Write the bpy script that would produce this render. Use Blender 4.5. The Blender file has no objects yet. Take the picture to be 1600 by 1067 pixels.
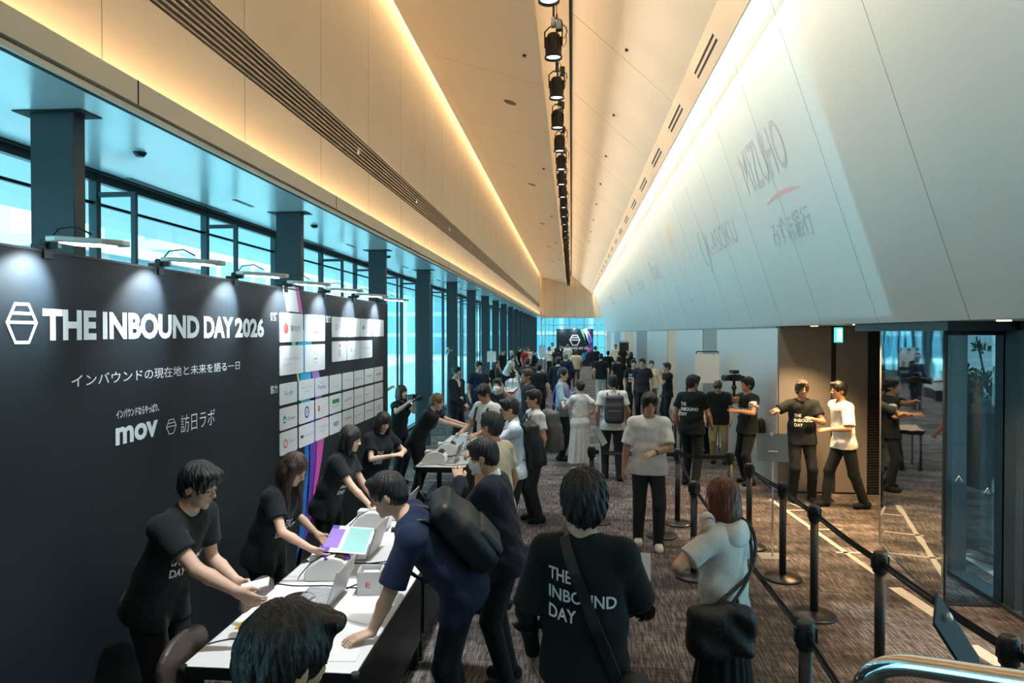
import bpy, bmesh, math, random
import numpy as np
from mathutils import Vector, Matrix, Euler
from mathutils.bvhtree import BVHTree

random.seed(7)
PI = math.pi
SC = bpy.context.scene
COL = SC.collection

# ------------------------------------------------------------------ camera
FPX = 1080.0
CAM_Z = 2.4
YAW = math.atan2(93.0, FPX)
PITCH = math.atan2(13.5, math.hypot(FPX, 93.0))
cam_data = bpy.data.cameras.new('camera')
cam_data.sensor_width = 36.0
cam_data.lens = 36.0 * FPX / 1600.0
cam_data.clip_start = 0.05
cam_data.clip_end = 500
cam = bpy.data.objects.new('camera', cam_data)
COL.objects.link(cam)
cam.location = (0, 0, CAM_Z)
cam.rotation_euler = (PI / 2 - PITCH, 0, YAW)
SC.camera = cam
CAM_M = Euler(cam.rotation_euler, 'XYZ').to_matrix()

# ------------------------------------------------------------------ view
SC.view_settings.view_transform = 'Standard'
SC.view_settings.look = 'None'
SC.view_settings.gamma = 1.0
SC.view_settings.use_curve_mapping = False
SC.view_settings.exposure = 0.6
SC.cycles.max_bounces = 8
SC.cycles.diffuse_bounces = 4
SC.cycles.glossy_bounces = 4
SC.cycles.transparent_max_bounces = 24
SC.cycles.sample_clamp_indirect = 6.0

# ------------------------------------------------------------------ sky and sun
world = bpy.data.worlds.new('overcast_sky')
SC.world = world
world.use_nodes = True
bgn = world.node_tree.nodes['Background']
bgn.inputs[0].default_value = (0.34, 0.78, 0.93, 1)
bgn.inputs[1].default_value = 2.5

def lamp(name, kind, loc, energy, color, direction=(0, 0, -1), **kw):
    d = bpy.data.lights.new(name, kind)
    d.energy = energy
    d.color = color
    for k, v in kw.items():
        setattr(d, k, v)
    o = bpy.data.objects.new(name, d)
    COL.objects.link(o)
    o.location = loc
    o.rotation_euler = Vector(direction).to_track_quat('-Z', 'Y').to_euler()
    return o

lamp('sun', 'SUN', (0, 0, 30), 5.5, (0.80, 0.97, 1.0), (-0.72, 0.30, -0.62), angle=0.05)

# ------------------------------------------------------------------ cove and slot strip lights (hidden in their coves)
WARM = (1.0, 0.66, 0.34)
def strip(name, x, z, energy, direction, width=0.06, y0=-2.0, y1=61.5, color=WARM):
    o = lamp(name, 'AREA', (x, (y0 + y1) / 2, z), energy, color, direction, shape='RECTANGLE', size=width, size_y=y1 - y0)
    zax = -Vector(direction).normalized()
    yax = Vector((0, 1, 0))
    xax = yax.cross(zax).normalized()
    o.rotation_euler = Matrix((xax, yax, zax)).transposed().to_euler()
    return o
strip('cove_strip_fascia', -2.735, 3.86, 250, (-0.35, 0, 1))
strip('cove_strip_wall_left', -2.66, 8.0, 580, (-0.2, 0, -1), 0.12)
strip('cove_strip_slot', -0.66, 7.0, 260, (1, 0, 0.05), 0.08, color=(1.0, 0.76, 0.50))
strip('cove_strip_wall_right', 1.77, 6.26, 820, (0.22, 0, -1), 0.07, color=(1.0, 0.83, 0.62))
strip('slot_strip_up', -0.27, 7.55, 60, (0, 0, 1), 0.05)
o_ = strip('slot_strip_wash', -0.47, 7.12, 310, (1, 0, -0.60), 0.06, color=(1.0, 0.84, 0.64)); o_.data.spread = 0.75
# recessed warm downlights under the right soffit
for (lx, ly, e) in ((3.35, 9.9, 300), (3.9, 8.9, 260), (3.25, 8.2, 150), (3.3, 5.6, 100), (3.45, 4.2, 140)):
    lamp('soffit_downlight', 'SPOT', (lx, ly, 2.47), e, (1.0, 0.62, 0.28), (-0.05, 0, -1), spot_size=1.9, spot_blend=0.8, shadow_soft_size=0.04)

# ------------------------------------------------------------------ pixels of the 1600 x 1067 photograph -> points of the hall
def ray(px, py):
    return CAM_M @ Vector(((px - 800.0) / FPX, (533.5 - py) / FPX, -1.0))
def on_y(px, py, Y):
    r = ray(px, py); t = Y / r.y
    return Vector((r.x * t, Y, CAM_Z + r.z * t))
def on_x(px, py, X):
    r = ray(px, py); t = X / r.x
    return Vector((X, r.y * t, CAM_Z + r.z * t))
def on_z(px, py, Z):
    r = ray(px, py); t = (Z - CAM_Z) / r.z
    return Vector((r.x * t, r.y * t, Z))

# ------------------------------------------------------------------ materials
MATS = {}
def mat(name, color, rough=0.6, metal=0.0, spec=0.5, noise=0.0, nscale=8.0, bump=0.0, bscale=40.0, emit=None, estr=0.0, coat=0.0, stretch=None, sheen=0.0):
    if name in MATS:
        return MATS[name]
    m = bpy.data.materials.new(name)
    m.use_nodes = True
    nt = m.node_tree
    b = nt.nodes['Principled BSDF']
    c = tuple(color) + (1,)
    b.inputs['Base Color'].default_value = c
    b.inputs['Roughness'].default_value = rough
    b.inputs['Metallic'].default_value = metal
    b.inputs['Specular IOR Level'].default_value = spec
    if coat: b.inputs['Coat Weight'].default_value = coat
    if sheen: b.inputs['Sheen Weight'].default_value = sheen
    if emit:
        b.inputs['Emission Color'].default_value = tuple(emit) + (1,)
        b.inputs['Emission Strength'].default_value = estr
    if noise or bump:
        tc = nt.nodes.new('ShaderNodeTexCoord')
        src = tc.outputs['Object']
        if stretch:
            mp = nt.nodes.new('ShaderNodeMapping')
            mp.inputs['Scale'].default_value = stretch
            nt.links.new(src, mp.inputs['Vector']); src = mp.outputs['Vector']
    if noise:
        n = nt.nodes.new('ShaderNodeTexNoise'); n.inputs['Scale'].default_value = nscale; n.inputs['Detail'].default_value = 4
        nt.links.new(src, n.inputs['Vector'])
        r = nt.nodes.new('ShaderNodeValToRGB')
        lo = tuple(max(0, x * (1 - noise)) for x in color) + (1,); hi = tuple(min(1, x * (1 + noise)) for x in color) + (1,)
        r.color_ramp.elements[0].position = 0.3; r.color_ramp.elements[1].position = 0.7
        r.color_ramp.elements[0].color = lo; r.color_ramp.elements[1].color = hi
        nt.links.new(n.outputs['Fac'], r.inputs['Fac']); nt.links.new(r.outputs['Color'], b.inputs['Base Color'])
    if bump:
        n2 = nt.nodes.new('ShaderNodeTexNoise'); n2.inputs['Scale'].default_value = bscale; n2.inputs['Detail'].default_value = 3
        nt.links.new(src, n2.inputs['Vector'])
        bp = nt.nodes.new('ShaderNodeBump'); bp.inputs['Strength'].default_value = bump; bp.inputs['Distance'].default_value = 0.02
        nt.links.new(n2.outputs['Fac'], bp.inputs['Height']); nt.links.new(bp.outputs['Normal'], b.inputs['Normal'])
    MATS[name] = m
    return m

def glass_mat(name, tint, gloss=0.08, rough=0.0):
    m = bpy.data.materials.new(name); m.use_nodes = True; nt = m.node_tree
    nt.nodes.remove(nt.nodes['Principled BSDF']); out = nt.nodes['Material Output']
    t = nt.nodes.new('ShaderNodeBsdfTransparent'); t.inputs[0].default_value = tuple(tint) + (1,)
    g = nt.nodes.new('ShaderNodeBsdfGlossy'); g.inputs['Roughness'].default_value = rough; g.inputs[0].default_value = (0.9, 0.97, 1, 1)
    f = nt.nodes.new('ShaderNodeFresnel'); f.inputs[0].default_value = 1.45
    mx = nt.nodes.new('ShaderNodeMixShader')
    mth = nt.nodes.new('ShaderNodeMath'); mth.operation = 'MULTIPLY_ADD'; mth.inputs[1].default_value = 0.8; mth.inputs[2].default_value = gloss
    nt.links.new(f.outputs[0], mth.inputs[0]); nt.links.new(mth.outputs[0], mx.inputs[0])
    nt.links.new(t.outputs[0], mx.inputs[1]); nt.links.new(g.outputs[0], mx.inputs[2]); nt.links.new(mx.outputs[0], out.inputs[0])
    return m

# ------------------------------------------------------------------ mesh building
def basis(d):
    d = Vector(d).normalized()
    u = d.orthogonal().normalized()
    return u, d.cross(u).normalized(), d

class MB:
    def __init__(s):
        s.v = []; s.f = []; s.mi = []; s.sm = []
    def face(s, idx, mi=0, sm=False):
        s.f.append(tuple(idx)); s.mi.append(mi); s.sm.append(sm)
    def quad(s, a, b, c, d, mi=0):
        n = len(s.v); s.v += [tuple(a), tuple(b), tuple(c), tuple(d)]; s.face((n, n+1, n+2, n+3), mi)
    def poly(s, pts, mi=0):
        n = len(s.v); s.v += [tuple(p) for p in pts]; s.face(range(n, n + len(pts)), mi)
    def box(s, lo, hi, mi=0, M=None):
        n = len(s.v)
        P = [(x, y, z) for z in (lo[2], hi[2]) for y in (lo[1], hi[1]) for x in (lo[0], hi[0])]
        if M is not None: P = [tuple(M @ Vector(p)) for p in P]
        s.v += P
        for q in ((0,2,3,1),(4,5,7,6),(0,1,5,4),(2,6,7,3),(0,4,6,2),(1,3,7,5)):
            s.face([n + i for i in q], mi)
    def cbox(s, c, size, mi=0, rot=None):
        h = [x / 2 for x in size]
        M = Matrix.Translation(Vector(c)) @ (Euler(rot).to_matrix().to_4x4() if rot else Matrix.Identity(4))
        s.box([-x for x in h], h, mi, M)
    def prism(s, pts, vec, mi=0, sm=False):
        n = len(s.v); k = len(pts); vec = Vector(vec)
        s.v += [tuple(p) for p in pts] + [tuple(Vector(p) + vec) for p in pts]
        s.face(list(range(n + k - 1, n - 1, -1)), mi); s.face(range(n + k, n + 2 * k), mi)
        for i in range(k):
            j = (i + 1) % k; s.face((n + i, n + j, n + k + j, n + k + i), mi, sm)
    def cyl(s, a, b, r0, r1=None, n=16, caps=True, mi=0):
        r1 = r0 if r1 is None else r1
        a = Vector(a); b = Vector(b); u, w, d = basis(b - a); k = len(s.v)
        for p, r in ((a, r0), (b, r1)):
            for i in range(n):
                t = 2 * PI * i / n; s.v.append(tuple(p + u * (r * math.cos(t)) + w * (r * math.sin(t))))
        for i in range(n):
            j = (i + 1) % n; s.face((k + i, k + j, k + n + j, k + n + i), mi, True)
        if caps:
            s.face([k + n - 1 - i for i in range(n)], mi); s.face([k + n + i for i in range(n)], mi)
    def tube(s, path, r, n=8, mi=0, caps=True, closed=False):
        P = [Vector(p) for p in path]; k = len(s.v); m = len(P); up = None
        for i, p in enumerate(P):
            if closed: d = P[(i + 1) % m] - P[i - 1]
            else: d = P[min(i + 1, m - 1)] - P[max(i - 1, 0)]
            d.normalize()
            if up is None: up = d.orthogonal().normalized()
            up = (up - d * up.dot(d)); up = up.normalized() if up.length > 1e-6 else d.orthogonal().normalized()
            w = d.cross(up); rr = r[i] if isinstance(r, (list, tuple)) else r
            for j in range(n):
                t = 2 * PI * j / n; s.v.append(tuple(p + up * (rr * math.cos(t)) + w * (rr * math.sin(t))))
        for i in range(m if closed else m - 1):
            for j in range(n):
                a = k + i * n + j; b = k + i * n + (j + 1) % n; i2 = (i + 1) % m
                s.face((a, b, k + i2 * n + (j + 1) % n, k + i2 * n + j), mi, True)
        if caps and not closed:
            s.face([k + n - 1 - i for i in range(n)], mi); s.face([k + (m - 1) * n + i for i in range(n)], mi)
    def lathe(s, prof, c=(0, 0, 0), n=24, mi=0, M=None):
        k = len(s.v); c = Vector(c)
        for (r, z) in prof:
            for i in range(n):
                t = 2 * PI * i / n; p = Vector((r * math.cos(t), r * math.sin(t), z))
                if M is not None: p = M @ p
                s.v.append(tuple(c + p))
        for a in range(len(prof) - 1):
            for i in range(n):
                j = (i + 1) % n; s.face((k + a*n + i, k + a*n + j, k + (a+1)*n + j, k + (a+1)*n + i), mi, True)
        s.face([k + n - 1 - i for i in range(n)], mi); s.face([k + (len(prof) - 1) * n + i for i in range(n)], mi)
    def sphere(s, c, r, n=12, m=8, mi=0, M=None):
        c = Vector(c); r = r if isinstance(r, (list, tuple)) else (r, r, r)
        k = len(s.v)
        for a in range(1, m):
            ph = PI * a / m
            for i in range(n):
                t = 2 * PI * i / n
                p = Vector((r[0]*math.sin(ph)*math.cos(t), r[1]*math.sin(ph)*math.sin(t), r[2]*math.cos(ph)))
                if M is not None: p = M @ p
                s.v.append(tuple(c + p))
        for e in (r[2], -r[2]):
            p = Vector((0, 0, e))
            if M is not None: p = M @ p
            s.v.append(tuple(c + p))
        top = k + (m - 1) * n; bot = top + 1
        for a in range(m - 2):
            for i in range(n):
                j = (i + 1) % n; s.face((k + a*n + i, k + (a+1)*n + i, k + (a+1)*n + j, k + a*n + j), mi, True)
        for i in range(n):
            j = (i + 1) % n; s.face((top, k + i, k + j), mi, True); s.face((bot, k + (m-2)*n + j, k + (m-2)*n + i), mi, True)
    def mesh(s, name, mats):
        me = bpy.data.meshes.new(name)
        me.from_pydata(s.v, [], s.f); me.update()
        if not isinstance(mats, (list, tuple)): mats = [mats]
        for m in mats: me.materials.append(m)
        me.polygons.foreach_set('material_index', s.mi); me.polygons.foreach_set('use_smooth', s.sm)
        return me
    def build(s, name, mats, parent=None, bevel=0.0, loc=None, fix=True):
        me = s.mesh(name, mats)
        if fix:
            bm = bmesh.new(); bm.from_mesh(me); bmesh.ops.recalc_face_normals(bm, faces=bm.faces); bm.to_mesh(me); bm.free()
        o = bpy.data.objects.new(name, me); COL.objects.link(o)
        if parent is not None:
            o.parent = parent
        if loc is not None: o.location = loc
        if bevel:
            md = o.modifiers.new('bevel', 'BEVEL'); md.width = bevel; md.segments = 2; md.limit_method = 'ANGLE'; md.angle_limit = 0.7
        return o

def tag(o, label=None, cat=None, group=None, kind=None):
    if label: o['label'] = label
    if cat: o['category'] = cat
    if group: o['group'] = group
    if kind: o['kind'] = kind
    return o
def empty(name, loc=(0, 0, 0), rz=0.0, label=None, cat=None, group=None, kind=None):
    o = bpy.data.objects.new(name, None); COL.objects.link(o)
    o.location = loc; o.rotation_euler = (0, 0, rz); o.empty_display_size = 0.1
    return tag(o, label, cat, group, kind)
def structure(o):
    o['kind'] = 'structure'; return o
def kids(o):
    return [c for c in COL.objects if c.parent == o]
def copy_tree(o, loc=None, rz=None, label=None, group=None, parent=None):
    c = o.copy(); COL.objects.link(c)
    if parent is not None: c.parent = parent
    if loc is not None: c.location = loc
    if rz is not None: c.rotation_euler = (0, 0, rz)
    if label: c['label'] = label
    if group: c['group'] = group
    for ch in list(o.children): copy_tree(ch, parent=c)
    return c

# ------------------------------------------------------------------ lettering
def text_geo(body, bold=0.0):
    cu = bpy.data.curves.new('letters', 'FONT'); cu.body = body; cu.offset = bold; cu.resolution_u = 3; cu.fill_mode = 'FRONT'
    o = bpy.data.objects.new('letters', cu); COL.objects.link(o)
    dg = bpy.context.evaluated_depsgraph_get(); dg.update()
    me = o.evaluated_get(dg).to_mesh()
    v = [tuple(x.co)[:2] for x in me.vertices]; f = [tuple(p.vertices) for p in me.polygons]
    o.evaluated_get(dg).to_mesh_clear(); bpy.data.objects.remove(o); bpy.data.curves.remove(cu)
    return v, f
def add_text(mb, body, org, ux, uy, w=None, h=None, bold=0.0, lift=0.002, mi=0):
    """lettering fitted into the box of width w (along ux) and height h (along uy) whose lower left corner is org"""
    v, f = text_geo(body, bold)
    if not v: return
    x0 = min(p[0] for p in v); x1 = max(p[0] for p in v); y0 = min(p[1] for p in v); y1 = max(p[1] for p in v)
    sx = (w / (x1 - x0)) if w else None; sy = (h / (y1 - y0)) if h else None
    sx = sx or sy; sy = sy or sx
    ux = Vector(ux).normalized(); uy = Vector(uy); uy = uy.normalized(); nz = ux.cross(uy).normalized(); org = Vector(org)
    k = len(mb.v)
    for p in v:
        mb.v.append(tuple(org + ux * ((p[0] - x0) * sx) + uy * ((p[1] - y0) * sy) + nz * lift))
    for q in f: mb.face([k + i for i in q], mi)

# ------------------------------------------------------------------ materials of the hall
M_wall = mat('warm_white_panel', (0.72, 0.61, 0.47), 0.55, noise=0.02, nscale=1.5)
M_ceil = mat('ceiling_paint', (0.76, 0.69, 0.58), 0.6, noise=0.02, nscale=1.0)
M_rwall = mat('pale_grey_panel', (0.63, 0.73, 0.75), 0.42, noise=0.02, nscale=1.2)
M_soffit = mat('brushed_metal_soffit', (0.72, 0.80, 0.82), 0.25, metal=0.35, noise=0.03, nscale=2.0)
M_dark = mat('dark_slate_metal', (0.028, 0.042, 0.048), 0.45, spec=0.4)
M_black = mat('black_gap', (0.008, 0.009, 0.010), 0.7)
M_frame = mat('window_frame_metal', (0.035, 0.06, 0.07), 0.4, metal=0.4)
M_louver = mat('bronze_louvre', (0.42, 0.36, 0.28), 0.45, metal=0.2)
M_doorpanel = mat('satin_grey_door_panel', (0.50, 0.53, 0.55), 0.33, metal=0.25, bump=0.03, bscale=3.0, stretch=(1, 1, 0.15))
M_darkpanel = mat('dark_grey_wall_panel', (0.20, 0.19, 0.18), 0.38, metal=0.15)
M_beigepanel = mat('beige_wall_panel', (0.50, 0.40, 0.28), 0.5)
M_steel = mat('satin_steel', (0.55, 0.58, 0.60), 0.3, metal=0.9)
M_blackmetal = mat('black_powder_coat', (0.012, 0.014, 0.016), 0.45)
M_white = mat('white_plastic', (0.78, 0.79, 0.78), 0.4)
M_glass = glass_mat('clear_glazing', (0.90, 0.985, 0.99), 0.03)
M_glassdark = glass_mat('grey_tinted_glass', (0.84, 0.88, 0.89), 0.06)

def carpet():
    m = bpy.data.materials.new('streaked_grey_carpet'); m.use_nodes = True; nt = m.node_tree; b = nt.nodes['Principled BSDF']
    N = nt.nodes.new; L = nt.links.new
    tc = N('ShaderNodeTexCoord')
    def noise(scale_vec, scale, detail=3, rough=0.6):
        mp = N('ShaderNodeMapping'); mp.inputs['Scale'].default_value = scale_vec; L(tc.outputs['Object'], mp.inputs['Vector'])
        n = N('ShaderNodeTexNoise'); n.inputs['Scale'].default_value = scale; n.inputs['Detail'].default_value = detail; n.inputs['Roughness'].default_value = rough
        L(mp.outputs['Vector'], n.inputs['Vector']); return n
    def ramp(n, a, b_, ca, cb):
        r = N('ShaderNodeValToRGB'); e = r.color_ramp.elements
        e[0].position = a; e[1].position = b_; e[0].color = ca + (1,); e[1].color = cb + (1,); L(n.outputs['Fac'], r.inputs['Fac']); return r
    def mix(kind, f, a, b_):
        x = N('ShaderNodeMix'); x.data_type = 'RGBA'; x.blend_type = kind; x.inputs[0].default_value = f
        L(a, x.inputs[6]); L(b_, x.inputs[7]); return x.outputs[2]
    fine = ramp(noise((70, 5, 1), 1.0, 4), 0.42, 0.66, (0.028, 0.025, 0.025), (0.33, 0.30, 0.29))
    cross = ramp(noise((4, 60, 1), 1.0, 4), 0.46, 0.70, (0.03, 0.028, 0.028), (0.28, 0.255, 0.25))
    br = N('ShaderNodeTexBrick'); br.inputs['Scale'].default_value = 1.0; br.inputs['Mortar Size'].default_value = 0.0
    br.inputs['Brick Width'].default_value = 0.5; br.inputs['Row Height'].default_value = 1.0; br.offset = 0.5
    br.inputs['Color1'].default_value = (0.55, 0.55, 0.56, 1); br.inputs['Color2'].default_value = (1.25, 1.2, 1.18, 1)
    L(tc.outputs['Object'], br.inputs['Vector'])
    blot = ramp(noise((0.9, 2.6, 1), 1.0, 3), 0.40, 0.60, (0.35, 0.33, 0.33), (1.2, 1.16, 1.14))
    c = mix('MIX', 0.35, fine.outputs[0], cross.outputs[0])
    c = mix('MULTIPLY', 0.8, c, br.outputs[0])
    c = mix('MULTIPLY', 0.85, c, blot.outputs[0])
    L(c, b.inputs['Base Color']); b.inputs['Roughness'].default_value = 0.85; b.inputs['Specular IOR Level'].default_value = 0.25
    bp = N('ShaderNodeBump'); bp.inputs['Strength'].default_value = 0.4; bp.inputs['Distance'].default_value = 0.01
    n = noise((160, 160, 1), 1.0, 2); L(n.outputs['Fac'], bp.inputs['Height']); L(bp.outputs['Normal'], b.inputs['Normal'])
    return m
M_carpet = carpet()

Y0, Y1 = -3.0, 62.0          # the hall runs from behind the camera to the end wall
XF, XW, XG = -2.62, -2.85, -4.0
ZS = 3.74                    # left soffit
# floor
m = MB(); m.box((-4.2, Y0, -0.2), (6.2, Y1, 0.0)); structure(m.build('floor', M_carpet))
# left fascia: a ledge whose top holds the lower cove
m = MB()
m.box((XF - 0.03, Y0, ZS + 0.045), (XF, Y1, 3.93)); m.box((XW - 0.1, Y0, ZS + 0.045), (XF - 0.03, Y1, ZS + 0.08))
m.box((XF - 0.045, Y0, ZS), (XF - 0.02, Y1, ZS + 0.03)); m.box((XF - 0.075, Y0, ZS), (XF - 0.055, Y1, ZS + 0.045), 1)
structure(m.build('trim_1', [M_wall, M_black]))
m = MB()
for k in range(-1, 17): m.box((XF - 0.001, 4.0 + 3.55 * k - 0.006, ZS + 0.045), (XF + 0.002, 4.0 + 3.55 * k + 0.006, 3.93))
structure(m.build('trim_2', M_black))
# soffit under the ledge out to the glass
m = MB(); m.box((-4.02, Y0, ZS), (XF - 0.08, Y1, ZS + 0.04)); structure(m.build('ceiling_left_soffit', M_soffit))
m = MB()
for y in np.arange(Y0 + 0.5, Y1 - 1, 3.5):
    m.box((-3.86, y + 1.2, ZS - 0.004), (-3.80, y + 2.9, ZS + 0.001)); m.box((-3.40, y + 2.2, ZS - 0.004), (-3.36, y + 2.6, ZS + 0.001))
    m.cyl((-3.2, y + 0.4, ZS - 0.03), (-3.2, y + 0.4, ZS), 0.03, 0.05, 10)
structure(m.build('trim_3', M_blackmetal))
m = MB(); m.box((-3.93, Y0, ZS - 0.012), (-3.89, Y1, ZS + 0.002)); structure(m.build('trim_4', M_black))
# left upper wall with recessed louvre band
zb0, zb1, ztop = 4.65, 5.03, 8.2
m = MB()
m.box((XW - 0.08, Y0, ZS + 0.08), (XW, Y1, zb0)); m.box((XW - 0.08, Y0, zb1), (XW, Y1, ztop)); m.box((XW - 0.16, Y0, zb0 - 0.1), (XW - 0.08, Y1, zb1 + 0.1), 1)
for k in range(-3, 33):      # joints between the wall panels
    y = 4.0 + 1.85 * k
    m.box((XW - 0.002, y - 0.004, ZS + 0.08), (XW + 0.0008, y + 0.004, zb0), 1); m.box((XW - 0.002, y - 0.004, zb1), (XW + 0.0008, y + 0.004, ztop), 1)
structure(m.build('wall_left', [M_wall, mat('panel_joint', (0.30, 0.24, 0.17), 0.8)]))
m = MB()
for k in range(7):
    z = zb0 + 0.035 + k * 0.052
    m.box((XW - 0.075, Y0, z - 0.009), (XW - 0.005, Y1, z + 0.009))
structure(m.build('trim_5', M_louver))
# ceilings: two sloping planes either side of the lighting slot
m = MB(); m.prism([(-2.67, Y0, 7.38), (-2.45, Y0, 7.34), (-0.51, Y0, 6.75), (-0.51, Y0, 6.95), (-2.45, Y0, 7.54), (-2.67, Y0, 7.54)], (0, Y1 - Y0, 0))
structure(m.build('ceiling_left', M_ceil))
m = MB(); m.prism([(-0.03, Y0, 7.57), (1.60, Y0, 6.065), (1.60, Y0, 6.30), (0.05, Y0, 7.75), (-0.03, Y0, 7.75)], (0, Y1 - Y0, 0))
structure(m.build('ceiling_right', M_ceil))
m = MB(); m.prism([(1.60, Y0, 6.065), (1.80, Y0, 5.784), (1.83, Y0, 5.80), (1.66, Y0, 6.30), (1.60, Y0, 6.30)], (0, Y1 - Y0, 0))
structure(m.build('trim_6', M_wall))
m = MB()
dv = Vector((0.20, 0, -0.281)).normalized()
nv = Vector((-0.281, 0, -0.20)).normalized()
for k in range(22):
    y = 5.9 + 2.55 * k
    c0 = Vector((1.70, y, 5.925)) + nv * 0.003
    for q in (-0.035, 0.035):
        a = c0 + dv * (q - 0.014); b2 = c0 + dv * (q + 0.014)
        m.prism([a, b2, b2 - nv * 0.01, a - nv * 0.01], (0, 1.25, 0))
structure(m.build('trim_7', M_blackmetal))
m = MB()
for k in range(22):
    y = 5.85 + 2.55 * k
    c0 = Vector((1.70, y, 5.925)) + nv * 0.0015
    for q0, q1, ya, yb in ((-0.075, -0.065, 0, 1.35), (0.065, 0.075, 0, 1.35), (-0.075, 0.075, 0, 0.02), (-0.075, 0.075, 1.33, 1.35)):
        a = c0 + dv * q0; b2 = c0 + dv * q1
        m.prism([a + Vector((0, ya, 0)), b2 + Vector((0, ya, 0)), b2 - nv * 0.01 + Vector((0, ya, 0)), a - nv * 0.01 + Vector((0, ya, 0))], (0, yb - ya, 0))
structure(m.build('trim_8', M_white))
# roof over slot and coves keeps daylight out
m = MB(); m.box((-3.1, Y0, 8.2), (2.6, Y1, 8.3)); m.box((-0.62, Y0, 7.95), (0.1, Y1, 8.0)); m.box((-4.3, Y0, 8.3), (6.2, Y1, 8.4)); m.box((1.75, Y0, 6.6), (5.25, Y1, 6.7))
m.box((-0.045, Y0, 7.50), (-0.03, Y1, 8.0), 1)
m.box((-4.3, Y0, ZS + 0.1), (-4.05, Y1, 8.3))
structure(m.build('ceiling_roof', [M_ceil, M_black]))
# right tilted wall
xt, zt, xb, zb = 1.80, 6.43, 3.09, 2.50
m = MB()
m.prism([(xt, Y0, zt), (xb, Y0, zb), (xb + 0.1, Y0, zb), (xt + 0.12, Y0, zt)], (0, Y1 - Y0, 0))
wd = Vector((xb - xt, 0, zb - zt)).normalized(); wn = Vector((zb - zt, 0, xt - xb)).normalized()
if wn.x > 0: wn = -wn
for k in range(-3, 35):
    y = 5.67 + 1.60 * k
    a = Vector((xt, y - 0.004, zt)); b2 = Vector((xb, y - 0.004, zb))
    m.prism([a + wn * 0.001, b2 + wn * 0.001, b2 - wn * 0.002, a - wn * 0.002], (0, 0.008, 0), 1)
structure(m.build('wall_right_tilted', [M_rwall, mat('grey_joint', (0.22, 0.24, 0.26), 0.8)]))
# right soffit
m = MB(); m.box((xb, Y0, zb), (5.25, Y1, zb + 0.08)); structure(m.build('ceiling_right_soffit', mat('soffit_paint', (0.34, 0.37, 0.38), 0.5)))
m = MB()
for (lx, ly) in ((3.35, 9.9), (3.9, 8.9), (3.25, 8.2), (3.3, 5.6), (3.45, 4.2)):
    m.cyl((lx, ly, zb - 0.012), (lx, ly, zb), 0.05, 0.05, 20)
structure(m.build('trim_9', mat('downlight_rim', (0.75, 0.74, 0.70), 0.3, emit=(1.0, 0.75, 0.45), estr=1.2)))
# end wall with its window grid
m = MB(); m.box((-4.1, Y1, ZS - 0.02), (7.0, Y1 + 0.1, 8.3))
for k in range(7): m.box((-2.4 + 0.9 * k, Y1 - 0.002, ZS), (-2.385 + 0.9 * k, Y1 + 0.001, 8), 1)
structure(m.build('wall_end', [M_wall, MATS['panel_joint']]))
wroot = empty('window_end', (0, Y1, 0), kind='structure')
m = MB()
for x in (-4.0, -3.2, -2.35, -1.6, -0.2, 1.1, 2.3, 2.95, 3.8): m.box((x - 0.06, -0.06, 0), (x + 0.06, 0.06, ZS))
for x in (-2.0, -0.9, 0.45, 1.7, 3.4): m.box((x - 0.03, -0.04, 0), (x + 0.03, 0.04, ZS))
for z in (0.05, 1.1, 2.2, 3.1): m.box((-4.0, -0.05, z - 0.045), (3.8, 0.05, z + 0.045))
m.build('window_frame', mat('pale_mullion', (0.72, 0.80, 0.82), 0.4), wroot)
m = MB(); m.quad((-4, 0, 0), (3.8, 0, 0), (3.8, 0, ZS), (-4, 0, ZS)); m.build('pane', M_glass, wroot)
# wall behind the camera
m = MB(); m.box((-4.2, Y0 - 0.1, 0), (7.0, Y0, 8.3)); structure(m.build('wall_back', mat('back_wall_paint', (0.30, 0.31, 0.32), 0.7)))

# columns: flat steel plates, 3.5 m apart
cm = MB(); cm.box((-0.28, -0.05, 0), (0, 0.05, ZS)); cm.box((-0.36, -0.10, ZS - 0.006), (0.08, 0.10, ZS), 1)
col0 = structure(cm.build('column', [M_dark, M_black], bevel=0.004)); col0.location = (-3.0, 4.0 - 3.51, 0)
for k in range(0, 17):
    c = col0.copy(); COL.objects.link(c); c.location = (-3.0, 4.0 + 3.51 * k, 0)
# left windows, one bay each between the projecting glass fins
wm = MB(); wp = MB(); wf = MB(); wg = MB(); BW = 1.755
wm.box((-0.03, 0, 0.0), (0.03, BW, 0.06)); wm.box((-0.03, 0, ZS - 0.07), (0.03, BW, ZS)); wm.box((-0.035, -0.028, 0), (0.035, 0.028, ZS))
wm.box((-0.03, 0, ZS - 0.26), (0.0, BW, ZS - 0.235))
wp.quad((0, 0, 0.06), (0, BW, 0.06), (0, BW, ZS - 0.07), (0, 0, ZS - 0.07))
wf.box((0.33, -0.018, 0), (0.37, 0.018, ZS - 0.16)); wf.box((0.03, -0.016, ZS - 0.20), (0.37, 0.016, ZS - 0.16))
wg.quad((0.035, 0, 0.02), (0.33, 0, 0.02), (0.33, 0, ZS - 0.2), (0.035, 0, ZS - 0.2))
w0 = empty('window_1', (XG, 5.51 - 1.755 * 4, 0), kind='structure')
wm.build('window_frame', M_frame, w0); wp.build('pane', M_glass, w0); f0 = wf.build('fin_frame', M_frame, w0); wg.build('fin_pane', M_glass, f0)
for k in range(1, 36):
    c = copy_tree(w0, loc=(XG, 5.51 + 1.755 * (k - 4), 0)); c.name = 'window_%d' % (k + 1)

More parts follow.
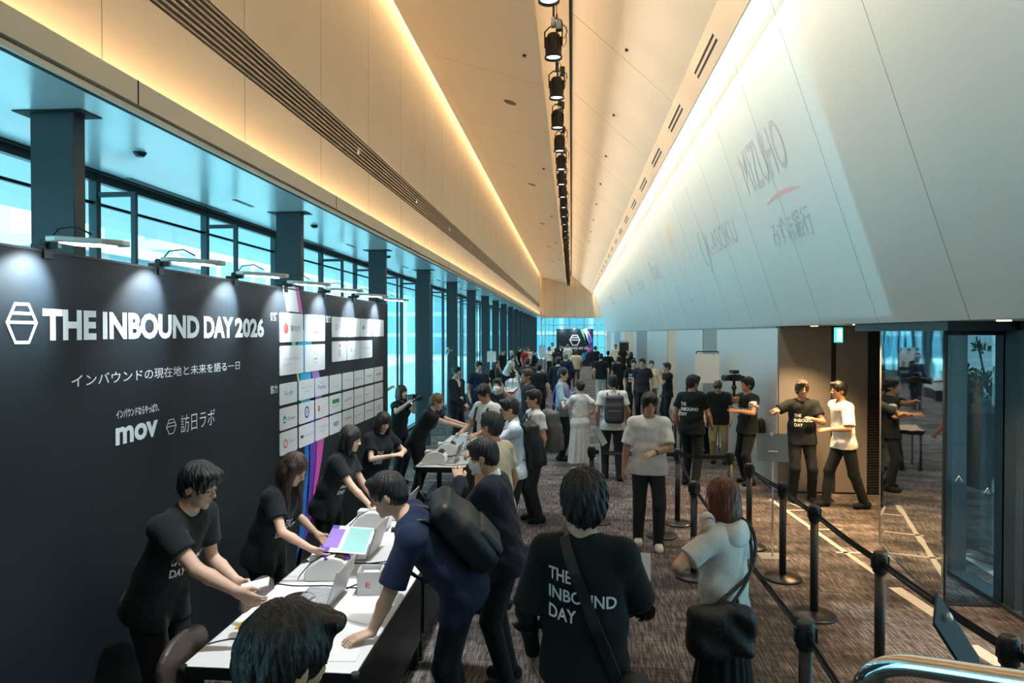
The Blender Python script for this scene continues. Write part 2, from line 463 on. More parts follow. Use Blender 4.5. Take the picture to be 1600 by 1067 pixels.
# right side below the tilted wall: pale sliding panels, then a bay that turns to the right
YB = 10.65; XR = 3.09
m = MB()
m.box((XR + 0.02, YB, 0), (XR + 0.14, Y1, zb), 2)
edges = [10.65, 15.0, 16.6, 20.8, 22.6, 27.0, 28.6, 33, 35, 40, 44, 50, 55, 62]
cols_ = [0, 2, 0, 3, 0, 0, 2, 0, 3, 0, 2, 0, 3]
for (a, b2, c) in zip(edges[:-1], edges[1:], cols_):
    m.box((XR - 0.015 if c == 0 else XR, a + 0.012, 0.02), (XR + 0.05, b2 - 0.012, zb - 0.03), c)
m.box((XR - 0.02, YB, 0), (XR - 0.014, Y1, 0.008), 1)
structure(m.build('wall_right', [M_doorpanel, M_black, M_darkpanel, M_beigepanel]))
def px_x(px, Y): return on_y(px, 700, Y).x
m = MB()
xa, xb2, xc, xd, xe = XR + 0.0, px_x(1297, YB), px_x(1305, YB), px_x(1354, YB), px_x(1392, YB)
m.box((xa, YB, 0), (xe + 0.4, YB + 0.12, zb), 1)
m.box((xa, YB - 0.02, 0.03), (xb2, YB + 0.05, zb - 0.01), 0); m.box((xc, YB - 0.02, 0.03), (xd, YB + 0.05, zb - 0.01), 0)
for k in range(60): m.box((xd + 0.01, YB - 0.025, 0.03 + 0.041 * k), (xe + 0.4, YB, 0.055 + 0.041 * k), 1)
structure(m.build('wall_right_bay', [M_darkpanel, M_black]))
m = MB(); m.prism([(3.5, 8.10, 0), (4.08, 8.14, 0), (5.12, 10.72, 0), (5.02, 10.76, 0), (4.02, 8.24, 0), (3.5, 8.20, 0)], (0, 0, zb)); structure(m.build('wall_right_recess', M_darkpanel))
# mirror-faced open leaf and the clear leaf that stands across the view
A = Vector((3.47, 8.04, 0)); B = Vector((3.27, 6.37, 0)); d = (B - A); dl = d.length; rz = math.atan2(d.y, d.x)
def mirror_mat():
    m = bpy.data.materials.new('polished_mirror_steel'); m.use_nodes = True; nt = m.node_tree; b = nt.nodes['Principled BSDF']
    b.inputs['Base Color'].default_value = (0.60, 0.66, 0.68, 1); b.inputs['Metallic'].default_value = 1.0; b.inputs['Roughness'].default_value = 0.03
    tc = nt.nodes.new('ShaderNodeTexCoord'); n = nt.nodes.new('ShaderNodeTexNoise'); n.inputs['Scale'].default_value = 2.2; n.inputs['Detail'].default_value = 1
    bp = nt.nodes.new('ShaderNodeBump'); bp.inputs['Strength'].default_value = 0.10; bp.inputs['Distance'].default_value = 0.02
    nt.links.new(tc.outputs['Object'], n.inputs['Vector']); nt.links.new(n.outputs['Fac'], bp.inputs['Height']); nt.links.new(bp.outputs['Normal'], b.inputs['Normal'])
    return m
dr = empty('door_1', A, rz, kind='structure')
m = MB(); m.box((0.0, -0.02, 0.02), (dl, 0.02, 2.42)); m.build('mirror_panel', mirror_mat(), dr)
dr2 = empty('door_2', B, 0, kind='structure')
m = MB(); m.box((0, -0.012, 0.0), (0.012, 0.012, 2.42)); m.box((0.49, -0.012, 0), (0.502, 0.012, 2.42)); m.box((0, -0.012, 0), (0.5, 0.012, 0.012)); m.box((0, -0.015, 2.38), (0.5, 0.015, 2.42))
m.build('door_frame', M_blackmetal, dr2)
m = MB(); m.quad((0.012, 0, 0.012), (0.49, 0, 0.012), (0.49, 0, 2.38), (0.012, 0, 2.38)); m.build('pane', M_glassdark, dr2)
m = MB()
for (x, z) in ((0.12, 1.12), (0.36, 1.02)):
    m.tube([(x - 0.03, -0.003, z - 0.025), (x, -0.003, z + 0.025), (x + 0.03, -0.003, z - 0.025)], 0.004, 6)
m.build('arrow_mark', M_white, dr2)
# header above the leaves and the outer glazed screen
m = MB(); m.box((3.2, 6.2, 2.42), (4.0, 8.14, zb)); structure(m.build('trim_10', M_dark))
sr = empty('window_right', (3.83, 0, 0), kind='structure')
m = MB()
for (ya, yb) in ((8.10, 7.9), (7.43, 7.19), (6.50, 6.20), (6.10, 5.80), (4.1, 3.9), (2.2, 2.0)): m.box((-0.07, yb, 0), (0.07, ya, zb))
m.box((-0.09, 1.0, 0), (0.05, 8.1, 0.035)); m.box((-0.05, 1.0, zb - 0.08), (0.05, 8.1, zb))
m.build('window_frame', mat('grey_steel_frame', (0.045, 0.06, 0.068), 0.5, metal=0.2), sr)
m = MB(); m.quad((0, 1.0, 0.03), (0, 8.1, 0.03), (0, 8.1, zb), (0, 1.0, zb)); m.build('pane', M_glassdark, sr)
m = MB(); m.box((3.70, Y0, 0), (3.9, 1.0, zb)); structure(m.build('wall_right_front', M_darkpanel))

# ------------------------------------------------------------------ outdoors
def facade(name, wallc, glassc, bw, rh, frac=0.35):
    m = bpy.data.materials.new(name); m.use_nodes = True; nt = m.node_tree; b = nt.nodes['Principled BSDF']
    tc = nt.nodes.new('ShaderNodeTexCoord'); mp = nt.nodes.new('ShaderNodeMapping')
    mp.inputs['Rotation'].default_value = (0, 0, 0)
    sx = nt.nodes.new('ShaderNodeSeparateXYZ'); ad = nt.nodes.new('ShaderNodeMath'); cx = nt.nodes.new('ShaderNodeCombineXYZ')
    nt.links.new(tc.outputs['Object'], sx.inputs[0]); nt.links.new(sx.outputs[0], ad.inputs[0]); nt.links.new(sx.outputs[1], ad.inputs[1])
    nt.links.new(ad.outputs[0], cx.inputs[0]); nt.links.new(sx.outputs[2], cx.inputs[1])
    br = nt.nodes.new('ShaderNodeTexBrick'); br.offset = 0.0; br.inputs['Scale'].default_value = 1.0
    br.inputs['Brick Width'].default_value = bw; br.inputs['Row Height'].default_value = rh; br.inputs['Mortar Size'].default_value = frac
    br.inputs['Mortar Smooth'].default_value = 0.0
    br.inputs['Color1'].default_value = glassc + (1,); br.inputs['Color2'].default_value = tuple(x * 0.8 for x in glassc) + (1,); br.inputs['Mortar'].default_value = wallc + (1,)
    nt.links.new(cx.outputs[0], br.inputs['Vector']); nt.links.new(br.outputs['Color'], b.inputs['Base Color']); b.inputs['Roughness'].default_value = 0.5
    return m
m = MB(); m.box((-120, -40, -0.5), (-4.2, 160, -0.25)); m.box((6.2, -40, -0.5), (60, 160, -0.25)); m.box((-4.2, 62.5, -0.5), (6.2, 160, -0.25))
structure(m.build('ground', mat('pale_paving', (0.55, 0.66, 0.68), 0.8, noise=0.1, nscale=0.5)))
m = MB(); m.box((-5.93, Y0, ZS), (-4.05, Y1, ZS + 0.2)); structure(m.build('roof_canopy', mat('canopy_metal', (0.42, 0.58, 0.64), 0.35, metal=0.3)))
blds = [
    (-30, -20, 2, 18, 7.0, (0.66, 0.82, 0.84), (0.22, 0.50, 0.58), 2.2, 1.7, 'pale low office block seen through the nearest left windows'),
    (-24, -15, 19, 27, 5.2, (0.80, 0.42, 0.40), (0.34, 0.46, 0.50), 2.6, 2.2, 'reddish low building beyond the left windows'),
    (-34, -17, 28, 46, 13.0, (0.60, 0.86, 0.86), (0.25, 0.62, 0.66), 1.8, 1.6, 'turquoise tall office facade with close window rows'),
    (-40, -22, 48, 75, 19.0, (0.78, 0.88, 0.88), (0.42, 0.66, 0.70), 2.4, 2.0, 'white tall tower with wide bands past the turquoise facade'),
    (-26, -14, 78, 110, 16.0, (0.50, 0.70, 0.74), (0.16, 0.40, 0.50), 3.0, 2.4, 'blue-grey tower behind the far left corner'),
    (-10, 12, 75, 90, 22.0, (0.30, 0.50, 0.58), (0.05, 0.26, 0.38), 3.2, 2.6, 'dark teal building behind the end window grid'),
]
for i, (x0, x1, y0, y1, h, wc, gc, bw, rh, lab) in enumerate(blds):
    e = empty('office_building', ((x0 + x1) / 2, (y0 + y1) / 2, -0.25), label=lab, cat='building')
    w = (x1 - x0) / 2; l = (y1 - y0) / 2
    m = MB(); m.box((-w, -l, 0), (w, l, h)); m.build('facade', facade('facade_' + str(i), wc, gc, bw, rh, 0.22), e)
    m = MB(); m.box((-w - 0.2, -l - 0.2, h), (w + 0.2, l + 0.2, h + 0.35)); m.box((-w * 0.5, -l * 0.5, h + 0.35), (w * 0.3, l * 0.4, h + 1.6)); m.build('roof', mat('roof_parapet', (0.55, 0.68, 0.70), 0.7), e)
# right side garden outside the glazed screen
e = empty('garden_wall', (15.0, 25.0, -0.25), label='pale garden wall with white rails beyond the tree on the right', cat='wall')
m = MB(); m.box((-7, 0, 0), (9, 0.3, 2.75)); m.build('facade', facade('facade_screen', (0.72, 0.86, 0.88), (0.50, 0.74, 0.80), 2.6, 1.4, 0.08), e)
m = MB()
for z in (0.9, 1.7): m.box((-7, -0.25, z), (9, -0.18, z + 0.06))
m.build('rail', MATS['white_plastic'], e)
M_leaf = mat('dark_green_leaf', (0.02, 0.09, 0.06), 0.5, noise=0.5, nscale=6)
M_bark = mat('bark', (0.06, 0.05, 0.04), 0.9, bump=0.5, bscale=30)
def leafball(mb, c, r, n, s, rng):
    for _ in range(n):
        p = Vector((rng.gauss(0, 1), rng.gauss(0, 1), rng.gauss(0, 1))).normalized() * (rng.random() ** 0.4)
        p = Vector(c) + Vector((p.x * r[0], p.y * r[1], p.z * r[2]))
        M = Euler((rng.uniform(0, PI), rng.uniform(0, PI), rng.uniform(0, 2 * PI))).to_matrix()
        k = len(mb.v)
        for q in ((-s, 0, 0), (0, s * 0.45, s * 0.1), (s, 0, 0), (0, -s * 0.45, s * 0.1)): mb.v.append(tuple(p + M @ Vector(q)))
        mb.face((k, k + 1, k + 2, k + 3))
rng = random.Random(3)
t = empty('garden_tree', (6.70, 11.6, -0.25), label='thin leaning tree outside the right glass screen', cat='tree')
m = MB()
m.tube([(0, 0, 0), (0.05, 0, 0.9), (0.12, 0.05, 1.5), (0.28, 0, 2.2), (0.5, 0, 3.2)], [0.06, 0.05, 0.042, 0.03, 0.015], 8)
m.tube([(0.10, 0.05, 1.45), (-0.12, 0, 1.85), (-0.28, 0, 2.6)], [0.03, 0.02, 0.01], 6); m.tube([(0.14, 0.0, 1.6), (0.35, 0, 1.85), (0.65, 0, 2.05)], [0.022, 0.015, 0.006], 6); m.tube([(0.0, 0, 0), (-0.25, 0, 1.4)], 0.018, 6); m.tube([(0.35, 0, 0), (0.16, 0, 1.5)], 0.018, 6)
m.build('trunk', M_bark, t)
m = MB()
for c, r in (((0.45, 0, 2.45), (0.25, 0.25, 0.14)), ((-0.22, 0, 2.45), (0.2, 0.2, 0.13)), ((0.62, 0, 2.05), (0.22, 0.2, 0.10)), ((0.2, 0.1, 1.95), (0.16, 0.2, 0.08)), ((0.40, 0, 1.75), (0.15, 0.15, 0.06))): leafball(m, c, r, 46, 0.045, rng)
m.build('foliage', M_leaf, t)
e = empty('planter_hedge', (7.2, 15.6, -0.25), label='dark clipped hedge outside the right glass screen', cat='hedge')
m = MB(); m.box((-1.2, -3.4, 0), (1.2, 3.5, 1.3)); m.build('planter', M_black, e)
m = MB()
for k in range(9): leafball(m, (rng.uniform(-1, 1), -3.2 + 0.8 * k, 1.65), (0.6, 0.6, 0.35), 170, 0.07, rng)
m.build('foliage', M_leaf, e)

# ------------------------------------------------------------------ people: bodies and clothes grown as one smooth surface each
class Field:
    def __init__(s, lo, hi, h):
        s.h = h; s.lo = np.array(lo, float); n = np.ceil((np.array(hi, float) - s.lo) / h).astype(int) + 2
        s.n = n; s.d = np.full(tuple(n), 0.5, np.float32)
        s.ax = [(s.lo[i] + h * np.arange(n[i])).astype(np.float32) for i in range(3)]
    def sl(s, lo, hi, pad):
        a = np.maximum(np.floor((np.array(lo) - pad - s.lo) / s.h).astype(int), 0)
        b = np.minimum(np.ceil((np.array(hi) + pad - s.lo) / s.h).astype(int) + 1, s.n)
        if np.any(b <= a): return None
        return tuple(slice(a[i], b[i]) for i in range(3))
    def grid(s, q):
        return s.ax[0][q[0]][:, None, None], s.ax[1][q[1]][None, :, None], s.ax[2][q[2]][None, None, :]
    def add(s, prim, k=0.02):
        fn, lo, hi = prim; q = s.sl(lo, hi, k + 2 * s.h)
        if q is None: return
        v = fn(*s.grid(q)); a = s.d[q]
        if k > 0:
            hh = np.clip(k - np.abs(a - v), 0, None); s.d[q] = np.minimum(a, v) - hh * hh / (4 * k)
        else: s.d[q] = np.minimum(a, v)
    def sub(s, prim, k=0.01):
        fn, lo, hi = prim; q = s.sl(lo, hi, k + 2 * s.h)
        if q is None: return
        v = -fn(*s.grid(q)); a = s.d[q]; hh = np.clip(k - np.abs(a - v), 0, None); s.d[q] = np.maximum(a, v) + hh * hh / (4 * k)
    def cut(s, p, n, k=0.006):      # keep the side the normal points away from
        g = s.grid((slice(None),) * 3); v = ((g[0] - p[0]) * n[0] + (g[1] - p[1]) * n[1] + (g[2] - p[2]) * n[2]).astype(np.float32)
        hh = np.clip(k - np.abs(s.d - v), 0, None); s.d = np.maximum(s.d, v) + hh * hh / (4 * k)
    def folds(s, amp, seed, f=1.0):
        r = random.Random(seed); g = s.grid((slice(None),) * 3); p = [r.uniform(0, 6) for _ in range(6)]
        x, y, z = g
        w = 3 * np.sin(5 * f * x + p[0]) + 3 * np.sin(4 * f * z + p[1]) + 2 * np.sin(6 * f * y + p[2])
        n = np.sin(26 * f * z + 9 * f * x + 2 * w + p[3]) * 0.6 + np.sin(17 * f * (x + y) - 8 * f * z + w + p[4]) * 0.5 + np.sin(45 * f * x + 30 * f * z + 2 * w + p[5]) * 0.2
        s.d = s.d + (amp * n).astype(np.float32)
    def mesh(s):
        d = s.d; d[0] = d[-1] = 0.5; d[:, 0] = d[:, -1] = 0.5; d[:, :, 0] = d[:, :, -1] = 0.5
        n = d.shape; neg = d < 0
        c = [neg[:-1, :-1, :-1], neg[1:, :-1, :-1], neg[:-1, 1:, :-1], neg[1:, 1:, :-1], neg[:-1, :-1, 1:], neg[1:, :-1, 1:], neg[:-1, 1:, 1:], neg[1:, 1:, 1:]]
        allc = c[0] & c[1] & c[2] & c[3] & c[4] & c[5] & c[6] & c[7]
        anyc = c[0] | c[1] | c[2] | c[3] | c[4] | c[5] | c[6] | c[7]
        act = anyc & ~allc
        I, J, K = np.nonzero(act)
        if len(I) == 0: return np.zeros((0, 3)), np.zeros((0, 4), int)
        ids = np.full(act.shape, -1, np.int32); ids[I, J, K] = np.arange(len(I))
        off = [(0,0,0),(1,0,0),(0,1,0),(1,1,0),(0,0,1),(1,0,1),(0,1,1),(1,1,1)]
        val = [d[I + o[0], J + o[1], K + o[2]] for o in off]
        P = np.zeros((len(I), 3)); cnt = np.zeros(len(I))
        for a, b in ((0,1),(2,3),(4,5),(6,7),(0,2),(1,3),(4,6),(5,7),(0,4),(1,5),(2,6),(3,7)):
            m = (val[a] < 0) != (val[b] < 0); dn = np.where(m, val[a] - val[b], 1); t = np.where(m, val[a] / dn, 0)
            for ax in range(3): P[:, ax] += np.where(m, off[a][ax] + t * (off[b][ax] - off[a][ax]), 0)
            cnt += m
        P /= cnt[:, None]; V = (np.stack([I, J, K], 1) + P) * s.h + s.lo
        F = []
        for ax in range(3):
            sl0 = [slice(1, -1)] * 3; sl0[ax] = slice(0, -1); sl1 = [slice(1, -1)] * 3; sl1[ax] = slice(1, None)
            A = neg[tuple(sl0)]; B = neg[tuple(sl1)]; m = A != B
            i, j, k = np.nonzero(m); fl = A[i, j, k]
            base = [i + 1, j + 1, k + 1]; base[ax] = base[ax] - 1
            u, w = (ax + 1) % 3, (ax + 2) % 3
            def g(du, dw):
                q = [x.copy() for x in base]; q[u] = q[u] - du; q[w] = q[w] - dw; return ids[q[0], q[1], q[2]]
            quad = np.stack([g(1, 1), g(0, 1), g(0, 0), g(1, 0)], 1)
            quad[~fl] = quad[~fl][:, ::-1]; F.append(quad)
        return V, np.concatenate(F)
    def obj(s, name, material, parent=None, relax=1):
        V, F = s.mesh()
        if len(V) and relax:      # one light smoothing pass
            for _ in range(relax):
                acc = np.zeros_like(V); cn = np.zeros(len(V))
                for a, b in ((0, 1), (1, 2), (2, 3), (3, 0)):
                    np.add.at(acc, F[:, a], V[F[:, b]]); np.add.at(cn, F[:, a], 1); np.add.at(acc, F[:, b], V[F[:, a]]); np.add.at(cn, F[:, b], 1)
                V = V * 0.5 + 0.5 * acc / np.maximum(cn, 1)[:, None]
        me = bpy.data.meshes.new(name)
        me.vertices.add(len(V)); me.vertices.foreach_set('co', V.astype(np.float32).ravel())
        me.loops.add(4 * len(F)); me.loops.foreach_set('vertex_index', F.astype(np.int32).ravel())
        me.polygons.add(len(F)); me.polygons.foreach_set('loop_start', np.arange(0, 4 * len(F), 4, dtype=np.int32))
        me.update(calc_edges=True); me.polygons.foreach_set('use_smooth', np.ones(len(F), bool))
        me.materials.append(material)
        o = bpy.data.objects.new(name, me); COL.objects.link(o)
        if parent is not None: o.parent = parent
        return o

def cone(a, b, ra, rb, xdir=None, flat=1.0):
    a = np.array(a, float); b = np.array(b, float); ba = b - a; L2 = max(float(ba @ ba), 1e-9)
    xd = None if xdir is None else np.array(xdir, float) / np.linalg.norm(xdir)
    def fn(x, y, z):
        px, py, pz = x - np.float32(a[0]), y - np.float32(a[1]), z - np.float32(a[2])
        t = np.clip((px * ba[0] + py * ba[1] + pz * ba[2]) / L2, 0, 1).astype(np.float32)
        wx, wy, wz = px - t * np.float32(ba[0]), py - t * np.float32(ba[1]), pz - t * np.float32(ba[2])
        q = wx * wx + wy * wy + wz * wz
        if xd is not None:
            c = wx * np.float32(xd[0]) + wy * np.float32(xd[1]) + wz * np.float32(xd[2]); q = q - c * c * np.float32(1 - 1 / flat ** 2)
        return np.sqrt(np.maximum(q, 0)) - (ra + (rb - ra) * t)
    r = max(ra, rb) * max(1, flat)
    return fn, np.minimum(a, b) - r, np.maximum(a, b) + r
def ell(c, r, R=None):
    c = np.array(c, float); r = np.array(r, float); R = np.eye(3) if R is None else np.array(R)
    def fn(x, y, z):
        p = (x - np.float32(c[0]), y - np.float32(c[1]), z - np.float32(c[2]))
        q = [p[0] * np.float32(R[0][i]) + p[1] * np.float32(R[1][i]) + p[2] * np.float32(R[2][i]) for i in range(3)]
        k0 = np.sqrt(sum((q[i] / np.float32(r[i])) ** 2 for i in range(3))); k1 = np.sqrt(sum((q[i] / np.float32(r[i] ** 2)) ** 2 for i in range(3)))
        return k0 * (k0 - 1) / np.maximum(k1, 1e-6)
    m = max(r)
    return fn, c - m, c + m
def rbox(c, hf, r, R=None):
    c = np.array(c, float); hf = np.array(hf, float) - r; R = np.eye(3) if R is None else np.array(R)
    def fn(x, y, z):
        p = (x - np.float32(c[0]), y - np.float32(c[1]), z - np.float32(c[2]))
        q = [np.abs(p[0] * np.float32(R[0][i]) + p[1] * np.float32(R[1][i]) + p[2] * np.float32(R[2][i])) - np.float32(hf[i]) for i in range(3)]
        return np.sqrt(np.maximum(q[0], 0) ** 2 + np.maximum(q[1], 0) ** 2 + np.maximum(q[2], 0) ** 2) + np.minimum(np.maximum(np.maximum(q[0], q[1]), q[2]), 0) - r
    m = float(np.linalg.norm(hf)) + r
    return fn, c - m, c + m
def rot(yaw=0, pitch=0, roll=0):   # yaw left +, pitch forward/down +, roll to the right +
    return np.array((Matrix.Rotation(math.radians(yaw), 3, 'Z') @ Matrix.Rotation(math.radians(-pitch), 3, 'X') @ Matrix.Rotation(math.radians(roll), 3, 'Y')))
def nrm(v):
    v = np.array(v, float); return v / max(np.linalg.norm(v), 1e-9)

SKIN = {k: mat('skin_' + k, c, 0.5, spec=0.35, noise=0.06, nscale=9) for k, c in dict(fair=(0.62, 0.40, 0.29), mid=(0.52, 0.31, 0.20), tan=(0.42, 0.235, 0.145)).items()}
HAIR = {k: mat('hair_' + k, c, 0.42, spec=0.45, noise=0.4, nscale=60, bump=0.5, bscale=120, stretch=(1, 1, 0.2)) for k, c in dict(black=(0.010, 0.009, 0.009), brown=(0.040, 0.022, 0.013), dyed=(0.115, 0.030, 0.012), light=(0.16, 0.085, 0.035), grey=(0.16, 0.155, 0.15)).items()}
def cloth(name, c):
    return mat('cloth_' + name, c, 0.85, spec=0.2, noise=0.10, nscale=14, bump=0.25, bscale=90, sheen=0.05)
C = {k: cloth(k, c) for k, c in dict(black=(0.009, 0.013, 0.015), white=(0.74, 0.74, 0.72), cream=(0.66, 0.60, 0.48), beige=(0.60, 0.47, 0.32), navy=(0.012, 0.022, 0.055), suit=(0.013, 0.014, 0.024),
     lightblue=(0.33, 0.43, 0.53), grey=(0.15, 0.16, 0.155), palegreen=(0.50, 0.60, 0.55), khaki=(0.27, 0.22, 0.10), brown=(0.10, 0.065, 0.04), red=(0.42, 0.03, 0.03), charcoal=(0.022, 0.026, 0.032), paleblue=(0.60, 0.66, 0.72), blue=(0.04, 0.08, 0.2), olive=(0.06, 0.06, 0.04)).items()}
M_eye = mat('eye_dark', (0.012, 0.009, 0.008), 0.15, spec=0.8)
M_lip = mat('lips', (0.42, 0.15, 0.12), 0.45)
M_mask = mat('white_paper_mask', (0.80, 0.84, 0.85), 0.8)
M_print = mat('white_print', (0.75, 0.77, 0.77), 0.7)

def ik(S, W, l1, l2, pole):
    S = np.array(S, float); W = np.array(W, float); D = W - S; dist = np.linalg.norm(D)
    if dist > (l1 + l2) * 0.995: W = S + D / dist * (l1 + l2) * 0.995; D = W - S; dist = np.linalg.norm(D)
    dist = max(dist, abs(l1 - l2) + 0.03); u = nrm(D)
    a = (l1 * l1 - l2 * l2 + dist * dist) / (2 * dist); hgt = math.sqrt(max(l1 * l1 - a * a, 0))
    p = np.array(pole, float); p = p - u * (p @ u); p = nrm(p)
    return S + u * a + p * hgt, W

def hand(F, W, d, n, side, s, h, curl=0.35):
    """palm, four fingers and a thumb; d points along the hand, n out of the palm"""
    d = nrm(d); n = np.array(n, float); n = nrm(n - d * (n @ d)); x = np.cross(d, n) * side   # x towards the thumb
    rf = max(0.0085 * s, 0.72 * h)
    P = lambda a, b, c: W + (x * a + d * b + n * c) * s
    for q in (-0.030, -0.010, 0.012, 0.030): F.add(cone(P(q * 0.55, 0.0, 0), P(q, 0.085, 0), 0.017 * s, max(0.0115 * s, rf)), 0.015)
    for i, (q, l) in enumerate(((0.032, 0.066), (0.011, 0.074), (-0.011, 0.069), (-0.031, 0.054))):
        a0 = P(q, 0.088, 0); cu = curl * (0.75 + 0.15 * i); p = a0; ang = cu * 0.6; fan = q * 1.6
        for j, f in enumerate((0.45, 0.31, 0.24)):
            v = d * math.cos(ang) + n * math.sin(ang) + x * fan; p2 = p + nrm(v) * l * f * s
            F.add(cone(p, p2, rf * (1 - 0.08 * j), rf * (0.92 - 0.08 * j)), 0.004); p = p2; ang += cu
    a0 = P(0.022, 0.022, 0.008); a1 = P(0.052, 0.055, 0.016); a2 = P(0.056 - 0.01 * curl, 0.088, 0.020 + 0.015 * curl)
    F.add(cone(a0, a1, 0.015 * s, max(0.011 * s, rf)), 0.012); F.add(cone(a1, a2, max(0.0105 * s, rf), max(0.0085 * s, rf * 0.9)), 0.004)

def head_shape(F, c, R, s, female, h, neck):
    P = lambda v: c + R @ (np.array(v, float) * s)
    E = lambda v, r, k=0.02: F.add(ell(P(v), np.array(r) * s, R), k)
    F.add(cone(neck, P((0, -0.024, -0.070)), (0.046 if female else 0.055) * s, (0.041 if female else 0.049) * s), 0.018)
    E((0, -0.012, 0.028), (0.074, 0.094, 0.088), 0.02)
    E((0, 0.018, -0.025), (0.059, 0.064, 0.080), 0.02)
    E((0, 0.030, -0.070), (0.041 if female else 0.047, 0.047, 0.043), 0.02)
    E((0, 0.063, -0.101), (0.018, 0.015, 0.014), 0.022)
    if h < 0.012:
        F.add(cone(P((-0.032, 0.073, 0.021)), P((0.032, 0.073, 0.021)), 0.008 * s, 0.008 * s), 0.016)
        for q in (-1, 1):
            F.sub(ell(P((q * 0.031, 0.096, 0.001)), np.array((0.017, 0.014, 0.010)) * s, R), 0.014)
            E((q * 0.031, 0.072, -0.001), (0.015, 0.012, 0.010), 0.006)
            E((q * 0.041, 0.054, -0.026), (0.017, 0.017, 0.015), 0.016)
            E((q * 0.076, -0.010, -0.012), (0.009, 0.020, 0.031), 0.006)
            E((q * 0.011, 0.094, -0.031), (0.009, 0.011, 0.008), 0.008)
        F.add(cone(P((0, 0.082, 0.010)), P((0, 0.103, -0.026)), 0.0065 * s, 0.0095 * s), 0.008)
        F.add(cone(P((-0.014, 0.077, -0.056)), P((0.014, 0.077, -0.056)), 0.0075 * s, 0.0075 * s), 0.010)
        F.sub(ell(P((0, 0.094, -0.060)), np.array((0.021, 0.006, 0.0025)) * s, R), 0.006)
        F.add(cone(P((-0.010, 0.077, -0.068)), P((0.010, 0.077, -0.068)), 0.0075 * s, 0.0075 * s), 0.010)
    else:
        F.add(cone(P((0, 0.084, 0.006)), P((0, 0.100, -0.028)), 0.010 * s, 0.012 * s), 0.010)
        for q in (-1, 1): E((q * 0.076, -0.010, -0.012), (0.010, 0.020, 0.030), 0.008)

def hair_shape(style, c, R, s, h, seed, down):
    r_ = random.Random(seed)
    P = lambda v: c + R @ (np.array(v, float) * s)
    D = lambda v, dn: P(v) + np.array(down) * dn * s
    pts = [c - 0.22, c + 0.22]
    if style in ('long', 'ponytail', 'bob'): pts += [D((0, -0.1, 0), 0.52) - 0.12, D((0, 0.05, 0), 0.45) + 0.1] if style == 'long' else [c - 0.36 * s]
    F = Field(np.min(pts, 0), np.max(pts, 0), h)
    E = lambda v, r, k=0.02: F.add(ell(P(v), np.array(r) * s, R), k)
    big = 0.006 if style in ('shaggy', 'curly') else 0.0
    E((0, -0.014, 0.034), (0.086 + big, 0.105 + big, 0.100 + big))
    if style in ('short', 'shaggy', 'thin', 'curly'):
        E((0, -0.050, -0.012), (0.074 + big, 0.062 + big, 0.078), 0.02)
        if style != 'thin': E((0.02, 0.062, 0.088), (0.060, 0.040, 0.026), 0.02)
        if style == 'shaggy': E((0, 0.05, 0.075), (0.082, 0.058, 0.045), 0.02)
    if style in ('bob', 'long'):
        E((0, -0.03, -0.035), (0.094, 0.088, 0.125), 0.02)
        for q in (-1, 1): F.add(cone(P((q * 0.070, 0.02, 0.04)), D((q * 0.078, 0.018, -0.04), 0.09), 0.032 * s, 0.026 * s), 0.02)
    if style == 'bob': E((0, -0.045, -0.085), (0.088, 0.072, 0.072), 0.03)
    if style == 'long':
        F.add(cone(P((0, -0.06, -0.02)), D((0, -0.075, -0.06), 0.33), 0.062 * s, 0.042 * s, R[:, 0], 1.5), 0.03)
        for q in (-1, 1): F.add(cone(P((q * 0.078, 0.0, -0.03)), D((q * 0.088, 0.022, -0.05), 0.30), 0.032 * s, 0.018 * s), 0.02)
    if style in ('ponytail', 'bun'): E((0, -0.045, -0.015), (0.076, 0.065, 0.072), 0.02)
    if style == 'ponytail':
        F.add(cone(P((0, -0.115, 0.02)), D((0, -0.145, 0.01), 0.20), 0.026 * s, 0.014 * s), 0.01)
        E((0, -0.118, 0.022), (0.026, 0.026, 0.026), 0.01)
    if style == 'bun': E((0, -0.118, 0.03), (0.048, 0.042, 0.046), 0.01)
    # face opening
    top = {'short': 0.058, 'shaggy': 0.046, 'thin': 0.075, 'curly': 0.05, 'bob': 0.036, 'long': 0.050, 'ponytail': 0.066, 'bun': 0.06}[style]
    F.sub(ell(P((0, 0.128, top - 0.125)), np.array((0.066 if style in ('bob', 'long') else 0.078, 0.095, 0.125)) * s, R), 0.008)
    if style in ('short', 'shaggy', 'thin', 'ponytail', 'bun', 'curly'):
        for q in (-1, 1): F.sub(ell(P((q * 0.092, 0.012, -0.035)), np.array((0.035, 0.032, 0.045)) * s, R), 0.008)
        F.sub(ell(P((0, 0.03, -0.11)), np.array((0.10, 0.088, 0.075)) * s, R), 0.01)
    # locks
    g = F.grid((slice(None),) * 3)
    q = [(g[0] - c[0]), (g[1] - c[1]), (g[2] - c[2])]
    loc = [q[0] * np.float32(R[0, i]) + q[1] * np.float32(R[1, i]) + q[2] * np.float32(R[2, i]) for i in range(3)]
    p = [r_.uniform(0, 6) for _ in range(4)]
    ang = np.arctan2(loc[0], loc[1] + 0.3 * loc[2])
    amp = {'shaggy': 0.0065, 'curly': 0.011, 'short': 0.0042}.get(style, 0.0035) * s
    nz = np.sin(17 * ang + 40 * loc[2] + p[0]) * 0.5 + np.sin(31 * ang - 55 * loc[2] + p[1]) * 0.35 + np.sin(90 * loc[0] + 70 * loc[1] + p[2]) * 0.4
    F.d = F.d + (amp * nz).astype(np.float32)
    return F

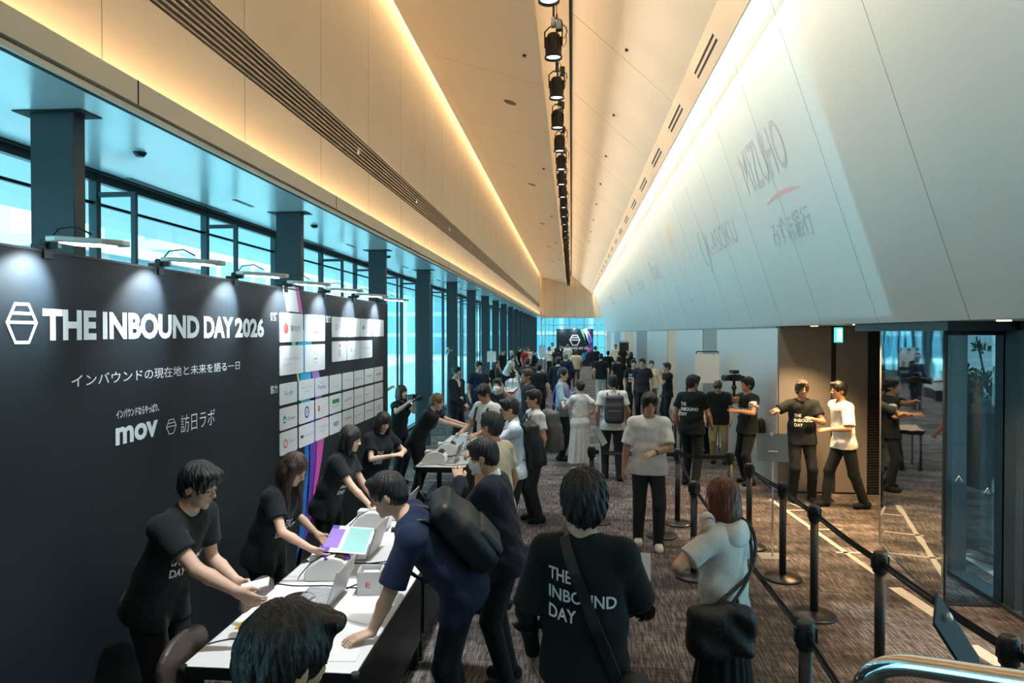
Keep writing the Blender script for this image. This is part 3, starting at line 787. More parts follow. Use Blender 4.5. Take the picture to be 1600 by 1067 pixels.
def person(x, y, face, label, H=1.72, female=False, skin='mid', hair=('short', 'black'), top=('tee', 'black'), bottom=('trousers', 'black'), shoes='black',
           lean=0, twist=0, side=0, head=(0, 0, 0), L=None, R=None, lpole=None, rpole=None, lpalm=None, rpalm=None, lcurl=0.45, rcurl=0.45, lhand=None, rhand=None,
           feet=None, group=None, extras=(), seed=None, h=None, drop=0.0, sleeve=0.62, world_hands=True):
    dist = math.hypot(x, y)
    if h is None: h = min(0.022, max(0.005, 0.00088 * dist))
    seed = seed if seed is not None else int(abs(x * 91 + y * 37) * 10) % 9973
    s = H / 1.75; hh = h * HQ
    rzv = math.radians(face - 90); Rw = np.array(Matrix.Rotation(rzv, 3, 'Z')); O = np.array((x, y, 0.0))
    toloc = lambda p: Rw.T @ (np.array(p, float) - O)
    P0 = np.array((0, 0, 0.92 * s - drop)); T = rot(twist, lean, side)
    B = lambda v: P0 + T @ (np.array(v, float) * s)
    sw = 0.142 if female else 0.165
    SL, SR = B((-sw, 0, 0.465)), B((sw, 0, 0.465)); neck = B((0, -0.012, 0.535)); RH = rot(*head)
    Rn = rot(head[0] * 0.5, (head[1] + lean) * 0.5, head[2] * 0.5)
    HC = neck + Rn @ (np.array((0, 0.032, 0.150)) * s)
    l1, l2 = 0.285 * s, 0.250 * s
    arms = {}
    for nm, S, tgt, pole, sg in (('L', SL, L, lpole, -1), ('R', SR, R, rpole, 1)):
        if tgt is None: W = S + np.array((sg * 0.075, 0.05, -0.50)) * s
        else: W = toloc(tgt)
        pole = (sg * 0.55, -0.55, -0.6) if pole is None else (Rw.T @ np.array(pole, float))
        Eb, W = ik(S, W, l1, l2, pole); arms[nm] = (S, Eb, W)
    ft = feet or (((-0.07, 0.0), (0.07, 0.02)) if top[0] == 'dress' else ((-0.10, 0.0), (0.10, 0.03)))
    legs = {}
    for nm, sg, f in (('L', -1, ft[0]), ('R', 1, ft[1])):
        hip = P0 + np.array((sg * 0.088, 0, -0.03)) * s; ank = np.array((f[0], f[1] - 0.04, (f[2] if len(f) > 2 else 0.0) + 0.075 * s))
        K, ank = ik(hip, ank, 0.425 * s, 0.42 * s, (sg * 0.08, 1, 0)); legs[nm] = (hip, K, ank)
    pts = np.array([SL, SR, HC, *[p for a in arms.values() for p in a], *[p for a in legs.values() for p in a]])
    lo = pts.min(0) - 0.24; hi = pts.max(0) + 0.24; lo[2] = -0.02
    af = 0.86 if female else 1.0; xd = T @ np.array((1, 0, 0))
    F = Field(lo, hi, hh)
    # body
    F.add(cone(B((0, 0, -0.02)), B((0, 0.0, 0.16)), 0.092 * s, 0.078 * s, xd, 1.55), 0.03)
    F.add(cone(B((0, 0, 0.16)), B((0, 0.0, 0.42)), 0.078 * s, 0.098 * s, xd, 1.5), 0.04)
    F.add(cone(SL, SR, 0.047 * s * af, 0.047 * s * af), 0.03)
    for S in (SL, SR): F.add(cone(neck, S, 0.045 * s, 0.045 * s * af), 0.03)
    for sg in (('L', -1), ('R', 1)):
        S, E_, W = arms[sg[0]]
        F.add(cone(S, E_, 0.050 * s * af, 0.039 * s * af), 0.02); F.add(cone(E_, E_ + (W - E_) * 0.35, 0.039 * s * af, 0.040 * s * af), 0.012); F.add(cone(E_ + (W - E_) * 0.35, W, 0.040 * s * af, 0.026 * s * af), 0.012)
        hd = (lhand if sg[0] == 'L' else rhand); d = nrm(W - E_) if hd is None else nrm(Rw.T @ np.array(hd, float))
        pn = (lpalm if sg[0] == 'L' else rpalm)
        if pn is None: n = np.array((-sg[1], 0.25, 0.0)) if (L if sg[0] == 'L' else R) is None else np.array((-sg[1] * 0.5, 0, -0.8))
        else: n = Rw.T @ np.array(pn, float)
        hand(F, W, d, n, -1 if sg[0] == 'L' else 1, s * (0.92 if female else 1.0), hh, lcurl if sg[0] == 'L' else rcurl)
        hip, K, A = legs[sg[0]]
        tk = 0.78 if (bottom[0] == 'skirt' or top[0] == 'dress') else 1.0
        F.add(cone(hip, K, 0.078 * s * tk, 0.052 * s * tk), 0.03); F.add(cone(K, K + (A - K) * 0.3, 0.052 * s * tk, 0.053 * s), 0.02); F.add(cone(K + (A - K) * 0.3, A, 0.053 * s, 0.036 * s), 0.02)
        F.add(cone(A + np.array((0, -0.02, -0.035)) * s, A + np.array((0, 0.13, -0.045)) * s, 0.034 * s, 0.028 * s), 0.02)
    if female and lean < 90:
        for q in (-1, 1): F.add(ell(B((q * 0.07, 0.085, 0.34)), np.array((0.06, 0.05, 0.06)) * s, T), 0.03)
    head_shape(F, HC, RH, s, female, hh, neck)
    body = F.obj('person', SKIN[skin]); body.location = O; body.rotation_euler = (0, 0, rzv)
    tag(body, label, 'person', group)
    info = dict(o=body, B=B, T=T, HC=HC, RH=RH, s=s, arms=arms, legs=legs, neck=neck, Rw=Rw, O=O, P0=P0, h=hh, female=female, xd=xd)
    # top
    kind, colr = top[0], top[1]
    if kind in ('suit', 'shirt_under'): pass
    def torso(off, hem, sl, slr, hole, nm, material, vneck=False, waist_in=0.0):
        G = Field(lo, hi, hh); bag = 0.012 if kind == 'tee' else 0.004
        G.add(cone(B((0, 0.0, 0.17)), B((0, 0.0, 0.42)), (0.088 - waist_in) * s + off + bag, 0.100 * s + off, xd, 1.52), 0.04)
        G.add(cone(B((0, 0, hem - 0.06)), B((0, 0.0, 0.17)), 0.094 * s + off + bag, (0.088 - waist_in) * s + off + bag, xd, 1.55), 0.04)
        G.add(cone(SL, SR, 0.049 * s * af + off, 0.049 * s * af + off), 0.04)
        for S in (SL, SR): G.add(cone(neck + T @ np.array((0, 0, -0.02)), S, 0.046 * s + off * 0.6, 0.046 * s * af + off), 0.04)
        if female:
            for q in (-1, 1): G.add(ell(B((q * 0.07, 0.085, 0.34)), np.array((0.062, 0.052, 0.062)) * s + off, T), 0.05)
        for a in ('L', 'R'):
            S, E_, W = arms[a]
            if sl <= 1: G.add(cone(S, S + (E_ - S) * (sl + 0.12), 0.054 * s * af + off, slr * s), 0.03)
            else:
                G.add(cone(S, E_, 0.054 * s * af + off, 0.045 * s * af + off), 0.02); G.add(cone(E_, W + (W - E_) * (sl - 2.0), 0.045 * s * af + off, 0.032 * s * af + off), 0.015)
        if hem < 0:      # the loose hem hangs over the hips and the tops of the thighs
            G.add(cone(B((0, 0, -0.06)), B((0, 0.0, 0.12)), 0.113 * s, 0.104 * s, xd, 1.52), 0.03)
            for a in ('L', 'R'):
                hip, K, A = legs[a]; G.add(cone(hip, hip + (K - hip) * 0.30, 0.108 * s, 0.103 * s), 0.05)
        if hh < 0.013: G.folds(0.0042, seed + len(nm))
        for a in ('L', 'R'):
            S, E_, W = arms[a]
            if sl <= 1:
                u = nrm(E_ - S); c = S + (E_ - S) * sl
                # cut the sleeve end inside a ball around the arm only
                q = G.sl(np.minimum(c, E_) - 0.13, np.maximum(c, E_) + 0.13, 0.0)
                g = G.grid(q); v = (g[0] - c[0]) * u[0] + (g[1] - c[1]) * u[1] + (g[2] - c[2]) * u[2]
                px_, py_, pz_ = g[0] - c[0], g[1] - c[1], g[2] - c[2]
                rad = np.sqrt(np.maximum(px_ ** 2 + py_ ** 2 + pz_ ** 2 - v ** 2, 0)); inside = (rad < 0.115 * s) & (v > 0) & (v < 0.12)
                near = cone(S, E_, slr * s + 0.012, slr * s + 0.012)[0](*g) < 0
                tors = cone(B((0, 0, -0.1)), B((0, 0, 0.42)), 0.10 * s + off, 0.10 * s + off, xd, 1.5)[0](*g) < 0
                G.d[q] = np.where(inside & near & ~tors, np.maximum(G.d[q], v.astype(np.float32)), G.d[q])
        up = T @ np.array((0, 0, 1.0))
        G.cut(B((0, 0, hem)), -up)
        G.sub(ell(B((0, 0.02, 0.575)), np.array((hole, hole, hole * 0.85)) * s, T), 0.008)
        if vneck: G.sub(cone(B((0, 0.12, 0.54)), B((0, 0.17, 0.20)), 0.075 * s, 0.008 * s, xd, 1.0), 0.004)
        info['field'] = (G, B((0, 0, hem)), up)
        return G.obj(nm, material, body)
    hemz = -0.10
    if kind == 'tee': info['top'] = torso(0.018, hemz, sleeve, 0.078 if not female else 0.070, 0.074, 't_shirt', C[colr])
    elif kind == 'shirt':
        info['top'] = torso(0.012, 0.0 if len(top) > 2 and top[2] == 'tucked' else -0.08, sleeve if len(top) > 3 else 2.0, 0.066, 0.068, 'shirt', C[colr])
        G = Field(HC - 0.3, HC + 0.2, hh)
        G.add(cone(neck + T @ np.array((0, 0.0, -0.03)), neck + T @ np.array((0, 0.012, 0.04)) * s, 0.074 * s, 0.066 * s), 0.0); G.sub(cone(neck + T @ np.array((0, 0.03, -0.06)), neck + T @ np.array((0, 0.05, 0.12)) * s, 0.05 * s, 0.066 * s), 0.004)
        G.cut(neck + T @ np.array((0, 0.0, 0.040)) * s, T @ np.array((0, 0.35, 1.0))); G.obj('collar', C[colr], info['top'])
    elif kind == 'suit':
        info['shirt'] = torso(0.004, 0.05, 0.5, 0.055, 0.060, 'shirt', C['white'])
        G = Field(HC - 0.3, HC + 0.2, hh)
        G.add(cone(neck + T @ np.array((0, 0.0, -0.03)), neck + T @ np.array((0, 0.012, 0.045)) * s, 0.072 * s, 0.066 * s), 0.0); G.cut(neck + T @ np.array((0, 0.0, 0.030)) * s, T @ np.array((0, 0.45, 1.0))); G.obj('collar', C['white'], info['shirt'])
        info['top'] = torso(0.022, -0.14, 1.96, 0.07, 0.088, 'jacket', C[colr], vneck=True)
    elif kind == 'dress':
        info['top'] = torso(0.012, 0.10, sleeve, 0.066, 0.075, 'dress_top', C[colr])
        G = Field((lo[0], lo[1], 0), hi, hh)
        G.add(cone(B((0, 0, 0.18)), B((0, 0, 0.0)), 0.092 * s, 0.134 * s, xd, 1.45), 0.03); G.add(cone(P0, np.array((0, 0.01, 0.14)), 0.134 * s, 0.170 * s, (1, 0, 0), 1.4), 0.04)
        g = G.grid((slice(None),) * 3); G.d = G.d + (0.010 * np.sin(11 * np.arctan2(g[0], g[1] + 0 * g[0]) + 3 * g[2]) * np.clip(0.95 - g[2], 0, 1)).astype(np.float32)
        G.cut((0, 0, 0.15), (0, 0, -1)); G.obj('skirt', C[colr], body)
    # bottom
    bk, bc = bottom
    if bk == 'trousers':
        G = Field((lo[0], lo[1], 0), (hi[0], hi[1], P0[2] + 0.3), hh)
        G.add(cone(B((0, 0, -0.03)), B((0, 0.0, 0.12)), 0.103 * s, 0.095 * s, xd, 1.52), 0.03)
        for a in ('L', 'R'):
            hip, K, A = legs[a]; A2 = A + np.array((0, 0, -0.055)) * s
            G.add(cone(hip, K, 0.096 * s, 0.073 * s), 0.03); G.add(cone(K, A2, 0.073 * s, 0.058 * s), 0.02)
        if hh < 0.013: G.folds(0.004, seed + 5, 0.8)
        G.cut(B((0, 0, 0.10 if (kind == 'shirt' and len(top) > 2) else 0.04)), T @ np.array((0, 0, 1.0)))
        for a in ('L', 'R'):
            hip, K, A = legs[a]; z = A[2] - 0.045 * s
            q = G.sl((A[0] - 0.09, A[1] - 0.09, 0), (A[0] + 0.09, A[1] + 0.09, z), 0)
            if q is not None: g = G.grid(q); G.d[q] = np.maximum(G.d[q], (z - g[2]).astype(np.float32))
        info['bottom'] = G.obj('trousers', C[bc], body)
    elif bk == 'skirt':
        G = Field((lo[0], lo[1], 0), (hi[0], hi[1], P0[2] + 0.3), hh)
        G.add(cone(B((0, 0, 0.0)), B((0, 0, -0.08)), 0.106 * s, 0.118 * s, xd, 1.5), 0.03); G.add(cone(P0 + np.array((0, 0, -0.06)), np.array((0, 0.01, 0.25)), 0.118 * s, 0.19 * s, (1, 0, 0), 1.4), 0.04)
        g = G.grid((slice(None),) * 3); G.d = G.d + (0.012 * np.sin(16 * np.arctan2(g[0], g[1] + 0 * g[0])) * np.clip(0.95 - g[2], 0, 1)).astype(np.float32)
        G.cut((0, 0, 0.27), (0, 0, -1)); G.cut(B((0, 0, 0.02)), T @ np.array((0, 0, 1.0))); info['bottom'] = G.obj('skirt', C[bc], body)
    for a in ('L', 'R'):
        A = legs[a][2]
        G = Field(A - 0.25, A + 0.25, max(hh, 0.006)); G.add(cone(A + np.array((0, -0.035, -0.030)) * s, A + np.array((0, 0.14, -0.042)) * s, 0.046 * s, 0.042 * s, (1, 0, 0), 1.05), 0.01); G.add(cone(A + np.array((0, -0.015, -0.04)) * s, A + np.array((0, 0, 0.01)) * s, 0.045 * s, 0.043 * s), 0.02)
        G.cut((0, 0, A[2] - 0.075 * s), (0, 0, -1), 0.004); G.cut(A + np.array((0, 0, 0.012)) * s, (0, 0.15, 1), 0.004); G.obj('shoe', C[shoes] if shoes != 'white' else M_white, body)
    if hair:
        info['hair'] = hair_shape(hair[0], HC, RH, s * (hair[2] if len(hair) > 2 else 1.0), max(0.004, hh * 0.9), seed, (0, 0.0, -1)).obj('hair', HAIR[hair[1]], body)
    if hh < 0.016:
        HM = Matrix(RH.tolist()); hp = lambda v: Vector(HC) + HM @ (Vector(v) * s)
        mv = body.data; co = np.empty(len(mv.vertices) * 3); mv.vertices.foreach_get('co', co); co = co.reshape(-1, 3)
        ls = np.empty(len(mv.loops), np.int32); mv.loops.foreach_get('vertex_index', ls); qd = ls.reshape(-1, 4)
        rel = (co - HC) @ RH; okv = (np.abs(rel[:, 0]) < 0.07) & (rel[:, 1] > 0.02) & (np.abs(rel[:, 2]) < 0.13); qd = qd[okv[qd].all(1)]
        bv = BVHTree.FromPolygons([Vector(v) for v in co[qd.ravel()]], [(4 * i, 4 * i + 1, 4 * i + 2, 4 * i + 3) for i in range(len(qd))])
        fwd = HM @ Vector((0, 1, 0))
        def onface(xx, zz, out):
            hit = bv.ray_cast(hp((xx, 0.25, zz)), -fwd)[0]
            return (hit if hit is not None else hp((xx, 0.085, zz))) + fwd * out
        for q in (-1, 1):
            m = MB(); m.sphere(onface(q * 0.031, -0.001, -0.0022), (0.0125 * s, 0.0045 * s, 0.0048 * s), 12, 8, M=HM); m.build('eye', M_eye, body)
            if hh < 0.011:
                m = MB(); m.tube([onface(q * 0.015, 0.018, 0.0), onface(q * 0.023, 0.0215, 0.0), onface(q * 0.034, 0.0225, 0.0), onface(q * 0.046, 0.018, 0.0)], [0.0018 * s, 0.0028 * s, 0.0026 * s, 0.0012 * s], 6); m.build('eyebrow', HAIR[hair[1] if hair else 'black'], body)
        if 'mask' not in extras:
            m = MB(); m.sphere(onface(0, -0.0560, -0.0020), (0.0190 * s, 0.0045 * s, 0.0038 * s), 14, 6, M=HM); m.sphere(onface(0, -0.0665, -0.0020), (0.0165 * s, 0.0045 * s, 0.0042 * s), 14, 6, M=HM); m.build('mouth', M_lip, body)
    ex = dict(e if isinstance(e, tuple) else (e, None) for e in extras)
    HM = Matrix(RH.tolist()); hp = lambda v: Vector(HC) + HM @ (Vector(v) * s)
    if 'mask' in ex:
        G = Field(HC - 0.2, HC + 0.2, max(0.004, hh * 0.8)); P = lambda v: HC + RH @ (np.array(v, float) * s)
        G.add(ell(P((0, 0.030, -0.055)), np.array((0.068, 0.082, 0.066)) * s, RH), 0.0); G.add(ell(P((0, 0.09, -0.04)), np.array((0.022, 0.032, 0.035)) * s, RH), 0.02)
        G.cut(P((0, 0.02, 0)), -(RH @ np.array((0, 1, 0.1)))); G.obj('face_mask', M_mask, body)
        m = MB()
        for q in (-1, 1): m.tube([hp((q * 0.066, 0.03, -0.03)), hp((q * 0.080, -0.02, -0.005))], 0.0018, 5); m.tube([hp((q * 0.066, 0.025, -0.075)), hp((q * 0.079, -0.02, -0.03))], 0.0018, 5)
        m.build('mask_strap', M_mask, body)
    if 'glasses' in ex:
        m = MB()
        for q in (-1, 1):
            m.tube([hp((q * 0.031 + 0.022 * math.cos(t), 0.098, 0.018 * math.sin(t))) for t in np.linspace(0, 2 * PI, 15)[:-1]], 0.0018, 5, closed=True)
            m.tube([hp((q * 0.053, 0.097, 0.004)), hp((q * 0.078, 0.0, 0.004))], 0.0018, 5)
        m.tube([hp((-0.010, 0.098, 0.006)), hp((0.010, 0.098, 0.006))], 0.0018, 5); m.build('glasses', M_blackmetal, body)
    if 'earphone' in ex:
        m = MB(); q = ex['earphone'] or 1; m.sphere(hp((q * 0.083, -0.002, -0.010)), 0.010, 10, 6); m.build('earphone', M_blackmetal, body)
    if 'lanyard' in ex:
        bb = lambda v: Vector(B(v)); m = MB(); c = ex['lanyard'] or M_blackmetal
        for q in (-1, 1): m.tube([bb((q * 0.07, 0.0, 0.560)), bb((q * 0.070, 0.10, 0.46)), bb((q * 0.03, 0.148, 0.30)), bb((0, 0.150, 0.20))], 0.005, 5)
        ln = m.build('lanyard', c, body); m = MB(); m.cbox(bb((0, 0.158, 0.13)), (0.09, 0.006, 0.12), rot=(math.radians(-lean), 0, 0)); m.build('name_badge', M_white, body)
    if 'armband' in ex:
        a, f = ex['armband']; S, E_, W = arms[a]; m = MB(); u = nrm(E_ - S); p = S + (E_ - S) * f; m.cyl(p - u * 0.04, p + u * 0.04, 0.078 * s, 0.078 * s, 20, True); m.build('armband', M_white, body)
    if 'watch' in ex:
        a = ex['watch'] or 'L'; S, E_, W = arms[a]; m = MB(); u = nrm(W - E_); p = W - u * 0.03; m.cyl(p - u * 0.014, p + u * 0.014, 0.033 * s, 0.032 * s, 16); m.build('wristwatch', M_blackmetal, body)
    if 'undersleeve' in ex:
        for a in ('L', 'R'):
            G = Field(lo, hi, hh)
            S, E_, W = arms[a]; G.add(cone(S + (E_ - S) * 0.4, E_, 0.056 * s, 0.050 * s), 0.02); G.add(cone(E_, W, 0.050 * s, 0.036 * s), 0.015)
            G.folds(0.003, 77); G.obj('undershirt_sleeve', C['black'], body)
    if 'print' in ex: shirt_print(info, **ex['print'])
    return info

def shirt_print(info, lines, side='back', cx=0.0, z=0.36, w=0.30, line_h=0.055, gap=0.022, bold=0.03, tilt=0.0):
    """lines of lettering laid onto the shirt: list of (text, share of the width)"""
    me = info['top'].data
    bv = BVHTree.FromPolygons([v.co.copy() for v in me.vertices], [tuple(p.vertices) for p in me.polygons])
    T, B, s = info['T'], info['B'], info['s']; sg = -1 if side == 'back' else 1
    mb = MB(); zz = z
    for body, share in lines:
        if body != ' ':
            ux = (1, 0, 0) if side == 'back' else (-1, 0, 0)
            t = MB(); add_text(t, body, (0, 0, 0), (1, 0, 0), (0, 1, 0), w=w * share, h=line_h, bold=bold, lift=0)
            # finer cells so that the letters can follow the cloth
            bm = bmesh.new(); vs = [bm.verts.new(v) for v in t.v]
            for f in t.f:
                try: bm.faces.new([vs[i] for i in f])
                except ValueError: pass
            bmesh.ops.subdivide_edges(bm, edges=[e for e in bm.edges if e.calc_length() > 0.025], cuts=2, use_grid_fill=True)
            bmesh.ops.triangulate(bm, faces=bm.faces[:])
            for _ in range(2): bmesh.ops.subdivide_edges(bm, edges=[e for e in bm.edges if e.calc_length() > 0.013], cuts=1); bmesh.ops.triangulate(bm, faces=bm.faces[:]); bm.verts.index_update()
            k = len(mb.v); okv = []
            for v in bm.verts:
                lx = cx + (v.co.x - w * 0.5) * (1 if side == 'back' else -1); lz = zz + v.co.y + tilt * v.co.x
                o = Vector(B((lx / s, sg * 0.6 / s, lz))); d = Vector(T @ np.array((0, -sg, 0.0)))
                hit = bv.ray_cast(o, d)
                if hit[0] is None: okv.append(False); mb.v.append(tuple(o))
                else: okv.append(True); mb.v.append(tuple(hit[0] - d * 0.010))
            for f in bm.faces:
                ii = [v.index for v in f.verts]
                if all(okv[i] for i in ii): mb.face([k + i for i in ii])
            bm.free()
        zz -= line_h + gap
    if mb.f: mb.build('printed_lettering', M_print, info['top'], fix=False)

# ------------------------------------------------------------------ printed display wall behind the reception desk
XB = -2.6
bp = lambda px, py: on_x(px, py, XB)
M_print_black = mat('printed_black_cloth', (0.012, 0.018, 0.023), 0.55, spec=0.25, noise=0.06, nscale=2)
M_letter = mat('white_lettering', (0.82, 0.85, 0.87), 0.5)
M_card = mat('white_card', (0.80, 0.83, 0.86), 0.45)
STR = {k: mat('stripe_' + k, c, 0.45) for k, c in dict(green=(0.10, 0.55, 0.22), lime=(0.45, 0.72, 0.40), cyan=(0.02, 0.38, 0.68), blue=(0.02, 0.18, 0.60), violet=(0.13, 0.05, 0.42), lilac=(0.30, 0.18, 0.62), pink=(0.62, 0.09, 0.42), white=(0.78, 0.82, 0.84)).items()}
LG = {k: mat('logo_' + k, c, 0.5) for k, c in dict(red=(0.70, 0.05, 0.04), dark=(0.03, 0.035, 0.05), blue=(0.03, 0.10, 0.55), navy=(0.02, 0.03, 0.16), teal=(0.0, 0.28, 0.36), orange=(0.85, 0.38, 0.05), grey=(0.42, 0.44, 0.46), green=(0.03, 0.30, 0.08), yellow=(0.80, 0.60, 0.05), violet=(0.22, 0.18, 0.50), pale=(0.62, 0.60, 0.64), pinkish=(0.75, 0.35, 0.40)).items()}
def hexagon_mark(mb, P, t, mi=0):
    """the pressed hexagon with two cross bars; P(u, v) maps the unit mark to space, t is the bar width in mark units"""
    out = [(0.27, 0), (0.73, 0), (1.0, 0.52), (0.73, 1), (0.27, 1), (0.0, 0.52)]
    cx, cy = 0.5, 0.5
    inn = [(cx + (x - cx) * (1 - 2.4 * t), cy + (y - cy) * (1 - 2.0 * t)) for x, y in out]
    for i in range(6):
        j = (i + 1) % 6; mb.poly([P(*out[i]), P(*out[j]), P(*inn[j]), P(*inn[i])], mi)
    for y, x0, x1 in ((0.52, 0.07, 0.93), (0.74, 0.16, 0.84)):
        mb.poly([P(x0, y - t * 0.5), P(x1, y - t * 0.5), P(x1, y + t * 0.5), P(x0, y + t * 0.5)], mi)
dw = empty('display_wall', (XB, 0, 0), label='long black printed display wall with white event title behind the reception tables', cat='display wall')
def dwb(mb, name, mats, par=None):
    mb.v = [(v[0] - XB, v[1], v[2]) for v in mb.v]; return mb.build(name, mats, par or dw, fix=False)
Yend = bp(605, 478).y; ZB = 2.80
m = MB(); m.box((XB - 0.05, 1.0, 0), (XB, Yend, ZB)); dwb(m, 'panel', M_print_black)
m = MB(); m.box((XB - 0.052, 1.0, ZB), (XB + 0.004, Yend, ZB + 0.012)); m.box((XB - 0.052, Yend, 0), (XB + 0.003, Yend + 0.012, ZB + 0.012))
for y in (2.4, 5.0, 7.5, 9.4): m.box((XB - 0.55, y, 0), (XB - 0.05, y + 0.05, 0.03)); m.box((XB - 0.10, y, 0), (XB - 0.05, y + 0.05, ZB))
dwb(m, 'edge_frame', M_blackmetal)
def wtext(mb, s, p0, p1, h0=None, bold=0.0, lift=0.003, mi=0):
    """lettering from lower left pixel p0 to upper right pixel p1"""
    a = bp(*p0); b = bp(*p1); add_text(mb, s, a, (0, 1, 0), (0, 0, 1), w=b.y - a.y, h=(h0 or b.z - a.z), bold=bold, lift=lift, mi=mi)
m = MB(); a = bp(66, 532); hgt = bp(66, 482).z - a.z
y_in, y_day, y_20, y_end = bp(160, 531).y, bp(318, 530).y, bp(366, 530).y, bp(412, 529).y
for s_, ya, yb in (('THE', a.y, bp(150, 531).y), ('INBOUND', y_in, bp(311, 530).y), ('DAY', y_day, bp(364, 530).y), ('2026', y_20 + 0.01, y_end)):
    add_text(m, s_, (XB, ya, bp(66, 532).z), (0, 1, 0), (0, 0, 1), w=yb - ya, h=hgt, bold=0.042, lift=0.003)
dwb(m, 'title_lettering', M_letter)
m = MB(); a = bp(8, 538); b = bp(58, 474); hexagon_mark(m, lambda u, v: (XB + 0.003, a.y + (b.y - a.y) * u, a.z + (b.z - a.z) * v), 0.075); dwb(m, 'logo_mark', M_letter)
m = MB(); wtext(m, 'インバウンドの現在地と未来を語る一日', (111, 606), (374, 566), h0=bp(111, 587).z - bp(111, 607).z, bold=0.004); dwb(m, 'subtitle_lettering', M_letter)
m = MB(); wtext(m, 'インバウンドならやっぱり、', (181, 655), (248, 640), h0=0.052, bold=0.02); wtext(m, 'mov', (180, 697), (246, 655), bold=0.035)
a = bp(259, 680); b = bp(275, 653); hexagon_mark(m, lambda u, v: (XB + 0.003, a.y + (b.y - a.y) * u, a.z + (b.z - a.z) * v), 0.05)
wtext(m, '訪日ラボ', (282, 677), (335, 640), h0=bp(282, 648).z - bp(282, 676).z, bold=-0.006); dwb(m, 'sponsor_lettering', M_letter)
m = MB(); wtext(m, '後援', (422, 501), (433, 488), h0=0.075, bold=0.02); wtext(m, '協賛', (509, 504), (517, 494), h0=0.075, bold=0.02); wtext(m, '協力', (422, 616), (433, 602), h0=0.075, bold=0.02); dwb(m, 'heading_lettering', M_letter)
# ribbon of coloured stripes that folds back on itself
def ribbon(name, cl, pts):
    m = MB(); m.poly([bp(*p) + Vector((0.0012, 0, 0)) for p in pts]); dwb(m, name, STR[cl])
ribbon('stripe', 'white', [(441, 446), (461, 448), (467, 488), (448, 486)])
ribbon('stripe', 'pink', [(461, 448), (466, 449), (473, 490), (467, 488)])
ribbon('stripe', 'lime', [(450, 500), (462, 500), (472, 640), (466, 600)])
ribbon('stripe', 'cyan', [(460, 490), (488, 540), (487, 620), (480, 690), (472, 640), (462, 540)])
ribbon('stripe', 'lilac', [(478, 500), (500, 590), (504, 640), (498, 660), (484, 640), (487, 560)])
ribbon('stripe', 'blue', [(474, 640), (486, 640), (483, 760), (470, 880), (460, 905), (477, 740)])
ribbon('stripe', 'violet', [(485, 600), (498, 640), (494, 720), (482, 830), (474, 850), (482, 740)])
ribbon('stripe', 'pink', [(498, 650), (510, 652), (503, 715), (488, 800), (481, 830), (493, 720)])
ribbon('stripe', 'green', [(466, 860), (474, 850), (465, 905), (455, 920)])
# sponsor cards
def rrect(mb, y0, y1, z0, z1, r, x, mi=0, lift=0.006):
    pts = []
    for cy, cz, a0 in ((y1 - r, z1 - r, 0), (y0 + r, z1 - r, 90), (y0 + r, z0 + r, 180), (y1 - r, z0 + r, 270)):
        for t in (0, 30, 60, 90): pts.append((x, cy + r * math.cos(math.radians(a0 + t)), cz + r * math.sin(math.radians(a0 + t))))
    mb.prism(pts, (lift, 0, 0), mi)
def card(px0, px1, ztop, zbot, items):
    y0, y1 = bp(px0, 560).y, bp(px1, 560).y
    m = MB(); rrect(m, y0, y1, zbot, ztop, 0.018, XB); c = dwb(m, 'logo_card', M_card)
    m = MB(); mats = []
    w = y1 - y0; hh = ztop - zbot
    for it in items:
        k = len(mats); mats.append(LG[it[-1]])
        U = lambda u, v: Vector((XB + 0.0068, y0 + w * u, zbot + hh * v))
        if it[0] == 'T': add_text(m, it[1], U(it[2], it[3]), (0, 1, 0), (0, 0, 1), w=w * it[4], h=hh * it[5], bold=it[6], lift=0.0, mi=k)
        elif it[0] == 'O': m.poly([U(it[1] + it[3] * math.cos(t), it[2] + it[4] * math.sin(t)) for t in np.linspace(0, 2 * PI, 25)[:-1]], k)
        elif it[0] == 'R':
            n = 24; a_, b_, r0, r1, th = it[1], it[2], it[3], it[4], it[5]
            for i in range(n):
                t0, t1 = 2 * PI * i / n, 2 * PI * (i + 1) / n
                m.poly([U(a_ + r0 * math.cos(t0), b_ + r1 * math.sin(t0)), U(a_ + r0 * math.cos(t1), b_ + r1 * math.sin(t1)), U(a_ + r0 * th * math.cos(t1), b_ + r1 * th * math.sin(t1)), U(a_ + r0 * th * math.cos(t0), b_ + r1 * th * math.sin(t0))], k)
        elif it[0] == 'B': m.poly([U(it[1], it[2]), U(it[3], it[2]), U(it[3], it[4]), U(it[1], it[4])], k)
        elif it[0] == 'P': m.poly([U(*q) for q in it[1]], k)
    if m.f: m.v = [(v[0] - XB, v[1], v[2]) for v in m.v]; m.build('card_logo', mats, c, fix=False)
zA0, zA1 = bp(436, 488).z, bp(436, 535).z; zB0, zB1 = bp(436, 540.5).z, bp(436, 587.5).z
card(435.8, 472.9, zA0, zA1, [('O', 0.26, 0.47, 0.10, 0.19, 'red'), ('T', '観光庁', 0.45, 0.38, 0.42, 0.20, 0.0, 'dark')])
card(475.3, 507.0, zA0, zA1, [('T', 'JNTO', 0.30, 0.42, 0.42, 0.24, 0.02, 'dark'), ('B', 0.45, 0.30, 0.65, 0.35, 'red')])
card(436.0, 473.0, zB0, zB1, [('T', 'ATELIER TOKYO', 0.15, 0.50, 0.70, 0.08, 0, 'pinkish'), ('T', 'tourism', 0.15, 0.32, 0.3, 0.08, 0, 'pinkish')])
card(475.5, 507.0, zB0, zB1, [('R', 0.5, 0.5, 0.13, 0.22, 0.82, 'pale'), ('B', 0.44, 0.42, 0.58, 0.50, 'orange')])
zC0, zC1 = bp(520, 494.7).z, bp(520, 526.8).z; zD0, zD1 = bp(520, 533.5).z, bp(520, 565.5).z
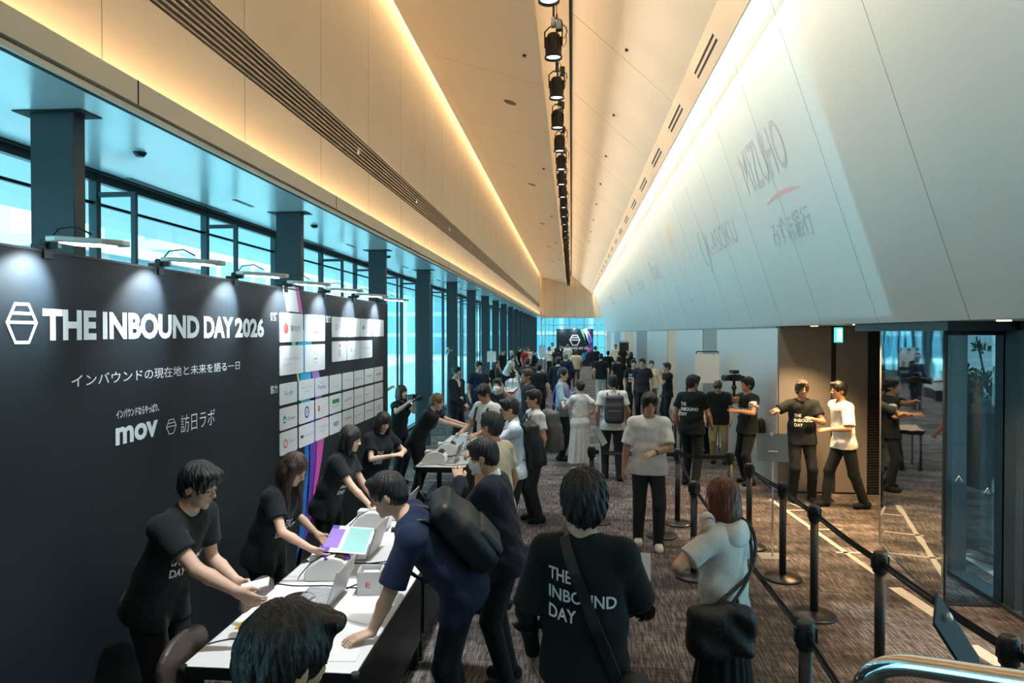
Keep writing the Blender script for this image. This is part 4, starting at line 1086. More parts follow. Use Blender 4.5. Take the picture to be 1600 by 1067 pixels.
small = [(518.3, 541.1), (542.0, 562.0), (563.0, 581.0), (582.3, 599.0)]
lg = [[('R', 0.27, 0.5, 0.09, 0.14, 0.6, 'pinkish'), ('T', 'HITACHI', 0.42, 0.46, 0.45, 0.10, 0, 'pale')], [('T', 'SELECT', 0.3, 0.44, 0.45, 0.12, 0, 'pinkish')], [('O', 0.22, 0.5, 0.08, 0.13, 'teal'), ('T', 'mobility', 0.36, 0.45, 0.45, 0.11, 0, 'grey')], [('T', 'Trip Base', 0.25, 0.45, 0.5, 0.1, 0, 'pale')]]
for (a_, b_), it in zip(small, lg): card(a_, b_, zC0, zC1, it)
lg = [[('O', 0.5, 0.78, 0.04, 0.08, 'red'), ('R', 0.5, 0.42, 0.06, 0.18, 0.6, 'orange')], [('P', [(0.2, 0.38), (0.28, 0.6), (0.33, 0.45), (0.38, 0.62), (0.36, 0.38), (0.28, 0.5)], 'blue'), ('T', 'kasoku', 0.45, 0.44, 0.35, 0.12, 0, 'pale')], [('T', 'The Post', 0.15, 0.5, 0.65, 0.12, 0, 'grey')]]
for (a_, b_), it in zip(small[:3], lg): card(a_, b_, zD0, zD1, it)
gx = [(436.0, 463.3), (465.9, 489.8), (491.6, 512.3), (514.0, 532.7), (534.5, 551.2), (552.8, 567.8), (569.2, 583.0), (584.3, 597.6)]
rows = [(bp(436, 600.6).z, bp(436, 634.0).z), (bp(436, 639.0).z, bp(436, 674.0).z), (bp(436, 677.6).z, bp(436, 713.7).z)]
W = lambda s_, c_='grey', b_=0.0, y_=0.45, h_=0.12, x_=0.2, w_=0.6: ('T', s_, x_, y_, w_, h_, b_, c_)
grid = [
 [[('T', 'G', 0.25, 0.44, 0.10, 0.20, 0, 'blue'), ('T', 'o', 0.36, 0.44, 0.08, 0.13, 0, 'red'), ('T', 'o', 0.45, 0.44, 0.08, 0.13, 0, 'yellow'), ('T', 'g', 0.54, 0.38, 0.08, 0.19, 0, 'blue'), ('T', 'l', 0.635, 0.44, 0.02, 0.2, 0, 'green'), ('T', 'e', 0.67, 0.44, 0.08, 0.13, 0, 'red')],
  [W('Beyond Travel', 'grey', 0, 0.55, 0.12), W('Starlight', 'grey', 0, 0.35, 0.12, 0.35, 0.4)], [('T', 'たび', 0.4, 0.62, 0.2, 0.16, 0, 'violet'), W('Pamba', 'violet', 0.01, 0.36, 0.22, 0.22, 0.55)], [W('LIGHTHOUSE', 'pale', 0, 0.3, 0.08)], [W('FUJITA', 'pale', 0.02, 0.42, 0.2)], [('O', 0.22, 0.45, 0.07, 0.09, 'grey'), W('hotelink', 'grey', 0, 0.42, 0.13, 0.34, 0.5)], [W('tripla.jp', 'violet', 0.01, 0.42, 0.17)], [('O', 0.3, 0.5, 0.07, 0.08, 'blue'), W('ZEAL', 'navy', 0.01, 0.42, 0.16, 0.42, 0.4)]],
 [[('P', [(0.16, 0.40), (0.16, 0.52), (0.25, 0.68), (0.34, 0.52), (0.34, 0.40), (0.29, 0.40), (0.29, 0.5), (0.21, 0.5), (0.21, 0.40)], 'teal'), ('P', [(0.17, 0.30), (0.33, 0.30), (0.30, 0.36), (0.20, 0.36)], 'navy'), W('Ocean', 'dark', 0.0, 0.38, 0.16, 0.40, 0.45)],
  [('R', 0.5, 0.5, 0.15, 0.29, 0.72, 'navy'), ('T', '?', 0.46, 0.40, 0.08, 0.2, 0.02, 'navy')], [('T', 'E', 0.20, 0.36, 0.13, 0.28, 0.05, 'red'), W('エクスポート', 'pinkish', 0, 0.46, 0.1, 0.40, 0.4)], [('B', 0.22, 0.52, 0.78, 0.74, 'green'), W('WIFI', 'pale', 0.02, 0.56, 0.12, 0.45, 0.25), W('東京高速', 'grey', 0, 0.3, 0.13)], [W('|LTSP', 'dark', 0, 0.42, 0.17)], [W('RECRUIT', 'grey', 0, 0.45, 0.13, 0.3, 0.5), ('B', 0.17, 0.45, 0.21, 0.56, 'orange')], [('O', 0.15, 0.5, 0.04, 0.04, 'blue'), W('rakuraku', 'pale', 0, 0.44, 0.12, 0.22, 0.6)], [W('1oogo', 'pinkish', 0, 0.44, 0.15)]],
 [[('R', 0.30, 0.47, 0.12, 0.20, 0.7, 'red'), ('T', 'S', 0.27, 0.40, 0.07, 0.15, 0, 'orange'), W('CORAL', 'grey', 0.0, 0.44, 0.13, 0.43, 0.42)], [('B', 0.1, 0.42, 0.27, 0.56, 'dark'), ('B', 0.12, 0.44, 0.25, 0.46, 'green'), W('inbound lab', 'grey', 0, 0.44, 0.12, 0.33, 0.6)], [W('くふ社日本', 'grey', 0.0, 0.55, 0.16, 0.18, 0.65), W('株式会社', 'grey', 0, 0.36, 0.1, 0.35, 0.4)], [W('VOT', 'navy', 0.05, 0.36, 0.24, 0.30, 0.44)], [W('DORMINN', 'red', 0.01, 0.5, 0.12), W('hotels and resorts', 'pale', 0, 0.36, 0.07)], [W('L', 'dark', 0.02, 0.42, 0.2, 0.14, 0.06), W('Languages', 'grey', 0, 0.44, 0.12, 0.26, 0.6)], [W('RENT HUB', 'red', 0.01, 0.44, 0.13, 0.15, 0.7)], [W('trans', 'blue', 0, 0.5, 0.12, 0.3, 0.4), W('cosmos', 'blue', 0, 0.34, 0.1, 0.3, 0.4)]]]
for (zt_, zb_), row in zip(rows, grid):
    for (a_, b_), it in zip(gx, row): card(a_, b_, zt_, zb_, it)
# clip-on LED lamps along the top edge
M_lamp = mat('lamp_casing', (0.62, 0.60, 0.56), 0.35, metal=0.2)
M_led = mat('led_panel', (0.9, 0.95, 1.0), 0.3, emit=(0.80, 0.93, 1.0), estr=14)
def clip_lamp():
    e = empty('clip_lamp')
    m = MB(); m.box((-0.06, -0.03, -0.05), (0.012, 0.03, 0.02)); m.cyl((0.0, -0.03, 0.03), (0.0, 0.03, 0.03), 0.018, n=12); m.box((0.0, -0.012, 0.0), (0.07, 0.012, 0.03)); m.build('clamp', M_blackmetal, e)
    m = MB()
    R_ = Matrix.Rotation(math.radians(4), 4, 'Y')
    pts = [(0.03, -0.05, 0.03), (0.10, -0.075, 0.032), (0.34, -0.070, 0.032), (0.42, -0.03, 0.034), (0.42, 0.03, 0.034), (0.34, 0.070, 0.032), (0.10, 0.075, 0.032), (0.03, 0.05, 0.03)]
    m.prism([R_ @ Vector(p) for p in pts], (0, 0, 0.028)); m.build('lamp_casing', M_lamp, e, bevel=0.006)
    m = MB(); m.prism([R_ @ Vector(p) for p in ((0.11, -0.06, 0.026), (0.33, -0.06, 0.026), (0.33, 0.06, 0.026), (0.11, 0.06, 0.026))], (0, 0, 0.006)); m.build('led_panel', M_led, e)
    m = MB(); m.tube([(0.02, 0.0, 0.05), (0.05, 0.02, 0.10), (0.14, 0.03, 0.11), (0.22, 0.02, 0.07)], 0.005, 6); m.build('cable', M_blackmetal, e)
    return e
lx0 = None
names = ['nearest', 'second', 'third', 'fourth', 'fifth', 'sixth', 'seventh']
for i, px in enumerate((73, 250, 367, 446, 506, 552, 590)):
    y = bp(px, 430).y
    lab = '%s clip-on lamp along the top of the display wall, counted from its title end' % names[i]
    if lx0 is None: lx0 = e = clip_lamp()
    else: e = copy_tree(lx0)
    tag(e, lab, 'lamp', 'clip-on lamps on the display wall'); e.location = (XB, y, ZB + 0.02)
    lamp('clip_lamp_light', 'SPOT', (XB + 0.20, y - 0.04, ZB + 0.035), 150.0, (0.76, 0.92, 1.0), (-0.62, -0.30, -0.75), spot_size=1.45, spot_blend=0.9, shadow_soft_size=0.03)

# ------------------------------------------------------------------ spotlights hanging in the ceiling slot
M_lens = mat('spot_lens', (0.5, 0.6, 0.7), 0.1, emit=(0.72, 0.87, 1.0), estr=5)
M_cable = mat('cable_rubber', (0.010, 0.010, 0.011), 0.5)
def spotlight():
    e = empty('spotlight')
    m = MB(); m.lathe([(0.075, 0.36), (0.098, 0.33), (0.110, 0.25), (0.120, 0.06), (0.132, 0.02), (0.132, 0.0), (0.118, 0.0), (0.110, 0.05)], n=24)
    for k in range(10):
        t = 2 * PI * k / 10; m.cbox((0.11 * math.cos(t), 0.11 * math.sin(t), 0.2), (0.03, 0.008, 0.2), rot=(0, 0, t))
    m.build('housing', M_blackmetal, e)
    m = MB(); m.lathe([(0.0005, 0.030), (0.06, 0.022), (0.108, 0.035), (0.108, 0.045)], n=24); m.build('lens', M_lens, e)
    m = MB(); m.tube([(-0.13, 0, 0.17), (-0.135, 0, 0.40), (-0.06, 0, 0.47), (0.06, 0, 0.47), (0.135, 0, 0.40), (0.13, 0, 0.17)], 0.012, 6); m.build('yoke', M_blackmetal, e)
    m = MB(); m.box((-0.03, -0.03, 0.46), (0.03, 0.03, 0.60)); m.cyl((0, 0, 0.6), (0, 0, 1.45), 0.018); m.cyl((0.05, -0.05, 0.52), (0.09, -0.05, 0.52), 0.012); m.box((0.05, -0.06, 0.40), (0.13, 0.05, 0.54)); m.build('hanger', M_blackmetal, e)
    m = MB(); m.tube([(0.06, 0.03, 0.34), (0.15, 0.05, 0.30), (0.20, 0.05, 0.40), (0.13, 0.02, 0.50), (0.05, 0, 0.62), (0.03, 0.02, 0.95)], 0.006, 6); m.tube([(0.10, 0, 0.50), (0.19, 0.03, 0.46), (0.17, 0.08, 0.24), (0.12, 0.08, 0.18)], 0.005, 6); m.build('cable', M_cable, e)
    return e
s0 = spotlight()
NS = 30
for k in range(NS):
    e = s0 if k == 0 else copy_tree(s0)
    y = 8.5 + 1.75 * k
    tag(e, 'black spotlight in the single row hanging in the ceiling slot', 'spotlight', 'spotlights hanging in the ceiling slot')
    e.location = (-0.27 + 0.01 * ((k * 7) % 3 - 1), y, 6.44); e.rotation_euler = (0, 0, 0.5 * ((k * 5) % 4 - 1.5))
    lamp('spotlight_beam', 'SPOT', (-0.27, y, 6.40), 260, (0.84, 0.93, 1.0), (0.03, -0.02, -1), spot_size=1.05, spot_blend=0.7, shadow_soft_size=0.09)
for y, dx in ((3.25, -0.26), (5.0, -0.24), (6.75, -0.24)):     # unseen beams added to brighten the desk, continuing the row above the camera
    lamp('spotlight_beam', 'SPOT', (-0.27, y, 6.40), 900, (0.86, 0.94, 1.0), (dx, 0.02, -1), spot_size=0.55, spot_blend=0.8, shadow_soft_size=0.09)
# dark round openings and sprinkler heads in the left ceiling
def on_plane(px, py, p, n):
    r = ray(px, py); o = Vector((0, 0, CAM_Z)); t = (Vector(p) - o).dot(n) / r.dot(n); return o + r * t
cn = Vector((0.304, 0, 1)).normalized(); cp = Vector((-2.45, 0, 7.34))
m = MB(); q0 = on_plane(797, 160, cp, cn); q1 = on_plane(830, 288, cp, cn); st = q1.y - q0.y
for k in range(10):
    c = Vector((q0.x, q0.y + st * k, 0)); c.z = 7.34 - 0.304 * (c.x + 2.45); m.cyl(c - cn * 0.004, c + cn * 0.01, 0.13, n=24)
    c2 = Vector((-0.75, q0.y + st * (k - 0.35), 0)); c2.z = 7.34 - 0.304 * (c2.x + 2.45); m.cyl(c2 - cn * 0.03, c2, 0.03, n=10)
structure(m.build('trim_11', M_blackmetal))
m = MB(); rn = Vector((-0.92, 0, -1)).normalized()
for k in range(9):
    c = Vector((0.85, 7.6 + 3.2 * k, 6.765)); m.cyl(c, c + rn * 0.04, 0.03, 0.02, 10)
for y in np.arange(4.0, 61, 3.6):
    a_ = Vector((0.0, y, 7.54)); b_ = Vector((1.60, y, 6.066)); m.prism([a_ + rn * 0.002, b_ + rn * 0.002, b_ - rn * 0.01, a_ - rn * 0.01], (0, 0.006, 0), 1)
    a_ = Vector((-2.44, y + 1, 7.338)); b_ = Vector((-0.51, y + 1, 6.751)); m.prism([a_ - cn * 0.002, b_ - cn * 0.002, b_ + cn * 0.01, a_ + cn * 0.01], (0, 0.006, 0), 1)
structure(m.build('trim_12', [M_blackmetal, MATS['panel_joint']]))
# small downlight spots in the louvre band, bluish glint put into the disc colour
m = MB()
for k in range(12):
    m.cyl((XW - 0.02, 9.1 + 3.5 * k, 4.84), (XW + 0.015, 9.1 + 3.5 * k, 4.84), 0.045, 0.035, 14)
structure(m.build('trim_13', mat('downlight_glint', (0.7, 0.8, 0.85), 0.15, metal=0.8)))
# ------------------------------------------------------------------ projector and its picture on the tilted wall
tp = Vector((xt, 0, zt))
def tw(px, py): return on_plane(px, py, tp, wn)
def tw_at(y, z): return Vector((xt + (zt - z) * (xb - xt) / (zt - zb), y, z))
pj = Vector((-2.2, -1.6, 4.6))
near_y = tw(1330, 300).y
quad = [tw_at(near_y, 2.56), tw_at(30, 2.56), tw_at(30, 5.4), tw_at(near_y, 5.9)]
cen = tw_at(12, 4.0); ax_ = (cen - pj).normalized()
e = empty('projector', pj, label='wall projector on a bracket casting the sponsor picture', cat='projector')
m = MB(); hole = []
u_ = ax_.cross(Vector((0, 0, 1))).normalized(); v_ = u_.cross(ax_)
for q in quad:
    d_ = (q - pj).normalized(); d_ = d_ * (0.30 / d_.dot(ax_)); hole.append(d_)
cc = sum(hole, Vector()) / 4
big = [ax_ * 0.30 + u_ * a_ + v_ * b_ for a_, b_ in ((-0.6, -0.45), (0.6, -0.45), (0.6, 0.45), (-0.6, 0.45))]
def ring_match(h, bigs): return [min(bigs, key=lambda b_: (b_ - cc - (h_ - cc) * 30).length) for h_ in h]
sg_ = lambda p: ((p - cc).dot(u_) > 0, (p - cc).dot(v_) > 0)
bm_ = {sg_(b_): b_ for b_ in big}
H = [(h_, bm_[sg_(h_)]) for h_ in hole]
for i in range(4):
    j = (i + 1) % 4; m.poly([H[i][0], H[j][0], H[j][1], H[i][1]])
back = [b_ - ax_ * 0.5 for b_ in big]
for i in range(4):
    j = (i + 1) % 4; m.poly([big[i], big[j], back[j], back[i]])
m.poly(back); m.build('housing', M_blackmetal, e, fix=False)
m = MB(); m.cyl(Vector((-0.62, -0.2, 0.0)), -ax_ * 0.2, 0.03); m.build('bracket', M_blackmetal, e)
lamp('projector_beam', 'SPOT', pj, 1250, (0.34, 0.84, 1.0), ax_, spot_size=2.4, spot_blend=0.0, shadow_soft_size=0.0006)
M_pg = mat('picture_grey', (0.50, 0.54, 0.57), 0.5); M_pr = mat('picture_red', (0.74, 0.50, 0.48), 0.5); M_pt = mat('picture_teal', (0.42, 0.62, 0.62), 0.5); M_po = mat('picture_orange', (0.78, 0.62, 0.46), 0.5); M_py = mat('picture_yellow', (0.76, 0.70, 0.50), 0.5)  # projected light of the logos is put into these flat colours
upw = -wd
def wall_text(mb, s_, pll, pw, ph, bold=0.0, mi=0):
    add_text(mb, s_, tw(*pll), (0, -1, 0), upw, w=pw, h=ph, bold=bold, lift=0.004, mi=mi)
def arc(mb, c, r0, r1, a0, a1, sx, sy, mi=0, n=20):
    P = lambda r, t: c + Vector((0, -1, 0)) * (r * math.cos(t) * sx) + upw * (r * math.sin(t) * sy) + wn * 0.004
    for i in range(n):
        t0 = math.radians(a0 + (a1 - a0) * i / n); t1 = math.radians(a0 + (a1 - a0) * (i + 1) / n); w0 = 0.15 + 0.85 * math.sin(PI * i / n); w1 = 0.15 + 0.85 * math.sin(PI * (i + 1) / n)
        k_ = (1, 1) if r1 < 0 else (w0, w1); th = abs(r1)
        mb.poly([P(r0, t0), P(r0, t1), P(r0 - th * k_[1], t1), P(r0 - th * k_[0], t0)], mi)
def picture(lab):
    return empty('projected_picture', (0, 0, 0), label=lab, cat='projection')
a_ = tw(1172, 305); b_ = tw(1240, 270)
e = picture('faint grey bank name above a red arc, nearest picture on the tilted wall')
m = MB(); wall_text(m, 'MIZUHO', (1172, 306), a_.y - b_.y, 0.60, 0.0); m.build('lettering', M_pg, e, fix=False)
m = MB(); wall_text(m, 'みずほ銀行', (1214, 389), tw(1214, 389).y - tw(1279, 375).y, 0.36, 0.0); m.build('lettering', M_pg, e, fix=False)
m = MB(); arc(m, tw(1238, 362) , 1.25, 0.16, 55, 118, 1.0, 0.42); m.build('arc_mark', M_pr, e, fix=False)
e = picture('faint teal leaf mark beside grey lettering on the tilted wall')
m = MB(); wall_text(m, 'K-ASOKU', (1110, 402), tw(1110, 402).y - tw(1154, 372).y, 0.42, 0.0); m.build('lettering', M_pg, e, fix=False)
m = MB(); arc(m, tw(1101, 388), 0.42, -0.10, 110, 250, 0.9, 1.0); m.build('leaf_mark', M_pt, e, fix=False)
m = MB(); arc(m, tw(1099, 388), 0.50, 0.18, -80, 40, 0.8, 1.1); m.build('leaf_mark', M_pg, e, fix=False)
e = picture('faint yellow ring with an orange dab on the tilted wall')
m = MB(); arc(m, tw(1056, 393), 0.95, -0.07, 0, 360, 0.75, 0.75, 0, 40); m.build('ring', M_py, e, fix=False)
m = MB(); arc(m, tw(1050, 375), 0.30, -0.25, 60, 200, 1, 1); m.build('dab', M_po, e, fix=False)
for s_, p0, wd_, h_, mt, lab in (('Pose', (1022, 440), 1.7, 0.62, M_pg, 'faint grey script beside the yellow ring on the tilted wall'), ('Lotus', (1000, 456), 1.8, 0.55, M_pt, 'faint greenish lettering in the middle of the tilted wall picture'), ('R', (986, 463), 0.9, 0.7, M_pr, 'faint reddish square mark on the tilted wall picture'), ('YELL', (955, 478), 5.0, 0.6, M_pg, 'faint grey lettering at the far end of the tilted wall picture'), ('in the city', (1076, 474), 0.75, 0.10, M_pg, 'tiny faint grey line low on the tilted wall')):
    e = picture(lab); m = MB(); wall_text(m, s_, p0, wd_, h_, 0.0); m.build('lettering', mt, e, fix=False)
# ------------------------------------------------------------------ exit sign
M_exit = mat('exit_green', (0.0, 0.45, 0.25), 0.4, emit=(0.05, 0.85, 0.55), estr=1.1); M_exitw = mat('exit_white', (0.9, 1, 0.95), 0.4, emit=(0.85, 1.0, 0.93), estr=1.3)
p = on_y(1310, 535, 9.4); q = on_y(1310, 511, 9.4)
e = empty('exit_sign', (p.x, 9.4, p.z), label='green running-man exit sign hanging under the right soffit', cat='exit sign')
hs = 2.47 - p.z; m = MB(); m.box((-0.045, -0.03, 0), (0.045, 0.03, hs)); m.build('sign_box', M_exit, e)
m = MB(); m.box((-0.03, -0.032, 0.02), (0.03, -0.0305, hs - 0.02)); m.build('sign_panel', M_exitw, e)
m = MB(); y_ = -0.0335
m.tube([(0.002, y_, 0.145), (-0.004, y_, 0.10), (0.012, y_, 0.075), (0.006, y_, 0.035)], 0.005, 5); m.tube([(-0.004, y_, 0.10), (-0.014, y_, 0.075), (-0.020, y_, 0.05)], 0.005, 5); m.tube([(0.0, y_, 0.14), (0.016, y_, 0.12), (0.02, y_, 0.10)], 0.004, 5); m.tube([(0.0, y_, 0.14), (-0.014, y_, 0.125), (-0.016, y_, 0.11)], 0.004, 5); m.sphere((0.006, y_, 0.162), 0.008, 8, 6)
m.build('running_figure', M_exit, e)
m = MB(); m.box((-0.006, -0.006, hs), (0.006, 0.006, hs + 0.035)); m.build('hanger', M_blackmetal, e)
# small dome camera under the soffit
p = on_z(1382, 511, 2.47); m = MB(); m.sphere((0, 0, 0), (0.05, 0.05, 0.05)); o = m.build('dome_camera', M_white); o.location = p; tag(o, 'small white dome camera under the soffit beside the mirror panel', 'camera')
# ------------------------------------------------------------------ floor tape
M_tape = mat('floor_tape', (0.42, 0.40, 0.37), 0.6, noise=0.1, nscale=20)
def tape(pts_px, w, lab):
    P_ = [on_z(a_, b_, 0.0) for a_, b_ in pts_px]; m = MB()
    d_ = (P_[1] - P_[0]).normalized(); n_ = Vector((-d_.y, d_.x, 0)) * w / 2
    m.prism([P_[0] - n_, P_[1] - n_, P_[1] + n_, P_[0] + n_], (0, 0, 0.002)); tag(m.build('floor_tape', M_tape), lab, 'tape', None)
tape([(1204, 780), (1368, 896)], 0.06, 'long strip of pale floor tape running along the belt posts')
tape([(1398, 918), (1482, 973)], 0.12, 'wide pale tape strip between the middle belt posts')
tape([(1516, 1008), (1600, 1062)], 0.12, 'wide pale tape strip at the nearest belt post')
tape([(1390, 867), (1442, 900)], 0.10, 'pale tape strip in front of the mirror panel')
tape([(1306, 863), (1412, 864)], 0.05, 'pale tape strip crossing at the mirror panel')
tape([(1263, 827), (1316, 827)], 0.05, 'pale cross strip of tape nearer the middle posts')
tape([(1233, 797), (1270, 797)], 0.05, 'pale cross strip of tape near the grey wall panel')
tape([(1230, 784), (1268, 800)], 0.03, 'thin pale tape edge near the grey wall panel')
# ------------------------------------------------------------------ belt barriers
M_base = mat('cast_base', (0.02, 0.021, 0.023), 0.28, metal=0.4, spec=0.6); M_belt = mat('black_webbing', (0.010, 0.011, 0.013), 0.6); M_beltprint = mat('belt_print', (0.42, 0.46, 0.48), 0.7)
def post():
    e = empty('belt_post')
    m = MB(); m.lathe([(0.18, 0.0), (0.182, 0.012), (0.17, 0.024), (0.06, 0.034), (0.04, 0.045)], n=36); m.build('base', M_base, e)
    m = MB(); m.cyl((0, 0, 0.03), (0, 0, 0.80), 0.033, n=20); m.build('pole', M_blackmetal, e)
    m = MB(); m.lathe([(0.036, 0.80), (0.046, 0.81), (0.046, 0.925), (0.040, 0.94), (0.030, 0.945)], n=20)
    for t in range(4): m.cbox((0.047 * math.cos(t * PI / 2), 0.047 * math.sin(t * PI / 2), 0.875), (0.016, 0.030, 0.075), rot=(0, 0, t * PI / 2))
    m.build('belt_head', M_blackmetal, e)
    return e
PX = dict(A=(2.05, 6.03), B=(2.05, 4.78), C=(2.10, 3.50), D=(2.055, 6.92), E=(1.98, 7.90), F=(1.18, 3.59), G=(0.26, 8.91), H=(1.94, 8.67), I=(1.33, 8.81), J=(1.20, 6.90), K=(1.06, 8.25), M=(2.45, 1.9), N=(1.10, 1.7))
PL = dict(A='black belt post between the tape corner and the woman in white', B='black belt post beside the leaning dark sign panel', C='black belt post at the lower right picture corner', D='black belt post right behind the thin grey sign stand', E='black belt post at the head of the right-hand belt line', F='black belt post right of the handbag of the woman in white', G='black belt post left of the man with the dark backpack', H='black belt post at the cameraman\'s feet', I='black belt post behind the man in the white T-shirt', J='black belt post beyond the red-haired woman\'s head', K='slim black belt post at the leg of the man in the white T-shirt', M='black belt post hidden by the steel handrail', N='black belt post in front of the leaning sign')
p0 = post(); PO = {}
first = True
for k, (x, y) in PX.items():
    e = p0 if first else copy_tree(p0); first = False
    tag(e, PL[k], 'belt post', 'black retractable belt posts'); e.location = (x, y, 0); PO[k] = e
def belt(a_, b_, text=True):
    A_ = Vector(PX[a_] + (0,)); B_ = Vector(PX[b_] + (0,)); d_ = (B_ - A_).normalized(); n_ = Vector((-d_.y, d_.x, 0)); L_ = (B_ - A_).length
    m = MB(); N_ = 10
    for i in range(N_):
        s0_, s1_ = 0.045 + (L_ - 0.09) * i / N_, 0.045 + (L_ - 0.09) * (i + 1) / N_
        g = lambda s_: 0.015 * (1 - (2 * s_ / L_ - 1) ** 2)
        pts = [d_ * s0_ + Vector((0, 0, 0.85 - g(s0_))), d_ * s1_ + Vector((0, 0, 0.85 - g(s1_))), d_ * s1_ + Vector((0, 0, 0.90 - g(s1_))), d_ * s0_ + Vector((0, 0, 0.90 - g(s0_)))]
        m.prism([p_ - n_ * 0.002 for p_ in pts], n_ * 0.004)
    bo = m.build('belt', M_belt, PO[a_])
    if text:
        m = MB(); s_ = 0.12
        while s_ + 0.55 < L_:
            z_ = 0.867 - 0.012
            for sg__ in (1, -1):
                ux = d_ * sg__; org = d_ * (s_ if sg__ > 0 else s_ + 0.5) + Vector((0, 0, z_))
                add_text(m, 'TODA HALL & CONFERENCE TOKYO', org, ux, (0, 0, 1), w=0.5, h=0.016, lift=0.004)
            s_ += 0.62
        m.build('belt_lettering', M_beltprint, bo, fix=False)
for a_, b_ in (('E', 'D'), ('D', 'A'), ('A', 'B'), ('B', 'C'), ('C', 'M'), ('G', 'I'), ('I', 'H'), ('J', 'F'), ('F', 'N')): belt(a_, b_)
belt('I', 'J', False)
# sign stands
M_signback = mat('grey_sign_panel', (0.17, 0.20, 0.215), 0.5)
e = empty('sign_stand', (2.15, 7.60, 0), label='thin steel sign stand with a grey panel seen from behind', cat='sign stand')
m = MB(); m.box((-0.14, -0.11, 0), (0.14, 0.11, 0.008)); m.build('base', mat('pale_steel_plate', (0.45, 0.46, 0.46), 0.35, metal=0.6), e)
m = MB(); m.cyl((0, 0, 0.008), (0, 0, 1.10), 0.009, n=12); m.cyl((0, 0, 0.55), (0, 0, 0.58), 0.013, n=12); m.build('pole', M_steel, e)
m = MB(); m.cbox((0, 0.02, 1.17), (0.32, 0.012, 0.30), rot=(math.radians(-18), 0, math.radians(-6))); m.build('sign_panel', M_signback, e)
m = MB(); m.cbox((0, 0.0, 1.13), (0.10, 0.02, 0.015), rot=(math.radians(-18), 0, 0)); m.cbox((0.0, 0.057, 1.305), (0.03, 0.02, 0.03)); m.build('clip', M_white, e)
e = empty('sign_stand', (1.62, 3.05, 0), label='dark leaning sign panel seen edge-on at the lower right', cat='sign stand')
m = MB(); m.cyl((0, 0, 0.0), (0, 0, 0.012), 0.14, n=24); m.build('base', M_base, e)
m = MB(); m.cyl((0, 0, 0.012), (0, 0, 0.98), 0.010, n=12); m.build('pole', M_steel, e)
m = MB(); m.cbox((0.0, 0.0, 1.10), (0.40, 0.012, 0.30), rot=(math.radians(-32), 0, math.radians(62))); m.build('sign_panel', mat('dark_sign_panel', (0.020, 0.027, 0.032), 0.7, spec=0.15), e, bevel=0.004)
m = MB(); m.cbox((-0.012, 0.03, 1.19), (0.05, 0.014, 0.02), rot=(math.radians(-32), 0, math.radians(62))); m.build('clip', M_white, e)
e = empty('sign_stand', (0.36, 8.75, 0), label='small tilted dark sign beside the belt post left of the aisle', cat='sign stand')
m = MB(); m.cyl((0, 0, 0.0), (0, 0, 0.012), 0.13, n=24); m.build('base', M_base, e)
m = MB(); m.cyl((0, 0, 0.012), (0, 0, 1.0), 0.010, n=12); m.build('pole', M_steel, e)
m = MB(); m.cbox((0.0, 0.0, 1.10), (0.30, 0.010, 0.24), rot=(math.radians(-30), 0, math.radians(75))); m.build('sign_panel', M_signback, e)
# handrail at the lower right corner
e = empty('handrail', (0.62, 1.1, 1.0), label='bent stainless steel handrail at the lower right corner', cat='handrail')
P_ = [on_y(1352, 1085, 1.25), on_y(1352, 1064, 1.22), on_y(1372, 1046, 1.20), on_y(1410, 1039, 1.17), on_y(1470, 1046, 1.13), on_y(1600, 1066, 1.05), on_y(1900, 1110, 0.9)]
pts = []
for i in range(len(P_) - 1):
    for t in np.linspace(0, 1, 6)[:-1]:
        a_, b_, c_, d_ = P_[max(i - 1, 0)], P_[i], P_[i + 1], P_[min(i + 2, len(P_) - 1)]
        pts.append(0.5 * ((2 * b_) + (c_ - a_) * t + (2 * a_ - 5 * b_ + 4 * c_ - d_) * t * t + (3 * b_ - a_ - 3 * c_ + d_) * t ** 3))
m = MB(); m.tube([p_ - Vector(e.location) for p_ in pts], 0.017, 16); m.build('rail', mat('polished_rail', (0.75, 0.78, 0.80), 0.12, metal=1.0), e)
m = MB(); b_ = pts[0] - Vector(e.location); m.tube([b_, b_ + Vector((0, 0, -0.4)), Vector((b_.x, b_.y, -1.0))], 0.017, 12); b2_ = pts[-1] - Vector(e.location); m.tube([b2_, Vector((b2_.x, b2_.y, -1.0))], 0.017, 12); m.build('rail_post', MATS['polished_rail'], e)

# ------------------------------------------------------------------ reception tables and what lies on them
M_top = mat('white_laminate', (0.76, 0.75, 0.73), 0.30, noise=0.02, nscale=3)
M_legs = mat('dark_table_metal', (0.02, 0.022, 0.024), 0.4, metal=0.5)
M_wood = mat('pale_wood_panel', (0.55, 0.42, 0.28), 0.5, noise=0.15, nscale=6, stretch=(1, 8, 1))
M_silver = mat('laptop_silver', (0.48, 0.49, 0.50), 0.3, metal=0.7)
M_keys = mat('laptop_keys', (0.30, 0.31, 0.32), 0.5)
M_screen = mat('laptop_screen', (0.3, 0.33, 0.35), 0.2, emit=(0.75, 0.85, 0.9), estr=0.6)
M_chair = mat('brown_leatherette', (0.055, 0.038, 0.032), 0.5, bump=0.15, bscale=60)
M_box = mat('white_card_box', (0.70, 0.71, 0.71), 0.55); M_red = LG['red']
M_paper = mat('paper', (0.78, 0.78, 0.76), 0.6); M_purple = mat('purple_strap', (0.12, 0.03, 0.32), 0.6); M_brownroll = mat('brown_roll_cover', (0.07, 0.04, 0.025), 0.35)
TZ = 0.72
